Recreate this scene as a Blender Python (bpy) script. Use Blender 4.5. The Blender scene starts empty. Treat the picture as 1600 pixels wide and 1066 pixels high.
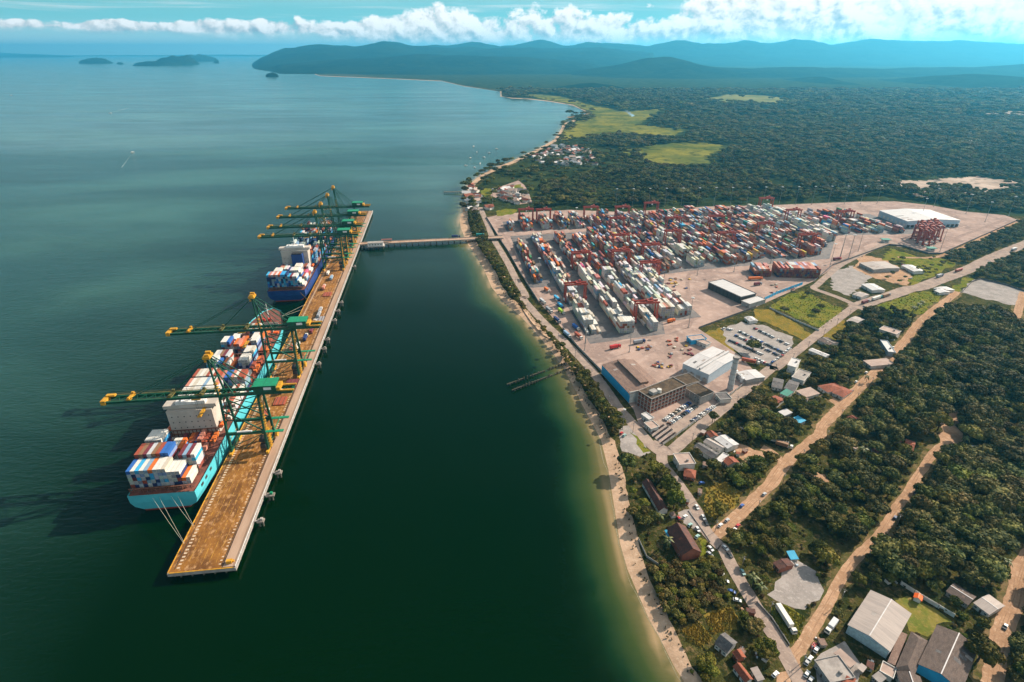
import bpy, bmesh, math, random
import numpy as np
from mathutils import Vector, Matrix
from mathutils.geometry import tessellate_polygon, delaunay_2d_cdt
random.seed(7); RNG = np.random.default_rng(7)
C = bpy.context.scene.collection
SC = bpy.context.scene
# ------------------------------------------------------------------ camera, sky, sun, exposure
F = 887.0; CAM_H = 260.0; TH = math.atan(453 / F); CT = math.cos(TH); ST = math.sin(TH)
cam = bpy.data.cameras.new('camera'); camo = bpy.data.objects.new('camera', cam); C.objects.link(camo)
camo.location = (0, 0, CAM_H); camo.rotation_euler = (math.pi / 2 - TH, 0, 0)
cam.sensor_width = 36; cam.lens = 36 * F / 1600; cam.clip_start = 1; cam.clip_end = 200000
SC.camera = camo
SUN_AZ = math.radians(58); SUN_EL = math.radians(31)       # azimuth clockwise from +Y
EXPOSURE = 0.8; SKY_STRENGTH = 0.05; SUN_STRENGTH = 5.0
HAZE = 5.0e-5; HAZE_COL = (0.11, 0.62, 0.97); HAZE_G = 0.45; SKYG = 0.58
sun = bpy.data.lights.new('sun', 'SUN'); sun.energy = SUN_STRENGTH; sun.angle = math.radians(0.53); sun.color = (1.0, 0.87, 0.72)
suno = bpy.data.objects.new('sun', sun); C.objects.link(suno); suno.location = (0, 0, 3000)
sd = Vector((math.sin(SUN_AZ) * math.cos(SUN_EL), math.cos(SUN_AZ) * math.cos(SUN_EL), math.sin(SUN_EL)))
suno.rotation_euler = sd.to_track_quat('Z', 'Y').to_euler()
SC.view_settings.view_transform = 'Standard'; SC.view_settings.look = 'None'
SC.view_settings.exposure = EXPOSURE; SC.view_settings.gamma = 1; SC.view_settings.use_curve_mapping = False
SC.render.engine = 'CYCLES'
cy = SC.cycles
cy.use_denoising = True; cy.max_bounces = 5; cy.diffuse_bounces = 2; cy.glossy_bounces = 2; cy.transmission_bounces = 1
cy.volume_bounces = 1; cy.transparent_max_bounces = 4; cy.use_adaptive_sampling = True; cy.adaptive_threshold = 0.015
cy.caustics_reflective = False; cy.caustics_refractive = False; cy.sample_clamp_indirect = 4

class NT:
    """small helper to write node trees as expressions"""
    def __init__(s, tree): s.t = tree
    def n(s, typ, **kw):
        nd = s.t.nodes.new(typ)
        for k, v in kw.items(): setattr(nd, k, v)
        return nd
    def lk(s, a, b): s.t.links.new(a, b)
    def put(s, sock, v):
        if v is None: return
        if isinstance(v, (int, float, tuple)): sock.default_value = v
        else: s.lk(v, sock)
    def m(s, op, a, b=None, c=None, clamp=False):
        nd = s.n('ShaderNodeMath', operation=op, use_clamp=clamp)
        for i, v in enumerate((a, b, c)): s.put(nd.inputs[i], v)
        return nd.outputs[0]
    def mix(s, f, a, b, blend='MIX'):
        nd = s.n('ShaderNodeMix', data_type='RGBA', blend_type=blend)
        s.put(nd.inputs[0], f); s.put(nd.inputs[6], rgba(a)); s.put(nd.inputs[7], rgba(b))
        return nd.outputs[2]
    def noise(s, vec, scale, detail=4, rough=0.55, dist=0, dims='3D'):
        nd = s.n('ShaderNodeTexNoise', noise_dimensions=dims); s.put(nd.inputs['Vector'], vec)
        nd.inputs['Scale'].default_value = scale; nd.inputs['Detail'].default_value = detail
        nd.inputs['Roughness'].default_value = rough; nd.inputs['Distortion'].default_value = dist
        return nd.outputs[0]
    def ramp(s, f, stops, interp='LINEAR'):
        nd = s.n('ShaderNodeValToRGB'); s.put(nd.inputs[0], f); cr = nd.color_ramp; cr.interpolation = interp
        while len(cr.elements) < len(stops): cr.elements.new(0.5)
        for e, (p, c) in zip(cr.elements, stops):
            e.position = p; e.color = rgba(c) if isinstance(c, tuple) else (c, c, c, 1)
        return nd.outputs[0]
    def sm(s, x, lo, hi):
        nd = s.n('ShaderNodeMapRange', interpolation_type='SMOOTHSTEP'); s.put(nd.inputs[0], x)
        nd.inputs[1].default_value = lo; nd.inputs[2].default_value = hi
        return nd.outputs[0]
    def xyz(s, x, y, z):
        nd = s.n('ShaderNodeCombineXYZ')
        for i, v in enumerate((x, y, z)): s.put(nd.inputs[i], v)
        return nd.outputs[0]
def rgba(c): return (c[0], c[1], c[2], 1.0) if isinstance(c, tuple) and len(c) == 3 else c

world = bpy.data.worlds.new('World'); SC.world = world; world.use_nodes = True
w = NT(world.node_tree); world.node_tree.nodes.clear()
sky = w.n('ShaderNodeTexSky', sky_type='NISHITA'); sky.sun_disc = False; sky.sun_elevation = SUN_EL; sky.sun_rotation = SUN_AZ
sky.altitude = 260; sky.air_density = 1.2; sky.dust_density = 0.6; sky.ozone_density = 2.5
gen = w.n('ShaderNodeTexCoord').outputs['Generated']
sep = w.n('ShaderNodeSeparateXYZ'); w.lk(gen, sep.inputs[0])
az = w.m('ARCTAN2', sep.outputs[0], sep.outputs[1]); el = sep.outputs[2]
azn = w.m('ADD', w.m('MULTIPLY', az, 1 / 1.6), 0.5)          # 0..1 over +-0.8 rad round the view
def curve(vals): return w.ramp(azn, [(p, v) for p, v in vals], 'EASE')
azp = lambda px: (math.atan((px - 800) / 996) / 1.6) + 0.5
elp = lambda y: (83 - y) / 1000.0
S10 = 10.0
cc = w.m('MULTIPLY', curve([(0.0, elp(53) * S10), (azp(200), elp(56) * S10), (azp(480), elp(57) * S10), (azp(760), elp(63) * S10), (azp(1010), elp(62) * S10), (azp(1150), elp(52) * S10), (azp(1290), elp(62) * S10), (azp(1560), elp(62) * S10), (1.0, elp(60) * S10)]), 1 / S10)
hh = w.m('MULTIPLY', curve([(0.0, 0.07), (azp(250), 0.08), (azp(430), 0.16), (azp(700), 0.33), (azp(950), 0.40), (azp(1060), 0.50), (azp(1130), 0.80), (azp(1240), 0.70), (azp(1340), 0.44), (1.0, 0.36)]), 1 / S10)
hh = w.m('MULTIPLY', hh, w.m('MULTIPLY_ADD', w.noise(w.xyz(az, 0.7, 0.0), 7.0, 3, 0.6), 2.2, -0.1))
rel = w.m('DIVIDE', w.m('SUBTRACT', el, cc), hh)
val = w.m('SUBTRACT', 1.0, w.m('MULTIPLY', rel, rel))
val = w.m('MAXIMUM', val, -2.5)
cv = w.xyz(az, w.m('MULTIPLY', el, 1.25), 0.0)
n1 = w.m('ADD', w.m('MULTIPLY', w.noise(cv, 11, 4, 0.55, 0.2), 0.62), w.m('MULTIPLY', w.noise(cv, 40, 7, 0.62, 0.2), 0.38))
cvs = w.xyz(w.m('ADD', az, 0.006), w.m('ADD', w.m('MULTIPLY', el, 1.25), 0.008), 0.0)
n2 = w.m('ADD', w.m('MULTIPLY', w.noise(cvs, 11, 4, 0.55, 0.2), 0.62), w.m('MULTIPLY', w.noise(cvs, 40, 7, 0.62, 0.2), 0.38))
dx_ = w.m('ADD', w.m('MULTIPLY', val, 0.36), w.m('MULTIPLY', w.m('SUBTRACT', n1, 0.5), 2.6))
below = w.sm(rel, 0.15, -0.9)
dens = w.m('DIVIDE', w.m('SUBTRACT', dx_, 0.04), w.m('MULTIPLY_ADD', below, 1.0, 0.15), clamp=True)
lit = w.m('ADD', w.m('MULTIPLY', w.m('SUBTRACT', n1, n2), 6.5), w.m('MULTIPLY_ADD', rel, 0.36, 0.66), clamp=True)
cloudcol = w.ramp(lit, [(q_, tuple(v_ * SKYG for v_ in c_)) for q_, c_ in [(0.0, (0.40, 0.50, 0.57)), (0.35, (0.62, 0.68, 0.72)), (0.65, (0.95, 0.93, 0.92)), (1.0, (1.25, 1.22, 1.20))]])
# high thin streaks
cir = w.noise(w.xyz(w.m('MULTIPLY', az, 2.2), w.m('MULTIPLY', el, 46), 1.7), 1.6, 5, 0.6, 0.4)
cirm = w.m('MULTIPLY', w.sm(cir, 0.5, 0.75), w.sm(el, 0.02, 0.055))
veil = w.m('MULTIPLY', w.sm(azn, azp(1000), azp(1360)), w.m('MULTIPLY', w.sm(el, -0.012, 0.034), 0.97))
skyc = w.mix(1.0, sky.outputs[0], (0.32, 0.62, 0.76), 'MULTIPLY')
skyb = w.n('ShaderNodeVectorMath', operation='SCALE'); w.lk(skyc, skyb.inputs[0]); skyb.inputs['Scale'].default_value = SKY_STRENGTH
c0 = w.mix(w.m('MULTIPLY', w.sm(el, 0.20, 0.02), 0.9), skyb.outputs[0], (0.26 * SKYG, 0.72 * SKYG, 0.78 * SKYG))
c0 = w.mix(w.m('MULTIPLY', w.sm(el, 0.045, 0.0), 0.85), c0, (0.78 * SKYG, 0.94 * SKYG, 0.95 * SKYG))
c1 = w.mix(w.m('MULTIPLY', cirm, 0.7), c0, (0.95 * SKYG, 0.97 * SKYG, 0.97 * SKYG))
c1 = w.mix(veil, c1, (1.05 * SKYG, 1.05 * SKYG, 1.03 * SKYG))
# the broken veil that goes on overhead and all round
vn = w.noise(w.xyz(w.m('MULTIPLY', sep.outputs[0], 1.0), w.m('MULTIPLY', sep.outputs[1], 1.0), w.m('MULTIPLY', el, 2.0)), 3.2, 5, 0.6, 0.5)
c1 = w.mix(w.m('MULTIPLY', w.sm(vn, 0.22, 0.62), w.m('MULTIPLY', w.sm(el, 0.05, 0.10), w.m('SUBTRACT', 0.9, w.m('MULTIPLY', w.sm(el, 0.2, 0.5), 0.86)))), c1, (0.68 * SKYG, 0.91 * SKYG, 0.95 * SKYG))
c2 = w.mix(dens, c1, cloudcol)
bg = w.n('ShaderNodeBackground'); w.lk(c2, bg.inputs[0]); bg.inputs[1].default_value = 1.0
wo = w.n('ShaderNodeOutputWorld'); w.lk(bg.outputs[0], wo.inputs[0])

# ------------------------------------------------------------------ plan of the place (image pixel coordinates -> ground points)
RG = dict(a=(140,440,3.807), b=(180,640,3.807), c=(390,290,5.6125), d=(680,270,5), e=(780,300,4.44), f=(1050,280,5.33), g=(1300,260,5.077),
          h=(900,480,4.441), i=(1180,440,3.807), j=(940,680,4.706), k=(960,840,4.718), l=(1260,840,4.706), m=(1240,640,4.442), n=(0,0,2), o=(800,0,2), p=(0,0,1))
LZ = 1.5                                                     # level of the land above the sea
def px(r, x, y):
    a, b, s = RG[r]; return a + x / s, b + y / s
def Gp(x, y, z=LZ):
    u = x - 800; v = y - 533; t = (CAM_H - z) / (v * CT + F * ST)
    return Vector((u * t, (F * CT - v * ST) * t, z))
def G(r, x, y, z=LZ): return Gp(*px(r, x, y), z)
def proj(X, Y, Z):
    dz = Z - CAM_H; dep = Y * CT - dz * ST; up = Y * ST + dz * CT
    return 800 + F * X / dep, 533 - F * up / dep
def inpoly(x, y, poly):
    """vectorised even-odd test"""
    x = np.asarray(x, float); y = np.asarray(y, float); r = np.zeros(x.shape, bool)
    n = len(poly)
    for q in range(n):
        x1, y1 = poly[q]; x2, y2 = poly[(q + 1) % n]
        if y1 == y2: continue
        c = ((y1 > y) != (y2 > y)) & (x < (x2 - x1) * (y - y1) / (y2 - y1) + x1)
        r ^= c
    return r
def segdist(X, Y, pts):
    X = np.asarray(X, float); Y = np.asarray(Y, float); best = np.full(X.shape, 1e9)
    for a, b in zip(pts[:-1], pts[1:]):
        dx, dy = b[0] - a[0], b[1] - a[1]; l2 = dx * dx + dy * dy + 1e-9
        t = np.clip(((X - a[0]) * dx + (Y - a[1]) * dy) / l2, 0, 1)
        best = np.minimum(best, np.hypot(X - a[0] - t * dx, Y - a[1] - t * dy))
    return best

# ------------------------------------------------------------------ mesh helpers
class MB:
    def __init__(s): s.v = []; s.f = []; s.m = []
    def add(s, vs, fs, mi=0):
        o = len(s.v); s.v += [tuple(q) for q in vs]; s.f += [tuple(o + k for k in f) for f in fs]; s.m += [mi] * len(fs)
        return s
    def box(s, c, size, rz=0, mi=0):
        hx, hy, hz = (q / 2 for q in size); ca, sa = math.cos(rz), math.sin(rz)
        vs = []
        for z in (-hz, hz):
            for x, y in ((-hx, -hy), (hx, -hy), (hx, hy), (-hx, hy)):
                vs.append((c[0] + x * ca - y * sa, c[1] + x * sa + y * ca, c[2] + z))
        return s.add(vs, [(3, 2, 1, 0), (4, 5, 6, 7), (0, 1, 5, 4), (1, 2, 6, 5), (2, 3, 7, 6), (3, 0, 4, 7)], mi)
    def bar(s, p, q, wd, ht=None, mi=0):
        p = Vector(p); q = Vector(q); d = q - p; ht = ht or wd
        if d.length < 1e-6: return s
        d.normalize(); up = Vector((0, 0, 1)) if abs(d.z) < 0.95 else Vector((0, 1, 0))
        x = d.cross(up).normalized() * wd / 2; y = x.normalized().cross(d) * ht / 2
        vs = [p - x - y, p + x - y, p + x + y, p - x + y, q - x - y, q + x - y, q + x + y, q - x + y]
        return s.add(vs, [(0, 3, 2, 1)[::-1], (4, 5, 6, 7)[::-1], (0, 1, 5, 4)[::-1], (1, 2, 6, 5)[::-1], (2, 3, 7, 6)[::-1], (3, 0, 4, 7)[::-1]], mi)
    def tube(s, p, q, r, r2=None, n=8, mi=0):
        p = Vector(p); q = Vector(q); d = (q - p).normalized(); r2 = r if r2 is None else r2
        up = Vector((0, 0, 1)) if abs(d.z) < 0.95 else Vector((0, 1, 0))
        x = d.cross(up).normalized(); y = x.cross(d)
        vs = [p + (x * math.cos(6.2832 * k / n) + y * math.sin(6.2832 * k / n)) * r for k in range(n)]
        vs += [q + (x * math.cos(6.2832 * k / n) + y * math.sin(6.2832 * k / n)) * r2 for k in range(n)]
        fs = [(k, n + k, n + (k + 1) % n, (k + 1) % n) for k in range(n)] + [tuple(range(n)), tuple(range(2 * n - 1, n - 1, -1))]
        return s.add(vs, fs, mi)
    def poly(s, pts, mi=0): return s.add(pts, [tuple(range(len(pts)))], mi)
    def prism(s, pts, z0, z1, mi=0):
        n = len(pts)
        if sum(pts[k][0] * pts[(k + 1) % n][1] - pts[(k + 1) % n][0] * pts[k][1] for k in range(n)) < 0: pts = pts[::-1]
        vs = [(q[0], q[1], z0) for q in pts] + [(q[0], q[1], z1) for q in pts]
        return s.add(vs, [(k, (k + 1) % n, n + (k + 1) % n, n + k) for k in range(n)] + [tuple(range(n - 1, -1, -1)), tuple(range(n, 2 * n))], mi)
    def mesh(s, name, mats):
        me = bpy.data.meshes.new(name); me.from_pydata(s.v, [], s.f)
        for q in (mats if isinstance(mats, (list, tuple)) else [mats]): me.materials.append(q)
        if any(s.m): me.polygons.foreach_set('material_index', s.m)
        me.update(); return me
    def obj(s, name, mats, parent=None, loc=None):
        return link(name, s.mesh(name, mats), parent, loc)
def link(name, data, parent=None, loc=None, rz=0):
    o = bpy.data.objects.new(name, data); C.objects.link(o)
    if parent is not None: o.parent = parent
    if loc is not None: o.location = loc
    if rz: o.rotation_euler = (0, 0, rz)
    return o
def tag(o, label=None, cat=None, group=None, kind=None):
    if label: o['label'] = label
    if cat: o['category'] = cat
    if group: o['group'] = group
    if kind: o['kind'] = kind
    return o
def thing(name, label, cat, loc=(0, 0, 0), rz=0, group=None):
    o = bpy.data.objects.new(name, None); C.objects.link(o); o.location = loc; o.rotation_euler = (0, 0, rz); o.empty_display_size = 1
    return tag(o, label, cat, group)
def copy_tree(o, loc=None, rz=None, label=None, group=None, parent=None):
    c = o.copy(); C.objects.link(c)
    if parent is not None: c.parent = parent
    if loc is not None: c.location = loc
    if rz is not None: c.rotation_euler = (0, 0, rz)
    if label: c['label'] = label
    if group: c['group'] = group
    for ch in KIDS.get(o.name, []): copy_tree(ch, parent=c)
    return c
KIDS = {}
def freeze(o):
    """remember the children of a prototype so that copies need no scan of the scene"""
    KIDS[o.name] = [q for q in C.objects if q.parent == o]
    for q in KIDS[o.name]: KIDS[q.name] = [r for r in C.objects if r.parent == q]
    return o
ORD = ['zeroth', 'first', 'second', 'third', 'fourth', 'fifth', 'sixth', 'seventh', 'eighth', 'ninth', 'tenth', 'eleventh', 'twelfth', 'thirteenth', 'fourteenth', 'fifteenth', 'sixteenth', 'seventeenth', 'eighteenth', 'nineteenth', 'twentieth']
def od(n):
    if n <= 20: return ORD[n]
    t = {2: 'twenty', 3: 'thirty', 4: 'forty', 5: 'fifty', 6: 'sixty', 7: 'seventy', 8: 'eighty', 9: 'ninety'}[n // 10]
    return t + '-' + ORD[n % 10] if n % 10 else t[:-1] + 'ieth'

# ------------------------------------------------------------------ materials
MATS = {}
def mat(name, c1, c2=None, scale=0.3, rough=0.8, bump=0.0, detail=5, c3=None, metal=0.0, rnd=0.0, streak=None, attr=None, spec=0.3, bscale=None, lo=0.35, hi=0.65, fine=None):
    if name in MATS: return MATS[name]
    m = bpy.data.materials.new(name); m.use_nodes = True; t = NT(m.node_tree)
    b = m.node_tree.nodes['Principled BSDF']
    pos = t.n('ShaderNodeNewGeometry').outputs['Position'] if streak is None else t.n('ShaderNodeTexCoord').outputs['Object']
    if streak is not None:
        mp = t.n('ShaderNodeMapping'); t.lk(pos, mp.inputs[0]); mp.inputs['Scale'].default_value = streak; pos = mp.outputs[0]
    col = rgba(c1)
    if c2 is not None:
        f = t.sm(t.noise(pos, scale, detail, 0.6), lo, hi)
        col = t.mix(f, c1, c2)
        if c3 is not None: col = t.mix(t.sm(t.noise(pos, scale * 4.3, 3, 0.6), 0.5, 0.72), col, c3)
    if fine is not None:                                      # fine grain multiplies the colour
        g = t.noise(pos, fine[0], 3, 0.7)
        sc = t.n('ShaderNodeVectorMath', operation='SCALE'); t.put(sc.inputs[0], col if not isinstance(col, tuple) else tuple(col[:3]))
        t.lk(t.m('MULTIPLY_ADD', g, fine[1] * 2, 1 - fine[1]), sc.inputs['Scale']); col = sc.outputs[0]
    if attr:
        at = t.n('ShaderNodeAttribute', attribute_name=attr)
        col = t.mix(1.0, at.outputs['Color'], col, 'MULTIPLY')
    if rnd:
        oi = t.n('ShaderNodeObjectInfo').outputs['Random']
        hs = t.n('ShaderNodeHueSaturation'); t.put(hs.inputs['Color'], col)
        t.lk(t.m('MULTIPLY_ADD', oi, 0.07, 0.465), hs.inputs['Hue'])
        t.lk(t.m('MULTIPLY_ADD', t.m('FRACT', t.m('MULTIPLY', oi, 7.31)), 2 * rnd, 1 - rnd), hs.inputs['Value']); col = hs.outputs[0]
    if rough >= .93: spec = 0.0
    t.put(b.inputs['Base Color'], col); b.inputs['Roughness'].default_value = rough; b.inputs['Metallic'].default_value = metal
    b.inputs['Specular IOR Level'].default_value = spec
    if bump:
        bp = t.n('ShaderNodeBump'); bp.inputs['Strength'].default_value = 1.0; bp.inputs['Distance'].default_value = bump
        t.lk(t.noise(pos, bscale or scale * 3, 4, 0.6), bp.inputs['Height']); t.lk(bp.outputs[0], b.inputs['Normal'])
    MATS[name] = m
    return m
# ------------------------------------------------------------------ setting: sea, land, roads, lots
def vnoise(x, y, seed):
    xi = np.floor(x).astype(np.int64); yi = np.floor(y).astype(np.int64); fx = x - xi; fy = y - yi
    fx = fx * fx * (3 - 2 * fx); fy = fy * fy * (3 - 2 * fy)
    def hsh(a, b):
        k = (a * 374761393 + b * 668265263 + seed * 974711) & 0xffffffff
        k = ((k ^ (k >> 13)) * 1274126177) & 0xffffffff
        return ((k ^ (k >> 16)) & 0xffff) / 65535.0
    return (hsh(xi, yi) * (1 - fx) + hsh(xi + 1, yi) * fx) * (1 - fy) + (hsh(xi, yi + 1) * (1 - fx) + hsh(xi + 1, yi + 1) * fx) * fy
def fbm(x, y, seed=1, octv=5):
    r = 0; a = 0.5; k = 1.0
    for o in range(octv): r = r + a * vnoise(x * k, y * k, seed + o); a *= 0.5; k *= 2.03
    return r
SHORE = [(1110,1130),(1051,1039),(1038,1013),(1013,967),(996,929),(979,889),(968,850),(960,799),(949.5,733),(938,687),(922.5,658),(909,633),(900,613),(880,574),(860,548),(840,524),(814,495),(789,474),(768,450),(756,422),(746,402),(732,384),(724,368),(719,354),(718,344),(722,332),(726,316),(725,302),(728,292),(738,284),(752,272),(775,261),(800,252),(845,230),(865,219),(875,205),(880,193),(902,187),(884,183),(905,180),(920,177),(895,165),(860,159),(825,155),(800,154),(782,151),(781,143),(725,135),(690,127),(600,123),(500,119),(482,113),(450,105),(425,102),(398,97)]
INNER = [(1150,1130),(1096,1060),(1072,1022),(1060,997),(1045,967),(1032,940),(1021,918),(1010,891),(997,841),(984,799),(981,771),(972,722),(962,696),(948,670),(932,640),(914,613),(904,596),(886,562),(868,540),(848,514),(822,484),(800,468),(786,450),(769,414),(750,388),(739,368),(732,350),(731,336),(731,318),(732,304),(736,294),(745,286),(760,274),(782,263),(806,254),(849,232),(869,221),(879,206),(884,195),(903,189),(887,184.5),(908,181),(923,177),(896,164),(860,158),(825,154),(800,153),(784,150.5),(784,143),(725,134.5),(690,126.5),(600,122.5),(500,118.5),(483,112.5),(451,104.7),(426,101.7),(399,96.8)]
shoreW = [tuple(Gp(x, y, 0)[:2]) for x, y in SHORE]
innerW = [tuple(Gp(x, y, LZ)[:2]) for x, y in INNER]
WM = bpy.data.materials.new('sea_water'); WM.use_nodes = True; t = NT(WM.node_tree); b = WM.node_tree.nodes['Principled BSDF']
pos = t.n('ShaderNodeNewGeometry').outputs['Position']
sh = t.n('ShaderNodeAttribute', attribute_name='shallow').outputs['Fac']
bay = t.n('ShaderNodeAttribute', attribute_name='bay').outputs['Fac']
mp = t.n('ShaderNodeMapping'); t.lk(pos, mp.inputs[0]); mp.inputs['Scale'].default_value = (0.0011, 0.0030, 1)
big = t.noise(mp.outputs[0], 1.0, 4, 0.55, 0.6)
deep = t.mix(bay, (0.011, 0.046, 0.036), (0.0003, 0.0088, 0.0006))
deep = t.mix(t.m('MULTIPLY', t.sm(big, 0.42, 0.68), t.m('SUBTRACT', 1.0, bay)), deep, (0.036, 0.100, 0.076))
shn = t.m('ADD', sh, t.m('MULTIPLY', t.m('SUBTRACT', t.noise(pos, 0.03, 4), 0.5), 0.16), clamp=True)
col = t.ramp(shn, [(0.0, (0, 0, 0)), (0.08, (0.0, 0.0, 0.0)), (0.3, (0.006, 0.030, 0.010)), (0.58, (0.036, 0.058, 0.016)), (0.82, (0.10, 0.095, 0.035)), (1.0, (0.30, 0.21, 0.11))])
t.lk(t.mix(t.sm(shn, 0.05, 0.45), deep, col), b.inputs['Base Color'])
mp2 = t.n('ShaderNodeMapping'); t.lk(pos, mp2.inputs[0]); mp2.inputs['Scale'].default_value = (0.6, 1.5, 1); mp2.inputs['Rotation'].default_value = (0, 0, 0.25)
wv = t.m('ADD', t.noise(mp2.outputs[0], 0.22, 5, 0.62, 0.3), t.m('MULTIPLY', t.noise(mp2.outputs[0], 0.045, 3, 0.5), 0.8))
calm = t.n('ShaderNodeAttribute', attribute_name='calm').outputs['Fac']
bp = t.n('ShaderNodeBump'); t.lk(t.m('MULTIPLY', t.m('SUBTRACT', 1.0, t.m('MULTIPLY', calm, 0.8)), 0.75), bp.inputs['Strength']); bp.inputs['Distance'].default_value = 1.3; t.lk(wv, bp.inputs['Height']); t.lk(bp.outputs[0], b.inputs['Normal'])
mp3 = t.n('ShaderNodeMapping'); t.lk(pos, mp3.inputs[0]); mp3.inputs['Scale'].default_value = (0.0022, 0.011, 1); mp3.inputs['Rotation'].default_value = (0, 0, -0.35)
t.lk(t.m('MULTIPLY_ADD', t.noise(mp3.outputs[0], 1.0, 5, 0.6, 0.8), 0.30, 0.02), b.inputs['Roughness']); b.inputs['IOR'].default_value = 1.33; b.inputs['Specular IOR Level'].default_value = 0.2
def sea():
    xs = np.concatenate([-np.geomspace(40000, 1100, 26), np.arange(-1000, 320, 9.0), np.geomspace(400, 40000, 26)])
    ys = np.concatenate([[-1200, -400, 0], np.arange(120, 1000, 8.0), np.arange(1000, 3200, 22.0), np.geomspace(3300, 40000, 40)])
    X, Y = np.meshgrid(xs, ys); nx, ny = len(xs), len(ys)
    d = segdist(X, Y, shoreW); shal = np.exp(-d / (14 + 13 * fbm(X / 60, Y / 60, 5))) * 1.1
    cx = np.clip(1 - np.abs(X + 90 + 0.122 * (Y - 300)) / 260, 0, 1)
    bayv = np.clip((X + 480 + 0.2 * (Y - 200)) / 270, 0, 1) * np.clip((1500 - Y) / 900, 0, 1)
    v = np.stack([X, Y, np.zeros_like(X)], -1).reshape(-1, 3)
    i = (np.arange(ny - 1)[:, None] * nx + np.arange(nx - 1)[None, :]).reshape(-1)
    me = bpy.data.meshes.new('sea'); me.from_pydata(v.tolist(), [], np.stack([i, i + 1, i + nx + 1, i + nx], 1).tolist())
    for nm, a in (('shallow', np.clip(shal, 0, 1)), ('bay', bayv), ('calm', np.clip(np.maximum(np.clip((X + 330 + .1 * Y) / 160, 0, 1) * (Y < 1500), np.clip((Y + 500 * fbm(X / 900, Y / 900, 61, 4) - 1850) / 260, 0, 1)), 0, 1))):
        at = me.attributes.new(nm, 'FLOAT', 'POINT'); at.data.foreach_set('value', a.reshape(-1).astype(np.float32))
    me.materials.append(WM); tag(link('sea', me), kind='structure')
sea()
def tess(name, pts3, m, kind='structure'):
    tris = tessellate_polygon([[Vector((q[0], q[1], 0)) for q in pts3]])
    fs = []
    for a, b_, c in tris:
        A, B_, C_ = pts3[a], pts3[b_], pts3[c]
        cr = (B_[0] - A[0]) * (C_[1] - A[1]) - (C_[0] - A[0]) * (B_[1] - A[1])
        fs.append((a, b_, c) if cr > 0 else (a, c, b_))
    me = bpy.data.meshes.new(name); me.from_pydata([tuple(q) for q in pts3], [], fs); me.materials.append(m); me.update()
    return tag(link(name, me), kind=kind)
m_land = mat('land_soil', (0.024, 0.032, 0.010), (0.070, 0.066, 0.020), 0.07, 0.95, 0.8, c3=(0.15, 0.105, 0.05), bscale=0.8, fine=(0.9, 0.5))
m_wood = mat('woodland_floor', (0.016, 0.026, 0.010), (0.040, 0.052, 0.018), 0.012, 1.0, 3.0, bscale=0.09, fine=(0.07, 0.6))
m_sand = mat('beach_sand', (0.54, 0.365, 0.245), (0.40, 0.265, 0.17), 0.10, 0.95, 0.15, c3=(0.56, 0.40, 0.28), bscale=1.2, fine=(0.6, 0.2))
m_asph = mat('worn_asphalt', (0.36, 0.275, 0.225), (0.26, 0.20, 0.17), 0.12, 0.94, 0.05, c3=(0.40, 0.31, 0.25), fine=(0.8, 0.15))
m_dirt = mat('dirt_road_earth', (0.43, 0.265, 0.165), (0.33, 0.20, 0.12), 0.10, 0.98, 0.25, c3=(0.49, 0.33, 0.22), bscale=0.9, fine=(0.5, 0.2))
m_yard = mat('yard_concrete', (0.40, 0.285, 0.235), (0.27, 0.195, 0.165), 0.03, 0.94, 0.04, c3=(0.43, 0.32, 0.27), fine=(0.35, 0.25), detail=9)
m_lane = mat('yard_lane_asphalt', (0.11, 0.10, 0.10), (0.165, 0.145, 0.135), 0.04, 0.85, 0.04, c3=(0.06, 0.06, 0.07), fine=(0.4, 0.2))
m_grass = mat('bright_grass', (0.115, 0.135, 0.016), (0.19, 0.165, 0.032), 0.06, 1.0, 0.6, c3=(0.05, 0.085, 0.014), bscale=0.9, fine=(0.6, 0.35))
m_gold = mat('dry_golden_grass', (0.23, 0.155, 0.03), (0.14, 0.125, 0.028), 0.12, 1.0, 0.6, c3=(0.26, 0.17, 0.04), bscale=0.9, fine=(0.8, 0.4))
m_lawn = mat('lawn', (0.20, 0.165, 0.04), (0.12, 0.14, 0.028), 0.10, 1.0, 0.2, c3=(0.24, 0.18, 0.06), fine=(0.7, 0.35))
m_gravel = mat('grey_gravel', (0.34, 0.30, 0.275), (0.26, 0.23, 0.21), 0.10, 0.95, 0.15, c3=(0.38, 0.34, 0.31), bscale=1.5, fine=(1.1, 0.18))
m_marsh = mat('marsh_grass', (0.20, 0.18, 0.03), (0.075, 0.095, 0.022), 0.007, 1.0, 0.8, c3=(0.035, 0.05, 0.015), bscale=0.05, fine=(0.04, 0.5), detail=8)
m_quarry = mat('quarry_sand', (0.50, 0.385, 0.31), (0.34, 0.255, 0.20), 0.012, 0.95, 0.6, c3=(0.16, 0.14, 0.11), bscale=0.08, fine=(0.08, 0.25))
def wob(line, amp, seed):
    out = []
    for k, (a, b_) in enumerate(zip(line[:-1], line[1:])):
        ln = math.hypot(b_[0] - a[0], b_[1] - a[1]); n = max(1, min(14, int(ln / 5))); dx, dy = (b_[0] - a[0]) / ln, (b_[1] - a[1]) / ln
        for q in range(n):
            t_ = q / n; o_ = (vnoise(np.array([(k + t_) * 2.3 + seed]), np.array([0.5]), seed)[0] - .5) * 2 * min(amp, ln * .12) if q else 0
            out.append((a[0] + (b_[0] - a[0]) * t_ - dy * o_, a[1] + (b_[1] - a[1]) * t_ + dx * o_))
    return out + [line[-1]]
innerW = wob(innerW, 1.8, 3)
beach = [(x, y, -0.06) for x, y in shoreW] + [(x, y, LZ) for x, y in innerW[::-1]]
tess('beach', beach, m_sand)
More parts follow.
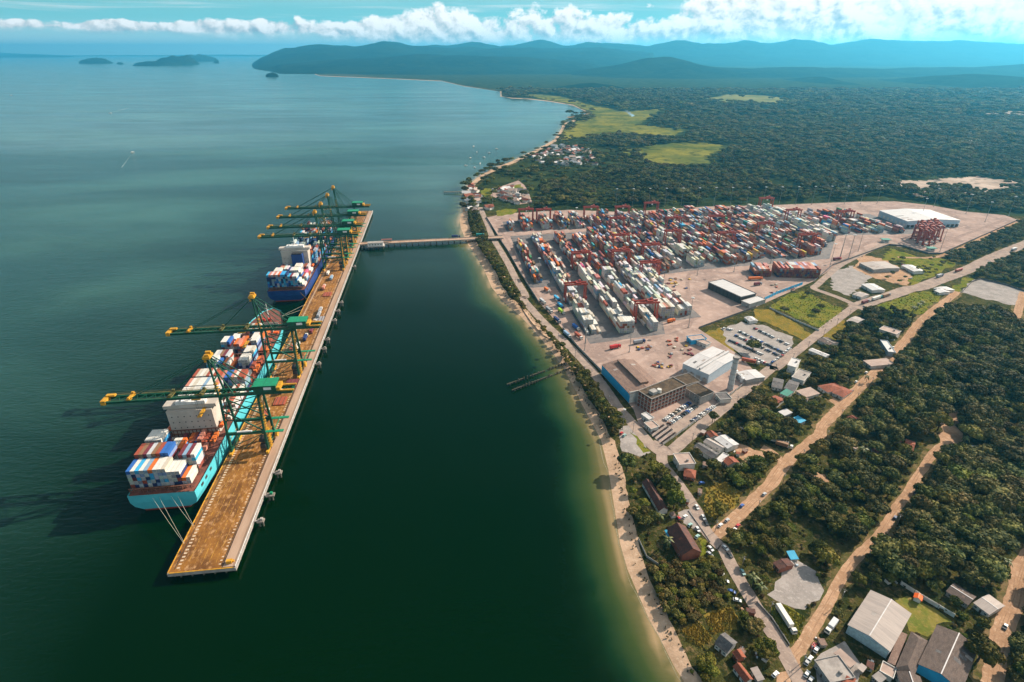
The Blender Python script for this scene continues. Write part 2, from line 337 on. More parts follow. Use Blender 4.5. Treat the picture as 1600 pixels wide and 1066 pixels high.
def surf(off, wd, amp, seed):
    ln_ = wob(shoreW[:24], 1.2, seed); L_, R_ = [], []
    for k in range(len(ln_) - 1):
        dx, dy = ln_[k + 1][0] - ln_[k][0], ln_[k + 1][1] - ln_[k][1]; q = math.hypot(dx, dy); nx_, ny_ = dy / q, -dx / q
        if nx_ > 0: nx_, ny_ = -nx_, -ny_
        a_ = off + amp * (vnoise(np.array([k * .37]), np.array([seed + .5]), seed)[0] - .5); w_ = wd * max(0, vnoise(np.array([k * .21]), np.array([9.5]), seed + 3)[0] * 1.6 - .35)
        L_.append((ln_[k][0] + nx_ * a_, ln_[k][1] + ny_ * a_, .03)); R_.append((ln_[k][0] + nx_ * (a_ + w_), ln_[k][1] + ny_ * (a_ + w_), .03))
    n = len(L_); me = bpy.data.meshes.new('surf'); me.from_pydata(L_ + R_, [], [(k, k + 1, n + k + 1, n + k) for k in range(n - 1)]); me.materials.append(mat('surf_foam', (0.27, 0.24, 0.16), (0.14, 0.13, 0.07), .9, .6)); me.update(); tag(link('surf', me), kind='structure')
surf(0.3, .75, 1.2, 5)
wet = mat('wet_sand', (0.20, 0.145, 0.085), (0.26, 0.19, 0.12), 0.2, 0.5)
land = [(x, y, LZ) for x, y in innerW] + [(-7200, 19500, LZ), (-3500, 24000, LZ), (2000, 39000, LZ), (39500, 39000, LZ), (39500, 6000, LZ), (3000, 300, LZ), (700, 20, LZ), (120, 20, LZ)]
tess('ground', land, m_land)
def ring(pts): return [px(*q) if len(q) == 3 else (q[0], q[1]) for q in pts]
CLEAR = []                                                   # list of ground polygons, projected from image pixels, that no tree may stand in
ZL = {}
NSH = [0]
def sheet(name, pts, m, lift, clear=True, rag=None):
    P = [Gp(x, y) for x, y in ring(pts)]; NSH[0] += 1; lift = lift + (0.0035 * (NSH[0] % 9) if lift > .01 else 0)
    if rag is None: rag = 0 if m in (m_yard, m_asph) else 1.0
    if rag:
        Q2 = []
        for k, a in enumerate(P):
            b_ = P[(k + 1) % len(P)]; ln = (b_ - a).length; n = max(2, min(30 if rag > 1 else 12, int(ln / 5))); d = (b_ - a).normalized(); nr = Vector((-d.y, d.x, 0))
            for q in range(n):
                amp = 0 if False else min(rag * 1.5 * (1 + a.length / 900), ln * .12); Q2.append(a.lerp(b_, q / n) + nr * random.uniform(-amp, amp))
        P = Q2
    if clear: CLEAR.append([(q.x, q.y) for q in P])
    if m is m_marsh:                                         # no tall trees along its near side either
        for dy in (2.0, 4.5): CLEAR.append([tuple(Gp(x, y + dy)[:2]) for x, y in ring(pts)])
    return tess(name, [(q.x, q.y, LZ + lift) for q in P], m)
ROADS = []
m_verge = mat('worn_verge', (0.20, 0.135, 0.07), (0.06, 0.065, 0.018), 0.16, 0.98, 0.3, c3=(0.10, 0.095, 0.03), fine=(.8, .4))
m_rut = mat('wheel_rut_earth', (0.30, 0.18, 0.11), (0.36, 0.225, 0.14), .3, 0.97, c3=(0.22, 0.13, 0.08), fine=(1.2, .25))
def rut(Q, off, wd, lift):
    a_, b_2 = [], []
    for k, q in enumerate(Q):
        d = (Q[min(k + 1, len(Q) - 1)] - Q[max(k - 1, 0)]); d.z = 0; d.normalize(); o_ = off + .35 * math.sin(k * .33 + off); w_ = wd * (.6 + .5 * math.sin(k * .71 + off * 3)) / 2
        a_.append((q.x - d.y * (o_ + w_), q.y + d.x * (o_ + w_), LZ + lift)); b_2.append((q.x - d.y * (o_ - w_), q.y + d.x * (o_ - w_), LZ + lift))
    n = len(Q); me = bpy.data.meshes.new('wheel_rut'); me.from_pydata(b_2 + a_, [], [(k, k + 1, n + k + 1, n + k) for k in range(n - 1)]); me.materials.append(m_rut); me.update(); tag(link('wheel_rut', me), kind='structure')
def ribbon(name, pts, width, m, lift, clear=True, pave=None):
    P = [Gp(x, y) for x, y in ring(pts)]
    # smooth (Catmull-Rom) centre line
    Q = []
    for k in range(len(P) - 1):
        p0, p1, p2, p3 = P[max(k - 1, 0)], P[k], P[k + 1], P[min(k + 2, len(P) - 1)]
        ns_ = max(4, min(14, int((p2 - p1).length / 4)))
        for s in range(ns_):
            u = s / ns_; Q.append(0.5 * ((2 * p1) + (p2 - p0) * u + (2 * p0 - 5 * p1 + 4 * p2 - p3) * u * u + (3 * p1 - p0 - 3 * p2 + p3) * u ** 3))
    Q.append(P[-1]); L, R = [], []
    jl = 0.13 if m is m_dirt else 0.3 if pave == 'v' else 0.05; NSH[0] += 1; lift = lift + 0.003 * (NSH[0] % 7)
    for k, q in enumerate(Q):
        d = (Q[min(k + 1, len(Q) - 1)] - Q[max(k - 1, 0)]); d.z = 0; d.normalize(); nrm = Vector((-d.y, d.x, 0))
        wv_ = width / 2 * (1 + random.uniform(-jl, jl)); wr_ = width / 2 * (1 + random.uniform(-jl, jl))
        L.append((q.x + nrm.x * wv_, q.y + nrm.y * wv_, LZ + lift)); R.append((q.x - nrm.x * wr_, q.y - nrm.y * wr_, LZ + lift))
    if m is m_dirt and pave is None:
        ribbon('verge', pts, width * 1.45 + 1.5, m_verge, 0.02, False, 'v')
        for off in (-1.9, -.6, .75, 2.0):
            if abs(off) < width / 2 - .9: sub = [(q.x, q.y) for q in Q]; rut(Q, off + random.uniform(-.15, .15), random.uniform(.45, .8), lift + .012)
    n = len(Q); me = bpy.data.meshes.new(name)
    me.from_pydata(R + L, [], [(k, k + 1, n + k + 1, n + k) for k in range(n - 1)]); me.materials.append(m); me.update()
    if clear: ROADS.append(([(q.x, q.y) for q in Q], width / 2))
    return tag(link(name, me), kind='structure'), Q
# far open country
sheet('woodland', [(700,330),(735,330),(792,334),(970,331),(1200,321),(1345,316),(1455,321),(1507,331),(1570,337),(1700,345),(2300,345),(3000,150),(2600,105),(2000,98),(1200,97),(700,99),(500,110),(600,121),(690,125),(725,133),(790,142),(800,152),(860,157),(900,163),(926,176),(912,181),(888,196),(882,206),(872,223),(850,233),(808,256),(786,265),(764,276),(748,290),(738,305),(734,318),(720,322)][2:], m_wood, 0.004, False, 0)
sheet('marsh', [('o',20,292),('o',150,300),('o',250,330),('o',360,350),('o',480,338),('o',420,375),('o',390,390),('o',500,400),('o',540,405),('o',500,430),('o',330,412),('o',220,428),('o',150,440),('o',165,400),('o',215,375),('o',250,352),('o',190,325),('o',110,312)], m_marsh, 0.05, True, 2)
sheet('marsh', [('o',350,470),('o',430,455),('o',560,440),('o',660,455),('o',650,470),('o',600,490),('o',620,510),('o',520,517),('o',430,508),('o',360,490)], m_marsh, 0.05, True, 2)
sheet('field', [('o',585,312),('o',680,295),('o',800,300),('o',915,316),('o',820,327),('o',700,327)], mat('pale_field', (0.22, 0.20, 0.07), (0.13, 0.14, 0.045), 0.004, 1.0), 0.05)
sheet('river', [('o',345,346),('o',362,345),('o',382,362),('o',376,366),('o',360,352)], mat('river_glint', (0.25, 0.3, 0.3), None, rough=0.2), 0.09)
sheet('quarry', [('g',330,118),('g',480,105),('g',700,115),('g',900,95),('g',1050,90),('g',1150,78),('g',1280,100),('g',1523,122),('g',1700,130),('g',1700,175),('g',1523,160),('g',1300,180),('g',1280,218),('g',1150,190),('g',1050,232),('g',880,215),('g',800,235),('g',700,247),('g',600,218),('g',510,192),('g',640,172),('g',520,152),('g',400,142)], m_quarry, 0.05, True, 2)
sheet('quarry', [('o',1430,350),('o',1490,346),('o',1640,350),('o',1640,362),('o',1500,357)], m_quarry, 0.05, True, 2)
sheet('quarry', [('o',1380,444),('o',1440,438),('o',1450,443),('o',1400,450)], m_quarry, 0.05, True, 2)
sheet('woodland_clearing', [('d',380,160),('d',450,130),('d',650,60),('d',700,100),('d',720,135),('d',760,235),('d',640,250),('d',520,210),('d',440,185)], m_yard, 0.05)
sheet('grass_field', [('d',540,110),('d',660,90),('d',690,125),('d',560,135)], m_grass, 0.06)
sheet('grass_field', [('d',340,125),('d',450,120),('d',430,185),('d',380,190)], m_grass, 0.06)
sheet('grass_field', [('d',480,300),('d',560,280),('d',640,290),('d',610,325),('d',480,340)], m_grass, 0.06)
# terminal yard and factory compound
YARD = [('d',400,350),('d',510,520),('d',570,610),('d',660,770),('d',810,1010),('e',440,950),('h',10,280),('h',185,450),('h',400,710),('h',430,800),('h',600,960),('h',900,745),('h',1255,462),('h',1135,335),('h',850,150),('f',700,1066),('f',1090,890),('f',1180,850),('g',0,785),('g',450,622),('g',560,632),('g',760,692),('g',870,692),('g',1475,425),('g',1370,388),('g',1050,358),('g',780,308),('g',500,278),('f',1560,188),('f',1300,198),('f',800,218),('f',300,228),('e',850,140),('d',1050,290),('d',560,318),('d',470,335)]
yard = sheet('yard_pavement', YARD, m_yard, 0.04)
for nm_, pts_ in (('lane', [(112, 640), (118, 860), (276, 868), (283, 530), (236, 522), (228, 495), (146, 484), (144, 640)]), ('lane', [(280, 660), (284, 874), (336, 880), (338, 966), (620, 966), (625, 790), (545, 690), (340, 672)]), ('lane', [(640, 792), (640, 930), (770, 905), (775, 780)]), ('lane', [(116, 884), (116, 945), (336, 966), (336, 884)])):
    P_ = [(0.9903 * s_ - 0.139 * t_, 0.139 * s_ + 0.9903 * t_, LZ + .085) for s_, t_ in pts_]; tess('yard_lane', P_, m_lane)
sheet('car_park', [('h',1010,150),('h',1150,105),('h',1290,125),('h',1500,205),('h',1495,300),('h',1345,415),('h',1210,370),('h',1060,275)], m_gravel, 0.03)
sheet('car_park', [('h',540,800),('h',800,640),('h',960,680),('h',700,880)], m_asph, 0.07, False)
sheet('grass_field', [('i',90,155),('i',170,90),('i',280,55),('i',400,110),('i',530,165),('i',490,215),('i',400,285),('i',300,240),('i',200,195)], m_grass, 0.03)
sheet('grass_field', [('i',0,165),('i',80,165),('i',200,225),('i',340,320),('i',300,360),('i',180,300),('i',60,240),('i',0,230)], m_gold, 0.03)
sheet('grass_field', [('h',880,180),('h',1010,140),('h',1060,270),('h',1130,320),('h',960,250)], m_gold, 0.03)
sheet('grass_field', [('i',440,270),('i',540,220),('i',520,330),('i',440,390),('i',400,350)], m_gold, 0.03)
sheet('grass_field', [('i',700,155),('i',900,80),('i',1000,60),('i',1130,70),('i',1000,190),('i',900,220),('i',780,180)], m_grass, 0.03)
sheet('grass_field', [('g',380,740),('g',470,650),('g',680,720),('g',860,730),('g',1000,770),('g',640,950),('g',600,900),('g',720,830),('g',560,760)], m_grass, 0.03)
sheet('grass_field', [('g',940,980),('g',1060,880),('g',1110,890),('g',1010,1000)], m_grass, 0.03)
sheet('gravel_lot', [('g',1025,1000),('g',1100,915),('g',1180,890),('g',1380,940),('g',1560,1000),('g',1530,1100),('g',1400,1100)], m_gravel, 0.03)
sheet('gravel_lot', [('k',1140,430),('k',1240,300),('k',1250,200),('k',1340,150),('k',1500,250),('k',1557,400),('k',1500,450),('k',1400,520),('k',1250,500)], m_gravel, 0.03)
sheet('gravel_lot', [('f',1290,800),('f',1500,720),('f',1599,800),('f',1599,900),('f',1460,900),('f',1350,860)], m_gravel, 0.03)
sheet('gravel_lot', [('g',0,900),('g',90,850),('g',200,830),('g',310,880),('g',250,930),('g',140,1030),('g',0,980)], m_gravel, 0.03)
sheet('gravel_lot', [('g',170,800),('g',240,700),('g',420,740),('g',640,860),('g',600,950),('g',380,900),('g',230,850)], m_dirt, 0.03)
sheet('grass_field', [('j',760,380),('j',900,345),('j',1030,420),('j',1010,500),('j',830,620),('j',750,570)], m_gold, 0.03)
sheet('grass_field', [('j',700,750),('j',760,770),('j',790,870),('j',740,890)], m_grass, 0.03)
sheet('grass_field', [('k',670,590),('k',850,500),('k',910,590),('k',890,660),('k',720,720)], m_gold, 0.03)
sheet('grass_field', [('k',490,680),('k',620,620),('k',720,740),('k',640,820),('k',540,760)], m_gold, 0.03)
sheet('grass_field', [('k',1150,520),('k',1250,500),('k',1420,600),('k',1340,760),('k',1280,790),('k',1170,600)], m_grass, 0.025)
sheet('lawn', [('l',640,450),('l',740,430),('l',870,480),('l',1060,610),('l',960,640),('l',890,730),('l',770,690),('l',730,575)], m_lawn, 0.03)
sheet('dirt_yard', [('k',1180,1000),('k',1280,980),('k',1300,1066),('k',1200,1066)], m_dirt, 0.025)
sheet('dirt_yard', [('j',960,60),('j',1180,120),('j',1200,170),('j',1080,210),('j',980,150)], m_dirt, 0.03)
sheet('dirt_yard', [('m',1060,60),('m',1150,0),('m',1180,10),('m',1130,110),('m',1180,220),('m',1120,250),('m',1010,240),('m',1010,170)], m_dirt, 0.03)
sheet('dirt_yard', [('i',1150,620),('i',1230,640),('i',1390,700),('i',1370,720),('i',1200,660)], m_dirt, 0.03)
sheet('dirt_yard', [('m',150,430),('m',240,460),('m',240,500),('m',170,540),('m',130,480)], m_dirt, 0.03)
sheet('dirt_yard', [('l',160,820),('l',280,760),('l',420,960),('l',380,1064),('l',80,1064),('l',60,900)], m_gravel, 0.025, True, .25)
sheet('dirt_yard', [('g',1400,1000),('g',1523,960),('g',1560,1040),('g',1480,1080)], m_dirt, 0.028)
sheet('dirt_yard', [('j',560,570),('j',660,540),('j',730,720),('j',690,700),('j',600,640)], m_gravel, 0.028)
sheet('gravel_lot', [('h',280,840),('h',370,820),('h',520,1010),('h',440,1040),('h',330,1000)], m_gravel, 0.028)
sheet('verge', [('h',370,860),('h',430,900),('h',520,1000),('h',480,1010)], m_grass, 0.036)
# roads
m_track = mat('tyre_marked_concrete', (0.27, 0.19, 0.16), (0.34, 0.245, 0.205), .2, .94, c3=(0.20, 0.15, 0.13), fine=(.7, .25))
for pts_, w_ in (([('e',560,1060),('e',760,1040),('e',1000,960),('e',1200,930),('e',1330,900),('f',150,780),('f',500,780),('f',800,720)], 5), ([('h',60,300),('h',260,260),('h',460,210),('h',700,130),('h',860,60)], 4), ([('e',110,300),('e',300,290),('e',600,275),('e',900,240)], 4), ([('h',460,330),('h',560,300),('h',680,370),('h',700,440)], 3), ([('f',600,820),('f',900,870),('f',1100,830),('f',1250,780),('f',1400,680),('g',300,600),('g',600,600)], 5), ([('g',560,600),('g',800,620),('g',1100,520),('g',1400,410)], 4), ([('d',480,420),('d',560,520),('d',650,700),('d',760,900),('e',330,800),('e',520,1000)], 4)):
    for q_ in (0, 1): ribbon('tyre_track', [(r_, x + q_ * 6, y + q_ * 9) for r_, x, y in pts_], w_ * (.5 if q_ else 1), m_track, .062, False, 'n')
coast_road, CR = ribbon('coast_road', [('d',350,270),('d',385,350),('d',415,420),('d',445,500),('d',505,600),('d',575,720),('d',625,820),('d',705,960),('e',165,740),('e',250,840),('e',340,935),('e',470,1055),('h',70,395),('h',185,540),('h',295,700),('h',400,815),('h',500,935),('h',590,1010)], 9.0, m_asph, 0.10)
main_road, MR = ribbon('town_road', [('h',520,940),('h',640,1000),('h',720,950),('h',890,805),('h',1065,665),('h',1235,525),('h',1355,425),('i',130,505),('i',300,372),('i',480,232),('i',590,150)], 9.5, m_asph, 0.12)
highway, HW = ribbon('highway', [('i',590,155),('i',700,115),('i',800,85),('i',905,48),('g',700,960),('g',830,910),('g',1050,830),('g',1300,712),('g',1523,620),('g',1700,545)], 17.0, m_asph, 0.14)
ribbon('access_road', [('i',600,145),('i',530,110),('i',440,75),('i',350,42),('f',1210,880),('f',1300,800),('g',60,790),('g',200,715),('g',330,655),('g',450,600),('g',540,640)], 8, m_asph, 0.08)
ribbon('access_road', [('g',520,720),('g',640,725),('g',820,720),('g',1000,660),('g',1310,510),('g',1500,420)], 6, m_dirt, 0.08)
street, SR = ribbon('village_street', [('h',600,1000),('j',450,210),('j',560,350),('j',655,490),('j',700,560),('j',760,690),('j',850,800),('k',800,80),('k',860,200),('k',940,340),('k',1030,490),('k',1130,650),('k',1220,790),('k',1310,960),('k',1400,1120)], 7.5, m_asph, 0.11)
dirt1, D1 = ribbon('dirt_road', [('j',830,735),('j',950,640),('j',1100,500),('j',1240,360),('j',1345,215),('j',1435,130),('j',1600,0),('i',400,860),('i',500,755),('i',640,610),('i',780,480),('i',905,335),('i',1000,220),('i',1145,108),('i',1200,60)], 8.2, m_dirt, 0.09)
ribbon('dirt_road', [('i',500,735),('i',440,690),('i',400,670)], 7, m_dirt, 0.085)
ribbon('dirt_road', [('j',1330,200),('j',1240,120),('j',1180,90)], 7, m_dirt, 0.085)
dirt2, D2 = ribbon('dirt_road', [('m',1120,230),('m',1010,262),('m',900,405),('m',800,565),('m',700,705),('m',610,855),('m',500,965),('l',330,195),('l',220,365),('l',150,500),('l',60,640),('k',1385,800),('k',1320,880),('k',1330,960)], 5.6, m_dirt, 0.09)
dirt3, D3 = ribbon('dirt_road', [('l',1680,90),('l',1600,190),('l',1560,310),('l',1540,450),('l',1460,640),('l',1400,850),('l',1370,1064),('l',1350,1200)], 8.5, m_dirt, 0.09)
ribbon('dirt_road', [('g',1523,1000),('i',1560,190),('i',1540,260)], 8, m_dirt, 0.085)
ribbon('footpath', [('e',20,560),('e',160,800),('e',290,970),('e',420,1066),('h',60,530),('h',200,730),('h',260,800)], 2.2, m_sand, 0.06, False)
# hills and mountains on the horizon
def raydir(x, y):
    u = x - 800; v = y - 533; f = F * CT - v * ST; return u / f, -(v * CT + F * ST) / f
RIDGES = [(13500, 2900, [(398,97),(408,91),(425,84),(445,79),(500,73),(550,75),(600,71),(660,75),(720,76),(800,77),(880,78),(950,78),(1020,84)]),
          (16500, 2500, [(540,80),(580,71),(600,66.5),(625,68),(660,74),(700,74),(750,69),(780,75),(825,68),(845,64.5),(880,73),(915,68),(960,71),(1010,73),(1055,67),(1100,71),(1160,66),(1200,70),(1240,65),(1300,70),(1360,66),(1425,69),(1500,66),(1600,71),(1800,70),(2200,78),(2600,80)]),
          (10000, 1500, [(430,102),(480,97),(540,91),(620,88),(700,86),(800,90),(870,94),(930,100)]),
          (8200, 1100, [(850,118),(900,112),(960,103),(1000,95),(1040,90),(1080,97),(1120,103),(1180,106),(1260,104),(1400,108),(1500,104),(1700,100),(2000,100)]),
          (6000, 600, [(1170,146),(1200,138),(1235,128),(1265,121),(1285,119),(1310,127),(1340,138),(1370,146)]),
          (5600, 800, [(1330,152),(1400,136),(1440,125),(1475,118),(1525,115),(1570,118),(1620,124),(1700,128),(1800,140),(1900,150)]),
          (4900, 380, [(830,143),(870,135),(925,127),(965,133),(1000,141)]),
          ]
m_mtn = mat('cloud_shaded_mountain_forest', (0.005, 0.013, 0.008), (0.013, 0.026, 0.013), 0.0016, 1.0, 14, c3=(0.020, 0.032, 0.016), bscale=0.011, fine=(0.02, 0.5))  # forest green darkened: the clouds' shadow is put into the base colour
def terrain(name, x0, x1, y0, y1, nx, ny, hf):
    X, Y = np.meshgrid(np.linspace(x0, x1, nx), np.linspace(y0, y1, ny)); Z = hf(X, Y)
    i = (np.arange(ny - 1)[:, None] * nx + np.arange(nx - 1)[None, :]).reshape(-1)
    fz = Z.reshape(-1); q = np.stack([i, i + 1, i + nx + 1, i + nx], 1); q = q[(fz[q] > -8).any(1)]
    me = bpy.data.meshes.new(name); me.from_pydata(np.stack([X, Y, Z], -1).reshape(-1, 3).tolist(), [], q.tolist())
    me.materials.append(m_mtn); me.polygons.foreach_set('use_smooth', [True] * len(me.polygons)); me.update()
    bm = bmesh.new(); bm.from_mesh(me); bmesh.ops.delete(bm, geom=[v for v in bm.verts if not v.link_faces], context='VERTS'); bm.to_mesh(me); bm.free()
    return tag(link(name, me), kind='structure')
def mtn_h(X, Y):
    H = np.full(X.shape, -12.0)
    nz = fbm(X / 900 + 31, Y / 900, 11, 6); rg = 1 - np.abs(2 * fbm(X / 1500 + 7, Y / 1500 + 3, 23, 5) - 1)
    for Y0, wd, pts in RIDGES:
        xs = [raydir(a, b_)[0] * Y0 for a, b_ in pts]; zs = [CAM_H + raydir(a, b_)[1] * Y0 for a, b_ in pts]
        prof = np.interp(X * Y0 / Y, xs, zs, left=0, right=0) if Y0 > 9000 else np.interp(X, xs, zs, left=0, right=0)
        dy = (Y - Y0) / wd; g = np.exp(-dy * dy * 1.3)
        h = prof * 1.06 * g * (0.84 + 0.20 * g + (1 - g) * (rg * 1.1 - 0.6)) + (nz - 0.5) * (150 if Y0 > 12000 else 80) * np.clip(prof / 150, 0, 1) * g
        H = np.maximum(H, h - 10 + (fbm(X / 520 + 11, Y / 700, 51, 4) - .5) * np.clip(prof / 200, 0, 1) * g * 90)
    return H
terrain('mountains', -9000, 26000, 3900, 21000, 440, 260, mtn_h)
def mound(name, parts):
    """an island or low shore: (x, base y, width px, height px) in image pixels"""
    cs = []
    for x, y, wp, hp in parts:
        g = Gp(x, y, 0); d = math.hypot(g.y, CAM_H); k = d / F * 1.12
        cs.append((g.x, g.y + wp * k * 0.3, wp * k / 2, wp * k * 0.42, hp * k))
    x0 = min(c[0] - c[2] for c in cs) * 1.0; x1 = max(c[0] + c[2] for c in cs); y0 = min(c[1] - c[3] for c in cs); y1 = max(c[1] + c[3] for c in cs)
    mx = (x1 - x0) * 0.1; my = (y1 - y0) * 0.1
    def hf(X, Y):
        H = np.full(X.shape, -9.0); nz = fbm(X / (x1 - x0) * 9, Y / (x1 - x0) * 9 + 5, 3)
        for a, b_, rx, ry, h in cs:
            q = 1 - ((X - a) / rx) ** 2 - ((Y - b_) / ry) ** 2
            H = np.maximum(H, np.where(q > 0, h * np.sqrt(np.clip(q, 0, 1)) * (0.55 + 0.9 * nz) , -9))
        return H
    return terrain(name, x0 - mx, x1 + mx, y0 - my, y1 + my, 60, 30, hf)
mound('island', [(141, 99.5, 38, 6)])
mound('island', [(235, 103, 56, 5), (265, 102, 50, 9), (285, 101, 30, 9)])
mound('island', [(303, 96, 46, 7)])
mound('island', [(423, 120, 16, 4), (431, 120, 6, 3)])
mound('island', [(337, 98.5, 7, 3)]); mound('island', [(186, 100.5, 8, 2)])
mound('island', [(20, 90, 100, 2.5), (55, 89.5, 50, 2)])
def far_h(X, Y): return -20 + 260 * fbm(X / 5200, Y / 4200 + 9, 41, 5) * np.exp(-((Y - 37200) / 1300.0) ** 2) * np.clip((X + 40000) / 3000, 0, 1)
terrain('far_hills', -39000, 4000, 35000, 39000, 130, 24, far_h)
# the air
hz = MB().box((0, 19700, 310), (82000, 42600, 634)).obj('haze', [])
hm = bpy.data.materials.new('haze_air'); hm.use_nodes = True; ht = NT(hm.node_tree); hm.node_tree.nodes.clear()
pv = ht.n('ShaderNodeVolumePrincipled'); pv.inputs['Density'].default_value = HAZE; pv.inputs['Color'].default_value = rgba(HAZE_COL); pv.inputs['Anisotropy'].default_value = HAZE_G
ho = ht.n('ShaderNodeOutputMaterial'); ht.lk(pv.outputs[0], ho.inputs['Volume']); hz.data.materials.append(hm); tag(hz, kind='stuff')
# ------------------------------------------------------------------ quay, trestle, dolphins
QA = Vector((-0.1211, 0.9926, 0)); QB = Vector((0.9926, 0.1211, 0)); QO = Vector((-188.5, 219.5, 0)); QRZ = math.atan2(QB.y, QB.x)
def Q(u, v, z=5.0): return QO + QA * u + QB * v + Vector((0, 0, z))
m_deck = mat('quay_deck_concrete', (0.27, 0.112, 0.018), (0.12, 0.046, 0.009), 0.055, 0.85, 0.05, c3=(0.42, 0.23, 0.10), streak=(1.7, 1.1, 1), fine=(0.8, 0.6), detail=9)
m_deck2 = mat('quay_lane_concrete', (0.40, 0.27, 0.19), (0.33, 0.21, 0.14), 0.08, 0.85, 0.04, streak=(2.5, 0.4, 1), fine=(0.8, 0.15))
m_conc = mat('grey_concrete', (0.36, 0.32, 0.29), (0.25, 0.22, 0.20), 0.25, 0.9, 0.03)
m_pile = mat('pile_concrete', (0.17, 0.14, 0.11), (0.08, 0.075, 0.06), 0.5, 0.9)
m_white = mat('white_paint', (0.78, 0.76, 0.73), (0.62, 0.60, 0.57), 0.3, 0.6)
m_dark = mat('dark_steel', (0.035, 0.032, 0.032), None, rough=0.6)
m_black = mat('rubber_black', (0.018, 0.018, 0.018), None, rough=0.9)
m_yel = mat('crane_yellow', (0.62, 0.32, 0.025), (0.42, 0.20, 0.02), 0.4, 0.5)
m_green = mat('crane_green', (0.005, 0.085, 0.045), (0.009, 0.055, 0.032), 0.5, 0.45)
m_walk = mat('walkway_olive', (0.16, 0.12, 0.03), (0.07, 0.08, 0.03), 0.5, 0.6)
m_greenroof = mat('crane_roof_green', (0.012, 0.235, 0.115), (0.016, 0.19, 0.095), 0.4, 0.5)
m_glass = mat('dark_glass', (0.03, 0.045, 0.055), None, rough=0.12, spec=0.5)
m_red = mat('signal_red', (0.45, 0.05, 0.025), None, rough=0.5)
QL = 795; QW = 35
quay = thing('quay', 'long narrow container quay on piles, its deck stained orange-brown along the crane rails', 'quay', Q(0, 0, 0), QRZ)
# local frame of the quay: x across, y along
def ql(name, m, mb, parent=quay): return mb.obj(name, m, parent)
ql('deck', m_deck, MB().box((14, QL / 2, 4.35), (28, QL, 1.3)))
ql('service_lane', m_deck2, MB().box((31.5, QL / 2 + 0.3, 4.36), (7, QL - 0.6, 1.22)))
ql('fascia_beam', m_conc, MB().box((-0.35, QL / 2, 3.9), (0.7, QL, 2.1)).box((35.3, QL / 2, 3.9), (0.6, QL, 2.0)).box((17.5, -0.4, 3.9), (36, 0.8, 2.1)))
for v in (2.3, 27.2): ql('crane_rail', m_dark, MB().box((v, QL / 2, 5.02), (0.35, QL - 4, 0.1)))
mk = MB()
for k in range(300): mk.box((4.0, 3 + k * 2.6, 5.006), (1.7, 1.15, 0.02)); mk.box((26.0, 3 + k * 2.6, 5.006), (1.2, 0.8, 0.02)) if k % 5 != 3 else None
tag(ql('deck_marking', mat('faded_marking', (0.58, 0.47, 0.36), (0.44, 0.32, 0.2), 1.0, 0.8), mk), kind='stuff')
for v, w_ in ((8.2, 0.3), (12.0, 0.3), (15.8, 0.3), (19.6, 0.3), (23.4, 0.3)): ql('lane_line', mat('faded_yellow_line', (0.44, 0.23, 0.035), (0.20, 0.085, 0.018), 0.35, 0.8, lo=.42, hi=.58), MB().box((v, QL / 2, 5.005), (w_, QL - 8, 0.02)))
ql('kerb', m_yel, MB().box((-0.35, QL / 2, 5.1), (0.5, QL, 0.35)).box((17.5, -0.45, 5.1), (34, 0.5, 0.35)))
ql('lane_kerb', m_dark, MB().box((28.1, QL / 2, 5.08), (0.3, QL, 0.3)))
rail = MB().box((35.3, QL / 2, 6.0), (0.16, QL, 0.14)).box((35.3, QL / 2, 5.5), (0.1, QL, 0.1))
for k in range(160): rail.box((35.3, k * QL / 159, 5.4), (0.22, 0.3, 1.2))
ql('handrail', m_white, rail)
pl = MB()
for k in range(100):
    for v in (1.5, 34): pl.tube((v, 2 + k * 8, -4), (v, 2 + k * 8, 4.2), 0.55, n=6)
for v in range(5, 34, 6): pl.tube((v, 1.2, -4), (v, 1.2, 4.2), 0.55, n=6)
tag(ql('pile', m_pile, pl), kind='stuff')
for k in range(36):
    ql('fender', m_black, MB().box((-1.1, 8 + k * 22, 3.2), (0.8, 2.2, 2.8)))
bol = MB(); bol.tube((0.9, 0, 5), (0.9, 0, 5.7), 0.3, 0.25, 6).tube((0.9, 0, 5.7), (0.9, 0, 5.95), 0.48, 0.4, 6); bm_ = bol.mesh('bollard', m_dark)
for k in range(36): link('bollard', bm_, quay, (0, 14 + k * 22, 0))
# lamp / mooring platforms on the landward edge
for n_, (u, wd) in enumerate([(35, 5), (58, 6.5), (80, 5.5), (232, 5), (262, 5), (282, 5), (327, 5), (352, 5), (376, 5), (498, 5)]):
    d = thing('mooring_platform', f'small concrete mooring platform off the landward edge of the quay, {od(n_ + 1)} from the seaward tip', 'platform', Q(u, 39.5, 0), QRZ, 'mooring platforms beside the quay')
    wd *= .8; MB().box((0, 0, 4.3), (wd, 3.4, 1.0)).obj('deck', mat('weathered_concrete', (0.24, 0.20, 0.17), (0.15, 0.13, 0.11), .5, .9), d); MB().box((-3.0, 0, 4.6), (3.2, 1.2, 0.25)).obj('gangway', m_conc, d)
    MB().tube((-1, 0, -3), (-1, 0, 3.9), 0.6, n=6).tube((1, 0, -3), (1, 0, 3.9), 0.6, n=6).obj('pile', m_pile, d)
    MB().box((0.6, 0.3, 5.5), (1.6, 1.4, 1.5)).obj('cabinet', m_greenroof if n_ == 1 else m_conc, d)
bx = thing('winch_block', 'yellow equipment block at the landward corner of the quay tip', 'equipment', Q(3.5, 31, 5), QRZ)
MB().box((0, 0, 0.9), (3, 2, 1.8)).obj('casing', m_yel, bx); MB().box((1.8, 0.5, 0.5), (1.2, 1.2, 1.0)).obj('drum', m_yel, bx)
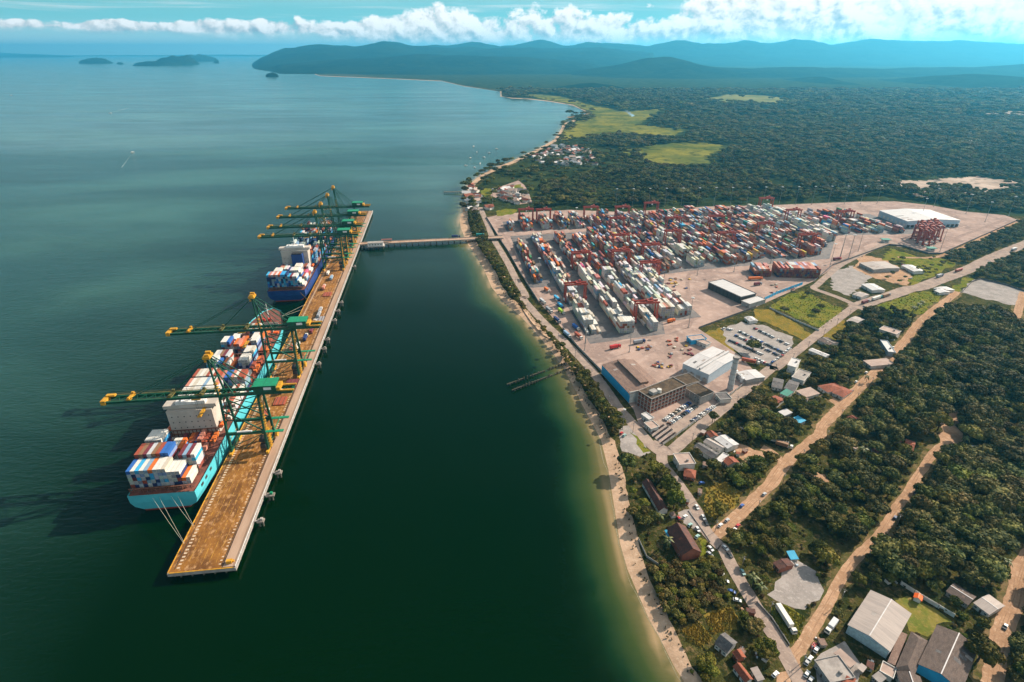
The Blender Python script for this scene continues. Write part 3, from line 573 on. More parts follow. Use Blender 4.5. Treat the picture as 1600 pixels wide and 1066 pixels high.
# trestle bridge
ta = Q(598, 34, 0); tb = Gp(786, 374)
td = (tb - ta); td.z = 0; tlen = td.length; trz = math.atan2(td.y, td.x)
tr = thing('trestle_bridge', 'long straight concrete access bridge from the quay to the shore', 'bridge', ta, trz)
MB().box((tlen / 2, 0, 4.5), (tlen, 12, 1.0)).obj('deck', m_deck2, tr)
MB().box((tlen / 2, -6.1, 5.1), (tlen, 0.3, 1.5)).box((tlen / 2, 6.1, 5.1), (tlen, 0.3, 1.5)).obj('parapet', m_conc, tr)
pp = MB()
for k in range(24):
    for v in (-4.5, 4.5): pp.tube((6 + k * tlen / 24, v, -4), (6 + k * tlen / 24, v, 4.2), 0.6, n=6)
tag(pp.obj('pile', m_pile, tr), kind='stuff')
hb = thing('substation_building', 'small flat-roofed white building on a platform where the access bridge meets the quay', 'building', ta + td.normalized() * 26 + Vector((0.5, -11.5, 0)), trz)
MB().box((0, 0, 4.2), (26, 11, 1.2)).obj('platform', m_conc, hb)
for k in (-10, -3, 4, 11):
    for v in (-4, 4): MB().tube((k, v, -4), (k, v, 3.7), 0.6, n=6).obj('pile', m_pile, hb)
MB().box((0, 0, 7.2), (22, 8, 4.8)).obj('wall', m_white, hb); MB().box((0, 0, 9.75), (23, 9, 0.3)).obj('roof', m_conc, hb)
for k in range(5): MB().box((-8 + 4 * k, -4.02, 7.2), (1.8, 0.1, 1.4)).obj('window', m_glass, hb)
g2 = thing('gate_shelter', 'low flat-roofed checkpoint shelter on the access bridge near the quay', 'shelter', ta + td.normalized() * 40 + Vector((0, 2, 5)), trz)
for k in (-6, 6):
    for v in (-2.5, 2.5): MB().box((k, v, 2), (0.3, 0.3, 4)).obj('post', m_dark, g2)
MB().box((0, 0, 4.1), (16, 6.5, 0.4)).obj('roof', mat('dull_red_roof', (0.16, 0.06, 0.05), None, rough=0.8), g2)

# ------------------------------------------------------------------ shared vehicle builders
def car_mesh(name, col, L=4.3, W=1.75, H=1.45):
    """body with bonnet, cabin glass and wheels; returns meshes"""
    hw = W / 2; prof = [(-L/2, .45), (-L/2, .85), (-L*.42, .93), (L*.24, .9), (L*.46, .75), (L/2, .45)]
    n = len(prof); b_ = MB()
    vs = [(x, -hw, z) for x, z in prof] + [(x, hw, z) for x, z in prof]
    b_.add(vs, [tuple(range(n)), tuple(range(2*n-1, n-1, -1))] + [(k, n + k, n + (k+1) % n, (k+1) % n) for k in range(n)])
    rf = [(-L*.30, H), (L*.06, H)]; lw = [(-L*.44, .9), (L*.24, .9)]; g = MB(); ih = hw * .8; oh = hw * .97
    gv = [(lw[0][0], -oh, .9), (lw[1][0], -oh, .9), (lw[1][0], oh, .9), (lw[0][0], oh, .9), (rf[0][0], -ih, H - .03), (rf[1][0], -ih, H - .03), (rf[1][0], ih, H - .03), (rf[0][0], ih, H - .03)]
    g.add(gv, [(0, 1, 5, 4), (1, 2, 6, 5), (2, 3, 7, 6), (3, 0, 4, 7)])
    b_.box(((rf[0][0] + rf[1][0]) / 2, 0, H), (rf[1][0] - rf[0][0] + .1, ih * 2 + .08, .07))
    m = mat('car_paint_' + name, col, None, rough=0.35, spec=0.5)
    return b_.mesh('car_body', m), g.mesh('car_glass', m_glass)
wheel_me = MB().tube((0, -.12, .32), (0, .12, .32), .33, n=8).mesh('wheel', m_black)
CARCOL = {'white': (0.72, 0.72, 0.70), 'silver': (0.42, 0.43, 0.44), 'black': (0.02, 0.02, 0.024), 'dark grey': (0.09, 0.09, 0.10), 'red': (0.45, 0.03, 0.03), 'blue': (0.03, 0.10, 0.35), 'dark blue': (0.02, 0.04, 0.12), 'beige': (0.45, 0.38, 0.28), 'pale green': (0.28, 0.45, 0.42), 'brown': (0.16, 0.08, 0.05)}
CARS = {k: car_mesh(k.replace(' ', '_'), c) for k, c in CARCOL.items()}
def car(p, rz, col, label, group=None, parts=True):
    t_ = thing('parked_car', label, 'car', p, rz, group); bd, gl = CARS[col]
    link('body', bd, t_); link('windows', gl, t_)
    if parts:
        for sx in (-1.32, 1.32):
            for sy in (-.78, .78): link('wheel', wheel_me, t_, (sx, sy, 0))
    return t_
def truck(p, rz, cab, box, label, L=11.0, flat=False, cat='truck', group=None, z0=0.0):
    t_ = thing('truck', label, cat, p, rz, group)
    MB().box((0, 0, 1.15), (L, 2.2, 0.25)).obj('chassis', m_dark, t_)
    if not flat:
        MB().box((-1.2, 0, 2.65), (L - 2.6, 2.5, 2.7)).obj('container_body', box, t_)
    c_ = MB().box((L / 2 - 0.1, 0, 2.0), (2.2, 2.4, 1.6)).box((L / 2 - 0.25, 0, 3.1), (1.8, 2.3, 0.7)).obj('cab', cab, t_)
    MB().box((L / 2 + 0.86, 0, 2.75), (0.5, 2.1, 0.75)).obj('windscreen', m_glass, c_)
    for x in (-L / 2 + 1.2, -L / 2 + 2.5, L / 2 - 2.4, L / 2 + 0.2):
        for y in (-1.05, 1.05): MB().tube((x, y - .18, .5), (x, y + .18, .5), .5, n=8).obj('wheel', m_black, t_)
    return t_

# ------------------------------------------------------------------ ship-to-shore cranes
def make_sts():
    r = thing('quay_crane', 'x', 'crane', (0, 0, 0))
    # local: x across the quay (0 = seaward edge, negative = over the water), y along the quay, z from deck
    xf, xr, hw, zg = 2.3, 27.2, 9.0, 43.0
    for x in (xf, xr):
        for sy in (-1, 1):
            MB().bar((x, sy * hw, 2.2), (x, sy * hw * 0.92, 18), 1.5, 1.5).bar((x, sy * hw * 0.92, 18), (x, sy * 5.2, zg), 1.35, 1.35).obj('leg', m_green, r)
            MB().box((x, sy * hw, 1.1), (1.7, 6.5, 1.9)).obj('bogie', m_yel, r)
        MB().bar((x, -hw - 1, 2.9), (x, hw + 1, 2.9), 1.3, 1.5).obj('sill_beam', m_green, r)
        MB().bar((x, -5.6, zg), (x, 5.6, zg), 1.5, 1.8).obj('upper_beam', m_green, r)
    for sy in (-1, 1):
        y = sy * hw * 0.92
        MB().bar((xf, y, 16.5), (xr, y, 16.5), 1.5, 2.0).obj('portal_beam', m_green, r)
        MB().bar((xf, sy * 6.6, 35), (xr, sy * hw * 0.92, 17.5), 0.75).obj('diagonal_brace', m_green, r)
        MB().bar((xr, sy * 6.0, 39), (xf, sy * 6.9, 32), 0.5).obj('tie_beam', m_green, r)
        MB().bar((xr, y, 16), (xf + 9, sy * hw, 4), 0.45).obj('diagonal_brace', m_green, r)
        g = MB().bar((-33, sy * 3.3, zg + 2.2), (50, sy * 3.3, zg + 2.2), 1.1, 2.2)
        g.obj('main_girder', m_green, r)
        MB().bar((-72, sy * 3.3, zg + 2.2), (-1, sy * 3.3, zg + 2.2), 1.0, 1.9).obj('boom_girder', m_green, r)
        MB().box((-36, sy * 4.5, zg + 3.4), (72, 1.1, 0.12)).obj('boom_walkway', m_walk if sy > 0 else m_green, r)
    lat = MB()
    for k in range(20):
        x = -68 + k * 5.8; lat.bar((x, -3, zg + 2.9), (x + 2.9, 3, zg + 2.9), 0.3).bar((x + 2.9, 3, zg + 2.9), (x + 5.8, -3, zg + 2.9), 0.3)
    tag(lat.obj('lattice', m_green, r), kind='stuff')
    hr = MB()
    for sy in (-5.0, 5.0):
        for z in (zg + 4.1, zg + 4.7): hr.bar((-70, sy, z), (48, sy, z), 0.1)
    hr.obj('guard_rail', m_walk, r)
    for sy in (-1, 1):
        MB().bar((xf, sy * hw, 6), (xr, sy * hw * .95, 15.5), 0.4).obj('diagonal_brace', m_green, r)
        MB().bar((xf, sy * 7.4, 27), (xr, sy * 7.4, 27), 0.55).obj('tie_beam', m_green, r)
        MB().bar((xf, sy * 6.2, 38), (xr, sy * 7.4, 27.5), 0.4).obj('diagonal_brace', m_green, r)
    for x in (xf, xr): MB().bar((x, -hw * .92, 18), (x, 5.4, 40), 0.4).bar((x, hw * .92, 18), (x, -5.4, 40), 0.4).obj('cross_brace', m_green, r)
    tip = MB().box((-72, 0, zg + 2.6), (3.0, 9.5, 3.0)).box((-69.5, 2.5, zg + 4.4), (5.5, 2.5, 1.2)); tip.obj('boom_tip', m_yel, r)
    for x in (-56, -30, -10): MB().box((x, 0, zg + 3.7), (2.4, 9.0, 1.2)).box((x, 3.5, zg + 5.0), (1.6, 1.4, 1.2)).box((x, -3.3, zg + 4.6), (1.4, 1.0, 1.0)).obj('boom_cross_beam', m_yel if x == -56 else m_walk, r)
    for x in (38, 49.5): MB().box((x, 0, zg + 2.4), (1.2, 9, 1.6)).obj('rear_cross_beam', m_green, r)
    MB().box((47, 3.8, zg + 3.8), (9, 1.2, 0.9)).box((47, -3.8, zg + 3.8), (9, 1.2, 0.9)).obj('rear_walkway', m_yel, r)
    # apex frame
    za = 74.0; ap = MB()
    for sy in (-1, 1):
        ap.bar((xf, sy * 5.2, zg), (xf - 2.5, sy * 2.2, za), 1.0, 1.0); ap.bar((12, sy * 4.6, zg + 3), (xf - 2, sy * 2.2, za - 1), 0.6)
    ap.bar((xf - 1, -4, zg + 15), (xf - 1, 4, zg + 15), 0.7); ap.obj('apex_frame', m_green, r)
    MB().box((xf - 2.5, 0, za + 0.4), (4.6, 7.2, 1.6)).box((xf - 2.5, 2.0, za + 2.0), (3.4, 1.6, 2.0)).box((xf - 2.2, -2.0, za + 1.7), (3.0, 1.4, 1.6)).box((xf - 3.6, 0, za - 2.2), (2, 5.4, 1.6)).obj('sheave_head', m_yel, r)
    lad = MB()
    for k in range(4): lad.box((xf - 0.6, -3.9 + 0.3 * (k % 2), zg + 4 + k * 2.7), (2.6, 2.2, 0.3)); lad.bar((xf - 1.9, -4.9, zg + 4 + k * 2.7), (xf + 0.7, -4.9, zg + 6.7 + k * 2.7), 0.25)
    lad.obj('apex_stair', m_yel, r)
    for sy in (-1, 1):
        MB().bar((xf - 3, sy * 2.4, za), (-56, sy * 3.2, zg + 3.6), 0.42).obj('forestay', m_green, r)
        MB().bar((xf - 3, sy * 2.4, za - 1), (-30, sy * 3.2, zg + 3.6), 0.38).obj('forestay', m_green, r)
        MB().bar((xf - 2, sy * 2.4, za), (31, sy * 3.4, zg + 4), 0.5).obj('backstay', m_green, r)
        MB().bar((xf - 2, sy * 2.4, za - 2), (xr - 4, sy * 3.4, zg + 4), 0.34).obj('backstay', m_green, r)
    mh = MB().box((32.5, 0, zg + 6.2), (15, 10.5, 4.8)).obj('machine_house', m_green, r)
    MB().box((32.5, 0, zg + 8.75), (15.8, 11.2, 0.35)).box((32.5, 0, zg + 9.0), (0.3, 11.2, 0.25)).obj('roof', m_greenroof, mh)
    MB().box((34.5, -5.3, zg + 6.6), (5.0, 0.12, 2.0)).obj('name_plate', m_white, mh)
    MB().box((41.2, 0, zg + 5.2), (2.4, 9, 2.6)).box((33, 6.2, zg + 4.2), (17, 1.4, 0.25)).obj('maintenance_platform', m_yel, r)
    tro = MB().box((-14, 0, zg + 0.5), (5.5, 7.4, 1.2)).obj('trolley', m_yel, r)
    MB().box((-18, 2.2, zg - 1.4), (2.4, 2.4, 2.6)).obj('operator_cab', m_white, tro)
    for k in (-16, -12):
        for s in (-1.2, 1.2): MB().bar((k, s, zg), (k, s, zg - 12), 0.09).obj('hoist_rope', m_dark, tro)
    MB().box((-14, 0, zg - 12.3), (2.4, 12, 0.7)).obj('spreader', m_yel, tro)
    st = MB()
    for k in range(7):
        z = 3 + k * 2.2; st.box((xr + 1.8, -hw + 3.0, z), (1.5, 4.2, 0.18)); st.bar((xr + 1.8, -hw + 1.2, z), (xr + 1.8, -hw + 4.8, z + 2.2), 0.9, 0.2); st.bar((xr + 1, -hw + 1.2, z + 1), (xr + 1, -hw + 4.8, z + 3.2), 0.12)
    for k in range(11):
        z = 18.5 + k * 2.2; st.box((xr + 1.3, -hw * .8 + 0.2 * k, z), (1.3, 2.2, 0.16)); st.bar((xr + 1.3, -hw * .8 + 0.2 * k - 1, z), (xr + 1.3, -hw * .8 + 0.2 * k + 1.2, z + 2.2), 0.6, 0.16)
    st.obj('stair_tower', m_yel, r)
    MB().box((xr + 7, -hw * .92, 16.6), (12, 2.6, 0.5)).box((xr + 7, hw * .92, 16.6), (12, 2.6, 0.5)).box((xr + 7, 0, 17.4), (0.5, 16, 0.4)).obj('rear_cantilever', m_greenroof, r)
    MB().box((xr - 2.4, -hw - 0.4, 5.6), (3.6, 3.0, 3.0)).box((xr - 2.6, -hw + 4, 8.6), (5.5, 5.0, 2.8)).obj('electrical_house', m_dark, r)
    MB().bar((xf, -hw, 10), (xf, hw, 10), 0.25).bar((xr, -hw, 10), (xr, hw, 10), 0.25).obj('handrail', m_yel, r)
    MB().tube((xr + 2, hw - 2, 4.2), (xr + 3.4, hw - 2, 4.2), 2.6, n=12).obj('cable_reel', m_yel, r)
    MB().box((14, -hw * .92, 17.8), (10, 1.2, 0.9)).obj('sill_sign', m_white, r)
    return freeze(r)
sts = make_sts()
STS_LAB = ['green and yellow quay crane nearest the seaward tip of the quay, by the light-blue ship', 'green and yellow quay crane over the bow half of the light-blue ship', 'green and yellow quay crane first of the cluster, next to the navy ship\'s superstructure', 'green quay crane second in the far cluster, over the navy ship', 'green quay crane third in the far cluster, before the last one', 'green quay crane farthest along, standing at the shoreward end of the quay']
for k, u in enumerate((113, 217, 494, 537, 590, 641)):
    if k == 0: o = sts; o.location = Q(u, 0, 5); o.rotation_euler = (0, 0, QRZ); o['label'] = STS_LAB[0]; o['group'] = 'ship-to-shore cranes on the quay'
    else: copy_tree(sts, Q(u, 0, 5), QRZ, STS_LAB[k], 'ship-to-shore cranes on the quay')

# ------------------------------------------------------------------ ships
m_hull1 = mat('hull_light_blue', (0.085, 0.46, 0.52), (0.07, 0.40, 0.47), 0.1, 0.5)
m_hull2 = mat('hull_navy', (0.012, 0.04, 0.16), (0.016, 0.05, 0.19), 0.1, 0.5)
m_boot = mat('boot_topping_red', (0.22, 0.03, 0.02), None, rough=0.6)
m_sdeck = mat('ship_deck_red_oxide', (0.22, 0.075, 0.05), (0.12, 0.05, 0.04), 0.2, 0.8)
m_lash = mat('lashing_bridge_rust', (0.12, 0.05, 0.035), (0.20, 0.08, 0.05), 0.4, 0.8)
m_orange = mat('safety_orange', (0.75, 0.13, 0.02), None, rough=0.5)
m_super = mat('superstructure_white', (0.52, 0.46, 0.40), (0.42, 0.37, 0.32), 0.1, 0.6)
def ship(label, org, L, B, D, mh, accom, name='container_ship'):
    """org: stern middle on the waterline; local x across, y forward"""
    s = thing(name, label, 'ship', org, QRZ)
    st = [0, 0.01, 0.04, 0.1, 0.2, 0.7, 0.8, 0.88, 0.94, 0.975, 1.0]
    wl = [0.60, 0.66, 0.78, 0.92, 1.0, 1.0, 0.90, 0.66, 0.36, 0.15, 0.01]; dk = [0.97, 0.985, 1.0, 1.0, 1.0, 1.0, 0.995, 0.92, 0.72, 0.45, 0.05]
    lev = [-2.0, 1.2, 4.0, 8.0, D]; fr = [0, 0.12, 0.42, 0.8, 1.0]
    vs = []; fs = []; mi = []; nl = len(lev)
    for k, q in enumerate(st):
        yo = q * L
        for side in (-1, 1):
            for z, f in zip(lev, fr):
                ff = f if k > 4 else min(1, f * 1.9); zz = z + (3.2 * ((q - 0.86) / 0.14) if q > 0.86 and z == D else 0)
                rake = (f * 9.0 * (1 if q > 0.97 else 0)) - (f * 2.0 if k == 0 else 0)
                vs.append((side * B / 2 * (wl[k] + (dk[k] - wl[k]) * ff), yo + rake, zz))
    idx = lambda k, side, l: k * nl * 2 + side * nl + l
    for k in range(len(st) - 1):
        for l in range(nl - 1):
            fs.append((idx(k, 1, l), idx(k + 1, 1, l), idx(k + 1, 1, l + 1), idx(k, 1, l + 1))); fs.append((idx(k, 0, l), idx(k, 0, l + 1), idx(k + 1, 0, l + 1), idx(k + 1, 0, l)))
            mi += [1 if l == 0 else 0] * 2
    for l in range(nl - 1): fs.append((idx(0, 0, l), idx(0, 1, l), idx(0, 1, l + 1), idx(0, 0, l + 1))); mi.append(1 if l == 0 else 0)
    l = len(st) - 1
    for q in range(nl - 1): fs.append((idx(l, 1, q), idx(l, 0, q), idx(l, 0, q + 1), idx(l, 1, q + 1))); mi.append(0)
    hb_ = MB(); hb_.add(vs, fs); hb_.m = mi; hull = hb_.obj('hull', [mh, m_boot], s)
    dv = [];
    for k, q in enumerate(st): dv.append(vs[idx(k, 0, nl - 1)]); dv.append(vs[idx(k, 1, nl - 1)])
    db = MB(); db.add([(x * 0.985, y, z - 0.9) for x, y, z in dv], [(2 * k, 2 * k + 1, 2 * k + 3, 2 * k + 2) for k in range(len(st) - 1)]); db.obj('deck', m_sdeck, s)
    for x, wd, hg in ((-.40, 1.6, 1.2), (-.35, 1.6, 1.4), (-.2, 2.0, 1.5), (-.08, 3.2, 1.8), (.09, 3.6, 1.8), (.21, 2.2, 1.5), (.36, 1.6, 1.2), (.41, 1.3, 1.1)):
        MB().box((x * B, -2.0 + 0.62, D - 3.3), (wd, 0.5, hg)).obj('mooring_port', m_dark, hull)
    for y in (0.03, 0.055, 0.085):
        MB().box((B / 2 * 0.995, y * L, D - 3.0), (0.5, 3.2, 1.8)).obj('mooring_port', m_dark, hull)
    # deckhouse
    ay, al = accom; ah = 23 if mh is m_hull1 else 28
    a = MB().box((0, ay + al / 2, D + ah / 2 - 1), (B * 0.74, al, ah)).obj('superstructure', m_super, s)
    MB().box((0, ay + al / 2, D + ah + 0.6), (B * .86, al * 0.6, 2.6)).obj('bridge_deck', m_super, a)
    MB().box((0, ay + al * 0.86 , D + ah + 0.9), (B * 0.8, 0.4, 1.3)).obj('bridge_window', m_glass, a)
    for q in range(7):
        for h_ in range(3): MB().box((-B * 0.3 + q * B * 0.1, ay - 0.06, D + 8 + h_ * 4.6), (0.7, 0.2, 0.7)).obj('window', m_glass, a)
    MB().box((0, ay + al / 2, D + ah + 2.9), (B * 0.45, al * 0.5, 2.0)).box((B * .2, ay + al * .4, D + ah + 3.2), (5, 4, 2.4)).obj('top_house', m_white, a)
    mst = MB().tube((0, ay + al / 2, D + ah + 3), (0, ay + al / 2, D + ah + 14), 0.5, 0.3, 6).bar((-4, ay + al / 2, D + ah + 9), (4, ay + al / 2, D + ah + 9), 0.3).bar((-3, ay + al / 2 - 1, D + ah + 6.5), (3, ay + al / 2 - 1, D + ah + 6.5), 0.5)
    mst.tube((-6, ay + al * .4, D + ah + 2), (-6, ay + al * .4, D + ah + 5.5), 0.9, 0.9, 8).tube((6, ay + al * .4, D + ah + 2), (6, ay + al * .4, D + ah + 5), 0.9, 0.9, 8); mst.obj('radar_mast', m_white, a)
    fy = ay + al + 5.0 if mh is m_hull1 else ay - 5.0
    fun = MB().box((B * 0.1, fy, D + ah * 0.42), (B * 0.3, 8, ah * 0.92)).obj('funnel', m_hull1 if mh is m_hull1 else m_hull2, s)
    MB().box((B * 0.1, fy, D + ah * 0.90), (B * 0.26, 6.8, 1.4)).obj('funnel_top', m_dark, fun)
    for sx in (-1, 1): MB().tube((sx * B * 0.43, ay + 1, D + 6), (sx * B * 0.43, ay + 9, D + 6), 1.5, 1.3, 8).obj('lifeboat', m_orange, s)
    # bow gear
    fm = MB().tube((0, L * 0.955, D + 2), (0, L * 0.955, D + 17), 0.6, 0.25, 6).bar((-2, L * 0.955, D + 12), (2, L * 0.955, D + 12), 0.3); fm.obj('foremast', m_white, s)
    for sx in (-3, 3): MB().box((sx, L * 0.93, D + 2.6), (3, 3, 2)).obj('anchor_winch', m_red, s)
    MB().box((0, L * 0.885, D + 2.2), (B * 0.7, 0.5, 4)).obj('breakwater', m_super, s)
    return s
S1O = Q(58, -24, 0); S2O = Q(398, -24.5, 0)
ship1 = ship('light-blue container ship half unloaded beside the seaward part of the quay', S1O, 272, 41, 14, m_hull1, (58, 13))
ship2 = ship('navy-blue container ship berthed farther along under the cluster of cranes', S2O, 290, 43, 14, m_hull2, (62, 14))
ROPE = mat('mooring_rope', (0.45, 0.42, 0.34), None, rough=0.9)
for k, (sx, u, v) in enumerate([(-6, 20, 1), (-2, 20.5, 1), (5, 34, 1), (9, 34.5, 1)]):
    a = S1O + QB * sx + QA * -1.5 + Vector((0, 0, 11)); b_ = Q(u, v, 5.8); mid = (a + b_) / 2 - Vector((0, 0, 1.2))
    tag(MB().bar(a, mid, 0.13).bar(mid, b_, 0.13).obj('mooring_rope', ROPE), f'pale mooring line from the light-blue ship\'s stern to the quay, {od(k + 1)} counted from the tip', 'rope', 'stern mooring lines')
for k, (sh_, y, sx, u) in enumerate([(S1O, 262, 6, 358), (S1O, 264, 8, 372), (S2O, 2, 12, 384)]):
    a = sh_ + QB * sx + QA * y + Vector((0, 0, 13)); b_ = Q(u, 1, 5.8)
    tag(MB().bar(a, b_, 0.14).obj('mooring_rope', m_yel if k == 2 else ROPE), ['pale bow mooring line of the light-blue ship, shorter one', 'pale bow mooring line of the light-blue ship, longer one', 'yellow stern mooring line of the navy ship'][k], 'rope')

# ------------------------------------------------------------------ containers
PAL = {'white': (0.64, 0.61, 0.55), 'cream': (0.52, 0.46, 0.37), 'light grey': (0.48, 0.49, 0.50), 'grey': (0.27, 0.28, 0.30), 'rust red': (0.32, 0.075, 0.04), 'maroon': (0.17, 0.035, 0.045), 'orange': (0.62, 0.15, 0.03), 'salmon': (0.50, 0.20, 0.14), 'navy': (0.02, 0.04, 0.13), 'blue': (0.035, 0.13, 0.40), 'sky blue': (0.05, 0.36, 0.62), 'steel blue': (0.22, 0.34, 0.46), 'teal': (0.03, 0.25, 0.24), 'green': (0.05, 0.22, 0.08), 'yellow': (0.60, 0.36, 0.04), 'brown': (0.24, 0.13, 0.07), 'pink': (0.55, 0.10, 0.20), 'lime': (0.35, 0.55, 0.05)}
MIX = dict(white=10, cream=9, **{'light grey': 5, 'grey': 2.5, 'rust red': 11, 'maroon': 4.5, 'orange': 4.0, 'salmon': 10, 'navy': 1.9, 'blue': 1.4, 'sky blue': 1.2, 'steel blue': 2.8, 'teal': 1.1, 'green': .7, 'yellow': 1.0, 'brown': 7, 'pink': 0.3})
WHT = dict(white=14, cream=8, **{'light grey': 3, 'rust red': 0.9, 'steel blue': 0.7, 'brown': 0.8, 'salmon': .8, 'sky blue': .3})
CM = bpy.data.materials.new('container_steel'); CM.use_nodes = True; t = NT(CM.node_tree); b = CM.node_tree.nodes['Principled BSDF']
at = t.n('ShaderNodeAttribute', attribute_name='col').outputs['Color']; gp = t.n('ShaderNodeNewGeometry').outputs['Position']
gr = t.m('MULTIPLY_ADD', t.noise(gp, 0.55, 4, 0.7), 0.5, 0.72); vs_ = t.n('ShaderNodeVectorMath', operation='SCALE'); t.lk(at, vs_.inputs[0]); t.lk(gr, vs_.inputs['Scale'])
t.lk(t.mix(t.m('MULTIPLY', t.sm(t.noise(gp, 1.3, 4, 0.7), 0.62, 0.8), 0.35), vs_.outputs[0], (0.16, 0.08, 0.045)), b.inputs['Base Color']); b.inputs['Roughness'].default_value = 0.55; b.inputs['Specular IOR Level'].default_value = 0.3
def ctemplate():
    """quads of one container: x across (-.5...5), y along (-.5...5), z 0..1; each face has its own corners and a shade"""
    V = []; S = []; K = []
    def quad(pts, shade, kind): V.extend(pts); S.extend([shade] * 4); K.extend([kind] * 4)
    e = 0.5
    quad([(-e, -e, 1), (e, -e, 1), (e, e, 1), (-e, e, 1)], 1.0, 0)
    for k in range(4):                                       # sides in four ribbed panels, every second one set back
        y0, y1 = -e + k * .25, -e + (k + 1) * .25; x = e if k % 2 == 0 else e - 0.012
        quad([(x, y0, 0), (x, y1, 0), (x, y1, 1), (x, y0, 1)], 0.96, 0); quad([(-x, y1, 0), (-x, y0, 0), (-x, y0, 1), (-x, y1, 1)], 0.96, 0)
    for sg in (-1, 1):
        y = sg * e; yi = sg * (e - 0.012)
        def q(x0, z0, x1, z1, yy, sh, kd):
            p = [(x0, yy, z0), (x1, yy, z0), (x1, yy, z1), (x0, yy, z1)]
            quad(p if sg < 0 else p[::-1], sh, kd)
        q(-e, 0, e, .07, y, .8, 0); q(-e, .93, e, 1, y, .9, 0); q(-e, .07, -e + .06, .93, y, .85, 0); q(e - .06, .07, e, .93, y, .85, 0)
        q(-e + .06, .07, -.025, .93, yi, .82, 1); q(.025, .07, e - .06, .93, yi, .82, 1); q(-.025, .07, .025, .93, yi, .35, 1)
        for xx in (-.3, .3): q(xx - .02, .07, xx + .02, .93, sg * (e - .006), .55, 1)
    return np.array(V, np.float32), np.array(S, np.float32), np.array(K)
CV, CS_, CK = ctemplate(); NV = len(CV)
def cmesh(name, arr):
    """arr: rows of (x, y, z, rz, length, r, g, b, reefer)"""
    n = len(arr); A = np.array(arr, np.float32)
    v = CV[None] * np.stack([np.full(n, 2.40), A[:, 4], np.full(n, 2.62)], 1)[:, None, :]
    ca, sa = np.cos(A[:, 3])[:, None], np.sin(A[:, 3])[:, None]
    P = np.stack([A[:, 0:1] + v[..., 0] * ca - v[..., 1] * sa, A[:, 1:2] + v[..., 0] * sa + v[..., 1] * ca, A[:, 2:3] + v[..., 2]], -1).reshape(-1, 3)
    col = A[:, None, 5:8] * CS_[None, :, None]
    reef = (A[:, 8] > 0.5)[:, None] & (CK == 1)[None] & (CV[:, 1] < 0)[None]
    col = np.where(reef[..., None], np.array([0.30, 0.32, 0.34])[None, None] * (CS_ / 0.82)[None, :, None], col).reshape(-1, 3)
    me = bpy.data.meshes.new(name); nq = n * NV // 4
    me.vertices.add(len(P)); me.vertices.foreach_set('co', P.reshape(-1).astype(np.float32))
    me.loops.add(len(P)); me.loops.foreach_set('vertex_index', np.arange(len(P), dtype=np.int32))
    me.polygons.add(nq); me.polygons.foreach_set('loop_start', np.arange(0, len(P), 4, dtype=np.int32))
    ca_ = me.attributes.new('col', 'FLOAT_COLOR', 'POINT'); ca_.data.foreach_set('color', np.concatenate([col, np.ones((len(col), 1))], 1).astype(np.float32).reshape(-1))
    me.materials.append(CM); me.update(calc_edges=True); return me
BOXES = []      # dicts: pos, rz, length, colour, label parts, exposed
def pick(pal, rr=random): return rr.choices(list(pal), list(pal.values()))[0]
def block(org, rz, nc, nb, heights, colf, place, bayname, rowname, L=12.19, pitch=12.7, cw=2.58, z0=LZ + 0.05, keep=lambda c, b: True):
    """heights[c][b]; local x across, y along the row from its near end"""
    ca, sa = math.cos(rz), math.sin(rz)
    for c in range(nc):
        for b_ in range(nb):
            h = heights[c][b_]
            nbr = [heights[c + dc][b_ + db] if 0 <= c + dc < nc and 0 <= b_ + db < nb else 0 for dc, db in ((-1, 0), (1, 0), (0, -1))]
            for k in range(h):
                top = k == h - 1
                if not top and min(nbr) > k: continue        # enclosed on every side the picture could show
                x = c * cw + cw / 2 + random.uniform(-.06, .06); y = b_ * pitch + L / 2 + random.uniform(-.12, .12)
                col, rf = colf(c, b_, k, h)
                BOXES.append(dict(p=(org[0] + x * ca - y * sa, org[1] + x * sa + y * ca, z0 + k * 2.63), rz=rz, L=L, col=col, reef=rf, top=top, tier=k, h=h, c=c, b=b_, place=place, bay=bayname, row=rowname))
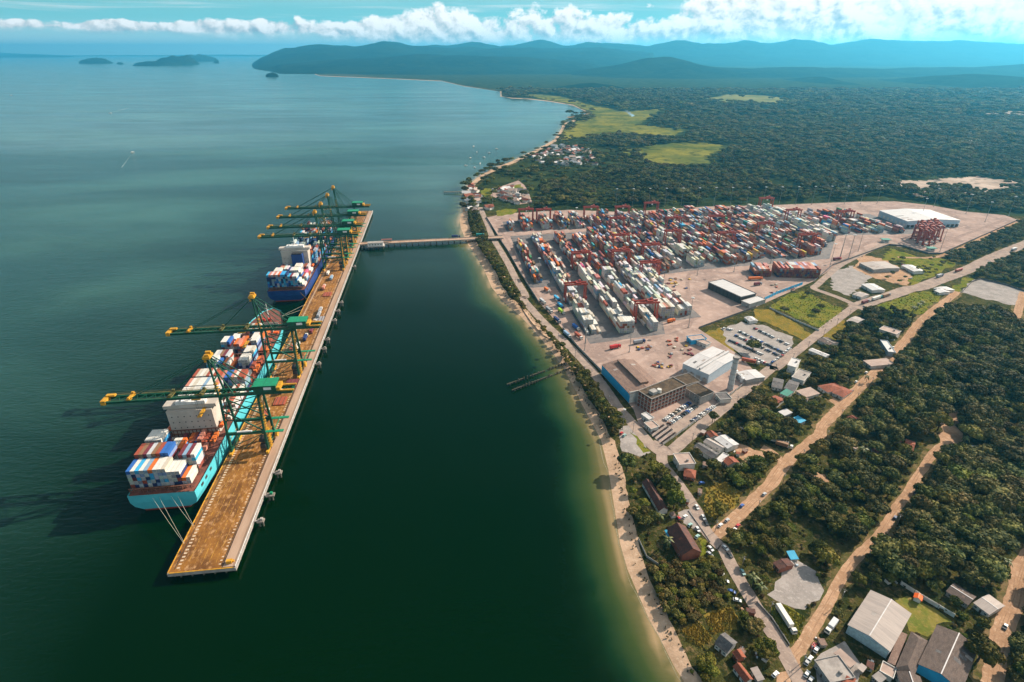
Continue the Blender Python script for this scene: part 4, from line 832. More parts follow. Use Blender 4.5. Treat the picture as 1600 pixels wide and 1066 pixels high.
# on the light-blue ship: heights per column from the seaward side, colours of the top tier
def ship_bays(O, bays, place):
    for yb, cols, tops, nm in bays:
        nc = len(cols); org = O + QA * yb + QB * (-nc * 2.58 / 2)
        def colf(c, b_, k, h, tops=tops):
            if k == h - 1 and tops: return tops[c], tops[c] in ('white', 'cream')
            q = pick(tops_mix); return q, q == 'white'
        block(org, QRZ, nc, 1, [[q] for q in cols], colf, place, nm, 'stack', z0=15.6)
tops_mix = {'steel blue': 5, 'light grey': 4, 'white': 4, 'navy': 3, 'grey': 4, 'sky blue': 2, 'rust red': 2, 'maroon': 1}
W, B_, CY, GB, OR, MR_, BR, LG, RR, NV_, PK, TL, SM, CRM = 'white', 'blue', 'sky blue', 'steel blue', 'orange', 'maroon', 'brown', 'light grey', 'rust red', 'navy', 'pink', 'teal', 'salmon', 'cream'
ship_bays(S1O, [
    (3.5, [5,5,5,5,5,5,5,5,5,4,4,4,2,2,0], [B_,W,CY,W,GB,OR,W,W,CRM,W,W,W,OR,W,W], 'sternmost bay'),
    (16.5, [6,6,6,6,6,6,6,6,1,1,5,5,5,5,0], [RR,BR,MR_,LG,BR,RR,B_,B_,OR,OR,MR_,GB,MR_,W,W], 'second bay from the stern'),
    (31.5, [6,6,6,6,0,3,3,3,1,1,1,1,1,0,0], [W,W,W,W,W,W,W,OR,RR,OR,MR_,RR,SM,W,W], 'third bay from the stern'),
    (44.5, [1,0,0,0,0,1,0,1,1,1,2,1,0,1,0], [RR,W,W,W,W,MR_,W,OR,RR,B_,SM,RR,W,OR,W], 'bay behind the superstructure'),
    (74, [1,2,2,1,1,5,5,5,5,5,5,4,1,1,1], [W,W,CRM,RR,SM,W,W,W,W,W,CRM,W,W,RR,W], 'bay just past the superstructure'),
    (87, [6,6,6,6,6,6,6,6,6,6,1,1,3,3,2], [W,W,CRM,W,W,GB,W,W,W,W,RR,MR_,W,RR,W], 'second bay past the superstructure'),
    (100.5, [6,6,6,6,6,6,6,6,6,1,1,0,3,3,3], [SM,W,CRM,W,W,GB,W,W,SM,RR,RR,W,W,RR,W], 'third bay past the superstructure'),
    (115, [6,6,6,6,6,6,6,5,5,5,5,5,5,5,5], [RR,CRM,W,CRM,RR,W,RR,RR,SM,B_,B_,SM,W,RR,RR], 'midship bay'),
    (128, [2,1,1,2,1,2,2,1,2,2,1,2,2,2,1], [GB,NV_,BR,NV_,MR_,GB,BR,NV_,RR,OR,RR,W,RR,W,RR], 'fifth bay past the superstructure'),
    (143, [5,5,5,4,2,4,4,3,2,2,5,5,5,2,1], [W,W,W,B_,NV_,OR,W,OR,NV_,MR_,W,W,W,RR,OR], 'sixth bay past the superstructure'),
    (158, [4,4,4,4,4,1,1,1,1,1,5,5,5,1,1], [W,LG,BR,MR_,LG,RR,MR_,BR,BR,SM,W,W,CRM,OR,RR], 'seventh bay past the superstructure'),
    (180, [5,5,5,2,4,4,3,1,1,1,5,5,1,1,1], [W,W,B_,W,OR,SM,OR,RR,MR_,RR,W,W,RR,RR,OR], 'eighth bay past the superstructure'),
    (196, [0,3,3,1,2,2,1,1,3,3,3,3,1,1,0], [W,W,W,RR,SM,OR,W,RR,W,W,SM,OR,RR,RR,W], 'ninth bay past the superstructure'),
    (211, [0,0,2,2,1,1,4,4,4,4,2,2,0,0,0], [W,W,W,SM,RR,W,W,OR,W,W,SM,OR,W,W,W], 'bay nearest the bow')], 'light-blue ship')
def rnd_h(n, a, b): return [random.randint(a, b) for _ in range(n)]
def rnd_c(n, pal): return [pick(pal) for _ in range(n)]
S2M = {'white': 4, 'salmon': 2, 'rust red': 3, 'navy': 3, 'sky blue': 1, 'steel blue': 3, 'maroon': 2, 'orange': 1.5, 'brown': 2, 'light grey': 2}
tops_mix = {'navy': 5, 'steel blue': 4, 'sky blue': 3, 'blue': 3, 'grey': 2, 'light grey': 1}
ship_bays(S2O, [(4, [6,6,6,6,6,6,6,6,6,5,5,5,5,3,2,1], [CY,SM,W,SM,W,OR,CY,CY,NV_,CY,MR_,W,W,W,W,W], 'sternmost bay'),
    (17.5, [3,4,6,6,6,2,1,2,6,6,6,6,6,5,3,3], [BR,BR,W,W,W,BR,BR,BR,NV_,W,W,W,W,W,RR,W], 'second bay from the stern'),
    (31, [3,3,4,5,5,5,5,1,1,3,6,6,6,3,3,2], [BR,OR,BR,SM,SM,W,W,BR,RR,RR,W,W,W,RR,PK,RR], 'third bay from the stern'),
    (45, rnd_h(16, 2, 4), rnd_c(16, S2M), 'fourth bay from the stern')]
    + [(79 + 13.4 * k, rnd_h(16, 1, 6), rnd_c(16, S2M), f'{od(k + 1)} bay past the superstructure') for k in range(12)], 'navy ship')
for O, nm in ((S1O, ship1), (S2O, ship2)):                   # lashing bridges between the bays
    for y in ((0.8, 15.9, 29.6, 43.6, 57, 86.6, 99.8, 113.9, 127.4, 141.9, 156.5, 171, 194.5, 209.5) if nm is ship1 else (1.5, 17, 30.4, 44.4, 92, 105.6, 119, 132.4, 146, 159)):
        hgt = 3.0 if y < 3 else 6.5
        lb = MB()
        for x in np.arange(-19, 19.1, 2.58): lb.box((x, y, 14 + hgt / 2), (0.35, 0.5, hgt))
        lb.box((0, y, 14 + hgt), (39, 0.9, 0.3)).box((0, y, 14 + hgt / 2), (39, 0.8, 0.25)); lb.obj('lashing_bridge', m_lash, nm)
MB().box((10, 66, 22), (16, 5, 0.4)).obj('hatch_cover', m_super, ship1)
for k in range(18): MB().box((random.uniform(-15, 17), random.choice([46, 48, 50, 53, 55, 172, 174, 176, 224, 228, 232, 236]), 14.9), (random.uniform(1.5, 5), random.uniform(1, 3), random.uniform(.8, 2.5))).obj('deck_gear', random.choice([m_red, m_orange, m_super, m_lash]), ship1)
# terminal yard: rows run along RA, ordered inland along RB
RA = Vector((-0.139, 0.9903, 0)); RB = Vector((0.9903, 0.139, 0)); RRZ = math.atan2(RB.y, RB.x)
def Y_(s, t_, z=LZ): return Vector((RB.x * s + RA.x * t_, RB.y * s + RA.y * t_, z))
def yard_row(s, t0, t1, name, pal, mean, near=None, nc=6, seed=0, far_pal=None, split=0.5, full=0.93):
    rr = random.Random(seed + int(s * 10)); nb = int((t1 - t0) / 12.75); H = []
    base = [max(.6, min(5, mean + rr.gauss(-.15, 1.15))) for _ in range(nb)]
    for c in range(nc):
        H.append([0 if rr.random() > full else int(round(max(0, min(5, base[b_] + rr.gauss(0, 1.3))))) for b_ in range(nb)])
    if near: 
        for b_, hs in enumerate(near):
            for c in range(nc): H[c][b_] = hs[c]
    memo = {}
    def colf(c, b_, k, h):
        pl_ = pal if (far_pal is None or b_ < nb * split) else far_pal
        key = (c // 2, b_, k // 2)
        if key not in memo: memo[key] = pick(pl_, rr)
        q = memo[key] if rr.random() < 0.45 else pick(pl_, rr)
        return q, q in ('white', 'cream') and rr.random() < 0.85
    block(Y_(s, t0), RRZ, nc, nb, H, colf, name, 'bay', 'stack')
    return s
ROWS = [(120, 655, 838, 'row nearest the shore', MIX, 2.2, None, 4, None), (148, 505, 850, 'second row from the shore', WHT, 3.4, [[1,0,2,2,0,1],[4,4,4,4,2,2],[5,5,5,3,4,3]], 6, MIX),
    (182, 503, 852, 'third row from the shore', WHT, 3.3, [[5,5,5,5,5,5],[3,1,4,4,3,3],[4,4,4,5,2,1]], 6, MIX), (210, 503, 845, 'fourth row from the shore', WHT, 3.2, [[0,0,3,4,4,0],[0,1,3,3,4,3],[0,2,4,4,3,3]], 6, MIX),
    (237, 532, 856, 'fifth row from the shore', WHT, 3.9, [[5,5,5,5,5,5],[5,5,5,4,5,5],[3,4,5,5,4,5]], 6, MIX), (259, 537, 862, 'sixth row from the shore', WHT, 3.6, [[2,3,3,3,4,4],[3,4,4,2,4,3]], 6, MIX),
    (286, 668, 868, 'seventh row from the shore', MIX, 3.4, None, 6, None), (311, 682, 872, 'eighth row from the shore', WHT, 3.6, None, 6, MIX), (342, 684, 960, 'ninth row from the shore', WHT, 3.6, None, 6, MIX),
    (372, 700, 962, 'tenth row from the shore', MIX, 3.6, None, 6, None), (390, 686, 962, 'eleventh row from the shore', MIX, 3.5, None, 6, None), (416, 694, 962, 'twelfth row from the shore', MIX, 3.4, None, 6, None),
    (444, 706, 962, 'thirteenth row from the shore', MIX, 3.6, None, 6, None), (472, 704, 962, 'fourteenth row from the shore', MIX, 3.4, None, 6, None), (500, 700, 962, 'fifteenth row from the shore', MIX, 3.3, None, 6, None),
    (528, 708, 962, 'sixteenth row from the shore', MIX, 3.3, None, 6, None), (560, 740, 962, 'seventeenth row from the shore', MIX, 2.6, None, 6, WHT), (590, 765, 962, 'eighteenth row from the shore', WHT, 3.6, None, 6, None),
    (617, 790, 955, 'nineteenth row from the shore', WHT, 2.4, None, 5, None), (648, 800, 925, 'twentieth row from the shore', MIX, 4.6, None, 3, None), (672, 800, 925, 'twenty-first row from the shore', MIX, 2.6, None, 6, None), (698, 796, 915, 'twenty-second row from the shore', MIX, 2.7, None, 6, None), (730, 790, 900, 'innermost long row', MIX, 2.0, None, 5, None),
    (121, 890, 940, 'short row at the far corner by the shore', MIX, 2.6, None, 3, None), (143, 886, 955, 'second short far row', MIX, 3.4, None, 6, None), (176, 890, 955, 'third short far row', MIX, 3.4, None, 6, None), (205, 890, 955, 'fourth short far row', MIX, 3.2, None, 6, None), (231, 888, 955, 'fifth short far row', MIX, 3.8, None, 6, None), (259, 884, 955, 'sixth short far row', MIX, 3.5, None, 6, None), (286, 882, 960, 'seventh short far row', MIX, 3.4, None, 6, None), (313, 884, 960, 'eighth short far row', MIX, 3.0, None, 6, None)]
for s, t0, t1, nm, pal, mean, near, nc, fp in ROWS: yard_row(s, t0, t1, nm, pal, mean, near, nc, 11, fp)
# the wall of dark containers along the inner yard road, ends facing the road
so = Y_(401, 641)
def dkf(c, b_, k, h): return (pick({'salmon': 4, 'rust red': 3, 'light grey': 2, 'steel blue': 1}) if k == h - 1 else pick({'maroon': 5, 'rust red': 4, 'brown': 3, 'navy': 1})), False
ds = Gp(1178, 432); de = Gp(1284, 436); drz = math.atan2((de - ds).y, (de - ds).x); ncl = int((de - ds).length / 2.62)
block(ds, drz, ncl, 2, [[0 if c in (8, 9, 10) else (4 if c < 8 else 5) - (1 if random.random() < .2 else 0) for _ in range(2)] for c in range(ncl)], dkf, 'dark wall by the yard road', 'bay', 'stack')
# which boxes show largest: near ones with a face in the open
for q in BOXES:
    x, y, z = q['p']; q['d'] = math.sqrt(x * x + y * y + (CAM_H - z) ** 2); X_, Y2 = proj(x, y, z)
    q['vis'] = (q['d'] * (1.0 if q['top'] else 1.7 if q['b'] == 0 else 2.5)) if -40 < X_ < 1640 and -40 < Y2 < 1106 else 1e9
order = sorted(range(len(BOXES)), key=lambda k: BOXES[k]['vis'])
IND = set(order[:300]); cache = {}
for k in order[:300]:
    q = BOXES[k]; key = (q['col'], q['L'], q['reef'])
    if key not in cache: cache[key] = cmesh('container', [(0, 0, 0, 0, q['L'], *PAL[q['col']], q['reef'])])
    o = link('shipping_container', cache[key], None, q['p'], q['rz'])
    lvl = 'on top' if q['top'] else od(q['h'] - q['tier']) + ' from top'
    if 'ship' in q['place']: lb = f"{q['col']} container {lvl}, {od(q['c'] + 1)} stack from seaward, {q['bay']}, {q['place']}"
    else: lb = f"{q['col']} container {lvl}, {od(q['c'] + 1)} stack across, {od(q['b'] + 1)} bay, {q['place']}"
    tag(o, lb, 'container', 'containers stacked ' + ('on the ' if 'ship' in q['place'] else 'in the yard, ') + q['place'])
rest = [BOXES[k] for k in order[300:]]
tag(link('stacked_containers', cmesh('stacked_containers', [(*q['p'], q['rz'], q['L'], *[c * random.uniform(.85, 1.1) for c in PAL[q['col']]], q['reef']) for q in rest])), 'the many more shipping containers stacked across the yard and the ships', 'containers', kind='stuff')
print('containers', len(BOXES))
# ------------------------------------------------------------------ yard gantries and masts
m_rtg = mat('gantry_red', (0.36, 0.055, 0.028), (0.26, 0.040, 0.024), 0.6, 0.5)
def make_rtg():
    r = thing('yard_gantry_crane', 'x', 'gantry crane')
    for x in (-11.6, 11.6):
        for y in (-4, 4):
            MB().bar((x, y, 1.6), (x, y * 0.8, 22), 1.3, 1.2).obj('leg', m_rtg, r)
            for d in (-1, 1): MB().tube((x - .4, y + d, .8), (x + .4, y + d, .8), .8, n=8).obj('wheel', m_black, r)
        MB().bar((x, -5.6, 2.2), (x, 5.6, 2.2), 1.1, 1.3).obj('sill_beam', m_rtg, r)
        MB().bar((x, -3.2, 21), (x, 3.2, 21), 1.0, 1.2).obj('end_beam', m_rtg, r)
        MB().bar((x, -3.8, 4), (x, 3.3, 19), 0.4).obj('brace', m_rtg, r)
    for y in (-3.2, 3.2): MB().bar((-13.4, y, 22.6), (13.4, y, 22.6), 1.1, 1.9).obj('main_girder', m_rtg, r)
    tr_ = MB().box((3, 0, 24), (6, 6.4, 1.6)).box((5, 1, 25.6), (2.4, 3, 1.8)).obj('trolley', m_rtg, r)
    MB().box((0.2, -2.4, 20.4), (2, 2, 2.2)).obj('operator_cab', m_white, tr_)
    MB().box((12.9, 0, 5.0), (1.8, 5.5, 3.0)).obj('power_pack', m_rtg, r)
    MB().box((-12.6, 0, 4.0), (1.2, 3.5, 2.0)).obj('control_cabinet', m_white, r)
    return freeze(r)
rtg = make_rtg()
rtg_at = [('fourth row', 218, 528), ('second row', 156, 590), ('third row', 190, 700), ('fifth row', 245, 700), ('sixth row', 267, 650), ('sixth row', 267, 770), ('seventh row', 294, 720), ('seventh row far end', 290, 860), ('ninth row', 350, 780), ('tenth row', 380, 850), ('tenth row by the forest', 380, 950), ('twelfth row', 424, 760), ('thirteenth row', 452, 850), ('fifteenth row', 508, 800), ('sixteenth row', 536, 735), ('eighteenth row by the forest', 598, 955), ('eighteenth row', 598, 870), ('twenty-first row', 680, 850), ('third short far row', 184, 930), ('sixth short far row', 267, 935), ('eighth short far row', 321, 930), ('second short far row', 155, 935)]
for k, (nm, s, t_) in enumerate(rtg_at):
    lb = f'red rubber-tyred gantry crane straddling the {nm}' + (' at its far half' if (nm, t_) == ('sixth row', 770) else '') + (' of containers' if 'short' not in nm and 'by the' not in nm else '')
    if k == 0: rtg.location = Y_(s, t_); rtg.rotation_euler = (0, 0, RRZ); rtg['label'] = 'red gantry crane over white containers at the near end of the fourth row'; rtg['group'] = 'red yard gantry cranes'
    elif k == 1: copy_tree(rtg, Y_(s, t_), RRZ, 'red gantry crane over the white reefers halfway up the second row', 'red yard gantry cranes')
    else: copy_tree(rtg, Y_(s, t_), RRZ, lb, 'red yard gantry cranes')
for k, (x, y) in enumerate([(1432, 378), (1441, 381), (1450, 378), (1459, 374), (1436, 371), (1446, 371), (1456, 368)]):
    copy_tree(rtg, Gp(x, y), RRZ + 1.2, f'red gantry crane parked in the idle cluster at the yard\'s inland end, {od(k + 1)} of seven', 'idle gantry cranes at the yard\'s inland end')
m_galv = mat('galvanised_steel', (0.42, 0.42, 0.41), None, rough=0.5)
def make_mast():
    r = thing('floodlight_mast', 'x', 'light mast')
    MB().tube((0, 0, 0), (0, 0, 34), 0.34, 0.16, 8).obj('pole', mat('mast_steel', (0.22, 0.22, 0.21), None, rough=.6), r)
    hd = MB().tube((0, 0, 33.6), (0, 0, 34.2), 1.5, 1.5, 10).obj('head_ring', m_galv, r)
    for k in range(6): MB().box((1.7 * math.cos(k * 1.047), 1.7 * math.sin(k * 1.047), 33.7), (0.7, 0.7, 0.4), k * 1.047).obj('floodlight', m_white, hd)
    MB().box((0, 0, 0.3), (1.4, 1.4, 0.6)).obj('footing', m_conc, r)
    return freeze(r)
mast = make_mast()
masts = [('e',600,1050,'at the near end of the second container row'), ('h',370,312,'behind the blue-walled warehouse'), ('h',780,142,'by the fence beyond the white workshop'), ('e',835,605,'in the lane beside the fourth row'), ('e',1145,592,'at the head of the scrap corner'), ('f',210,800,'at the end of the eighth row'), ('f',515,772,'before the end of the tenth row'), ('f',820,702,'at the end of the thirteenth row'), ('f',1310,742,'by the inner fence past the dark container wall'), ('f',1400,660,'in the open apron, first past the rows'), ('f',1470,662,'in the open apron, second past the rows'), ('f',1550,600,'in the open apron, third past the rows'),
    ('e',293,285,'at the cross lane behind the first row'), ('e',530,252,'at the cross lane behind the third row'), ('e',275,640,'beside the nearest row to the shore'), ('d',728,322,'at the forest edge by the shore corner'), ('d',450,270,'beside the coastal road near the village'), ('g',805,322,'behind the great white warehouse'), ('g',1062,375,'on the far fence past the great warehouse'), ('g',1400,392,'at the far inland corner of the yard'), ('g',1212,442,'on the inland apron'), ('g',705,410,'beside the great white warehouse front'), ('g',60,730,'by the inner fence, seaward of the green sheds'), ('g',130,730,'by the inner fence near the green shed'), ('g',800,650,'on the apron by the idle gantries'), ('g',855,675,'at the apron corner by the second green shed')]
for k in range(17): masts.append(('p', 962 + k * 25.5, 324 - k * 0.35, f'along the forest edge of the yard, {od(k + 1)} from the sea'))
masts += [('h',322,850,'on the coastal road beside the gatehouse'), ('h',60,300,'at the shoreward fence by the factory')]
for k, (r_, x, y, nm) in enumerate(masts):
    if k == 0: o = mast; o.location = G(r_, x, y); o['label'] = 'tall floodlight mast ' + nm; o['group'] = 'yard floodlight masts'
    else: o = copy_tree(mast, G(r_, x, y), 0, 'tall floodlight mast ' + nm, 'yard floodlight masts')
    if 'gatehouse' in nm: o.scale = (.6, .6, .55)

# ------------------------------------------------------------------ buildings
FOOT = []
m_tile = mat('red_clay_tile', (0.26, 0.075, 0.04), (0.17, 0.05, 0.032), 0.5, 0.9, 0.05, c3=(0.33, 0.12, 0.06), fine=(2.5, 0.35))
m_tiled = mat('old_dark_tile', (0.11, 0.045, 0.035), (0.06, 0.034, 0.03), 0.5, 0.9, 0.05, c3=(0.16, 0.07, 0.045), fine=(2.5, 0.35))
m_browns = mat('brown_cement_sheet', (0.125, 0.09, 0.075), (0.085, 0.062, 0.052), 0.25, 0.9, 0.04, c3=(0.16, 0.12, 0.10), streak=(1, 3.0, 1), fine=(1.5, 0.25))
m_greys = mat('grey_metal_sheet', (0.36, 0.30, 0.265), (0.29, 0.245, 0.22), 0.2, 0.7, 0.03, streak=(3.5, 0.4, 1), fine=(1.2, 0.12))
m_pale = mat('pale_metal_sheet', (0.52, 0.50, 0.49), (0.44, 0.42, 0.41), 0.2, 0.6, 0.02, streak=(3.5, 0.4, 1), fine=(1.0, 0.08))
m_dgrey = mat('dark_cement_sheet', (0.13, 0.12, 0.12), (0.08, 0.075, 0.075), 0.3, 0.9, 0.03, c3=(0.19, 0.17, 0.155), fine=(1.5, 0.25))
m_pink = mat('pinkish_cement_roof', (0.42, 0.31, 0.255), (0.33, 0.24, 0.20), 0.3, 0.9, 0.02, fine=(1.2, 0.15))
m_rusty = mat('rusty_brown_sheet', (0.235, 0.15, 0.115), (0.155, 0.10, 0.082), 0.14, 0.9, 0.03, c3=(0.30, 0.20, 0.15), streak=(1, 3.5, 1), fine=(1.2, 0.2))
m_mossy = mat('mossy_flat_roof', (0.075, 0.058, 0.045), (0.13, 0.095, 0.065), 0.22, 0.95, 0.05, c3=(0.05, 0.045, 0.035), fine=(1.2, 0.4))
m_bluew = mat('bright_blue_wall', (0.03, 0.36, 0.62), (0.035, 0.31, 0.55), 0.3, 0.7)
m_wallw = mat('whitewashed_wall', (0.66, 0.63, 0.58), (0.52, 0.49, 0.44), 0.35, 0.85)
m_wallg = mat('grey_render_wall', (0.36, 0.335, 0.31), (0.28, 0.26, 0.24), 0.35, 0.9)
m_wallb = mat('pale_blue_wall', (0.42, 0.50, 0.56), (0.36, 0.44, 0.50), 0.3, 0.8)
m_brick = mat('red_brick_wall', (0.30, 0.10, 0.06), (0.22, 0.075, 0.05), 0.6, 0.9)
m_teal = mat('green_sheet_roof', (0.03, 0.22, 0.16), (0.04, 0.17, 0.13), 0.3, 0.7)
m_blueroof = mat('blue_tarp_roof', (0.04, 0.32, 0.52), (0.06, 0.38, 0.56), 0.4, 0.6)
m_door = mat('wooden_door', (0.10, 0.055, 0.03), None, rough=0.7)
def fit(A, B_, C_):
    """three roof corners (two along the ridge, one across) -> centre, length, width, heading"""
    d = Vector((B_.x - A.x, B_.y - A.y, 0)); L = d.length; d.normalize(); n = Vector((-d.y, d.x, 0)); wv_ = (C_ - B_).dot(n)
    c = A + d * L / 2 + n * wv_ / 2; return Vector((c.x, c.y, LZ)), L, abs(wv_), math.atan2(d.y, d.x)
def house(r_, a, b_, c, label, roof='gable', h=3.0, rise=1.4, rm=m_tile, wm=m_wallw, cat='house', name='house', group=None, nwin=3, over=0.45, chimney=False):
    cen, L, Wd, rz = fit(G(r_, *a, LZ + h), G(r_, *b_, LZ + h), G(r_, *c, LZ + h))
    FOOT.append((cen.x, cen.y, L / 2 + 1.5, Wd / 2 + 1.5, rz))
    o = thing(name, label, cat, cen, rz, group); hl, hw = L / 2 - over, Wd / 2 - over
    wb = MB()
    if roof in ('gable',):
        vs = [(-hl, -hw, 0), (hl, -hw, 0), (hl, hw, 0), (-hl, hw, 0), (-hl, -hw, h), (hl, -hw, h), (hl, hw, h), (-hl, hw, h), (-hl, 0, h + rise * hw / (Wd / 2)), (hl, 0, h + rise * hw / (Wd / 2))]
        wb.add(vs, [(0, 1, 5, 4), (1, 2, 6, 9, 5), (2, 3, 7, 6), (3, 0, 4, 8, 7)])
    else: wb.box((0, 0, h / 2), (hl * 2, hw * 2, h))
    wl_ = wb.obj('wall', wm, o); rb = MB(); t_ = 0.18; el_, ew = L / 2, Wd / 2
    if roof == 'gable':
        for sy in (-1, 1):
            p = [(-el_, sy * ew, h - .12), (el_, sy * ew, h - .12), (el_, 0, h + rise), (-el_, 0, h + rise)]
            if sy > 0: p = p[::-1]
            pts = p + [(x, y, z + t_) for x, y, z in p]
            rs = MB().add(pts, [(3, 2, 1, 0), (4, 5, 6, 7), (0, 1, 5, 4), (1, 2, 6, 5), (2, 3, 7, 6), (3, 0, 4, 7)]).obj('roof_slope', rm, o)
        MB().box((0, 0, h + rise + t_ * .8), (L, .45, .22)).obj('ridge_cap', m_pale if rm in (m_browns, m_greys, m_pale) else rm, o)
    elif roof == 'hip':
        k = max(el_ - ew, 0.3)
        vs = [(-el_, -ew, h), (el_, -ew, h), (el_, ew, h), (-el_, ew, h), (-k, 0, h + rise), (k, 0, h + rise)]
        rb.add(vs, [(0, 1, 5, 4), (1, 2, 5), (2, 3, 4, 5), (3, 0, 4), (3, 2, 1, 0)]).obj('roof', rm, o)
    elif roof == 'mono':
        p = [(-el_, -ew, h), (el_, -ew, h), (el_, ew, h + rise), (-el_, ew, h + rise)]
        rb.add(p + [(x, y, z + t_) for x, y, z in p], [(3, 2, 1, 0), (4, 5, 6, 7), (0, 1, 5, 4), (1, 2, 6, 5), (2, 3, 7, 6), (3, 0, 4, 7)]).obj('roof', rm, o)
    else:
        rb.box((0, 0, h + .1), (L, Wd, .25)).obj('roof', rm, o)
        pm = MB().box((0, -ew + .15, h + .45), (L, .3, .5)).box((0, ew - .15, h + .45), (L, .3, .5)).box((-el_ + .15, 0, h + .45), (.3, Wd - .6, .5)).box((el_ - .15, 0, h + .45), (.3, Wd - .6, .5)); pm.obj('parapet', wm, o)
    for sy in (-1, 1):
        for q in range(nwin):
            x = -hl + (q + .5) * 2 * hl / nwin
            if q == nwin // 2 and sy < 0: MB().box((x, sy * hw, 1.05), (.95, .12, 2.1)).obj('door', m_door, o)
            else:
                wf = MB().box((x, sy * hw, 1.6), (1.3, .14, 1.1)).obj('window', m_white, o); MB().box((x, sy * (hw + .05), 1.6), (1.1, .1, .9)).obj('pane', m_glass, wf)
                if h > 5: wf = MB().box((x, sy * hw, 4.4), (1.3, .14, 1.1)).obj('window', m_white, o); MB().box((x, sy * (hw + .05), 4.4), (1.1, .1, .9)).obj('pane', m_glass, wf)
    if roof == 'gable' and L > 9:
        for q in range(random.randint(2, 5)):
            sy = random.choice((-1, 1)); f0 = random.uniform(.15, .7); x0 = random.uniform(-el_ * .8, el_ * .7); dx = random.uniform(.9, 1.6) * (1 + L / 60); f1 = min(.95, f0 + random.uniform(.15, .4))
            zz = lambda f: h - .12 + (rise + .12) * (1 - f) + t_ + .025
            pq = [(x0, sy * ew * f0, zz(f0)), (x0 + dx, sy * ew * f0, zz(f0)), (x0 + dx, sy * ew * f1, zz(f1)), (x0, sy * ew * f1, zz(f1))]
            MB().poly(pq if sy > 0 else pq[::-1]).obj('roof_patch', random.choice([m_rusty, m_greys, m_dgrey, m_conc] if rm not in (m_tile, m_tiled) else [m_tile, m_tiled, m_tiled]), o)
    if roof == 'flat' and r_ in 'ijkl' and L > 7:
        MB().tube((L * .2, Wd * .1, h + .2), (L * .2, Wd * .1, h + 1.6), .9, .8, 10).obj('water_tank', random.choice([m_bluew, m_conc]), o)
    if chimney: MB().box((hl * .4, hw * .4, h + rise), (.8, .8, 1.6)).obj('chimney', m_brick, o)
    return o, L, Wd
HS = 'houses of the village'
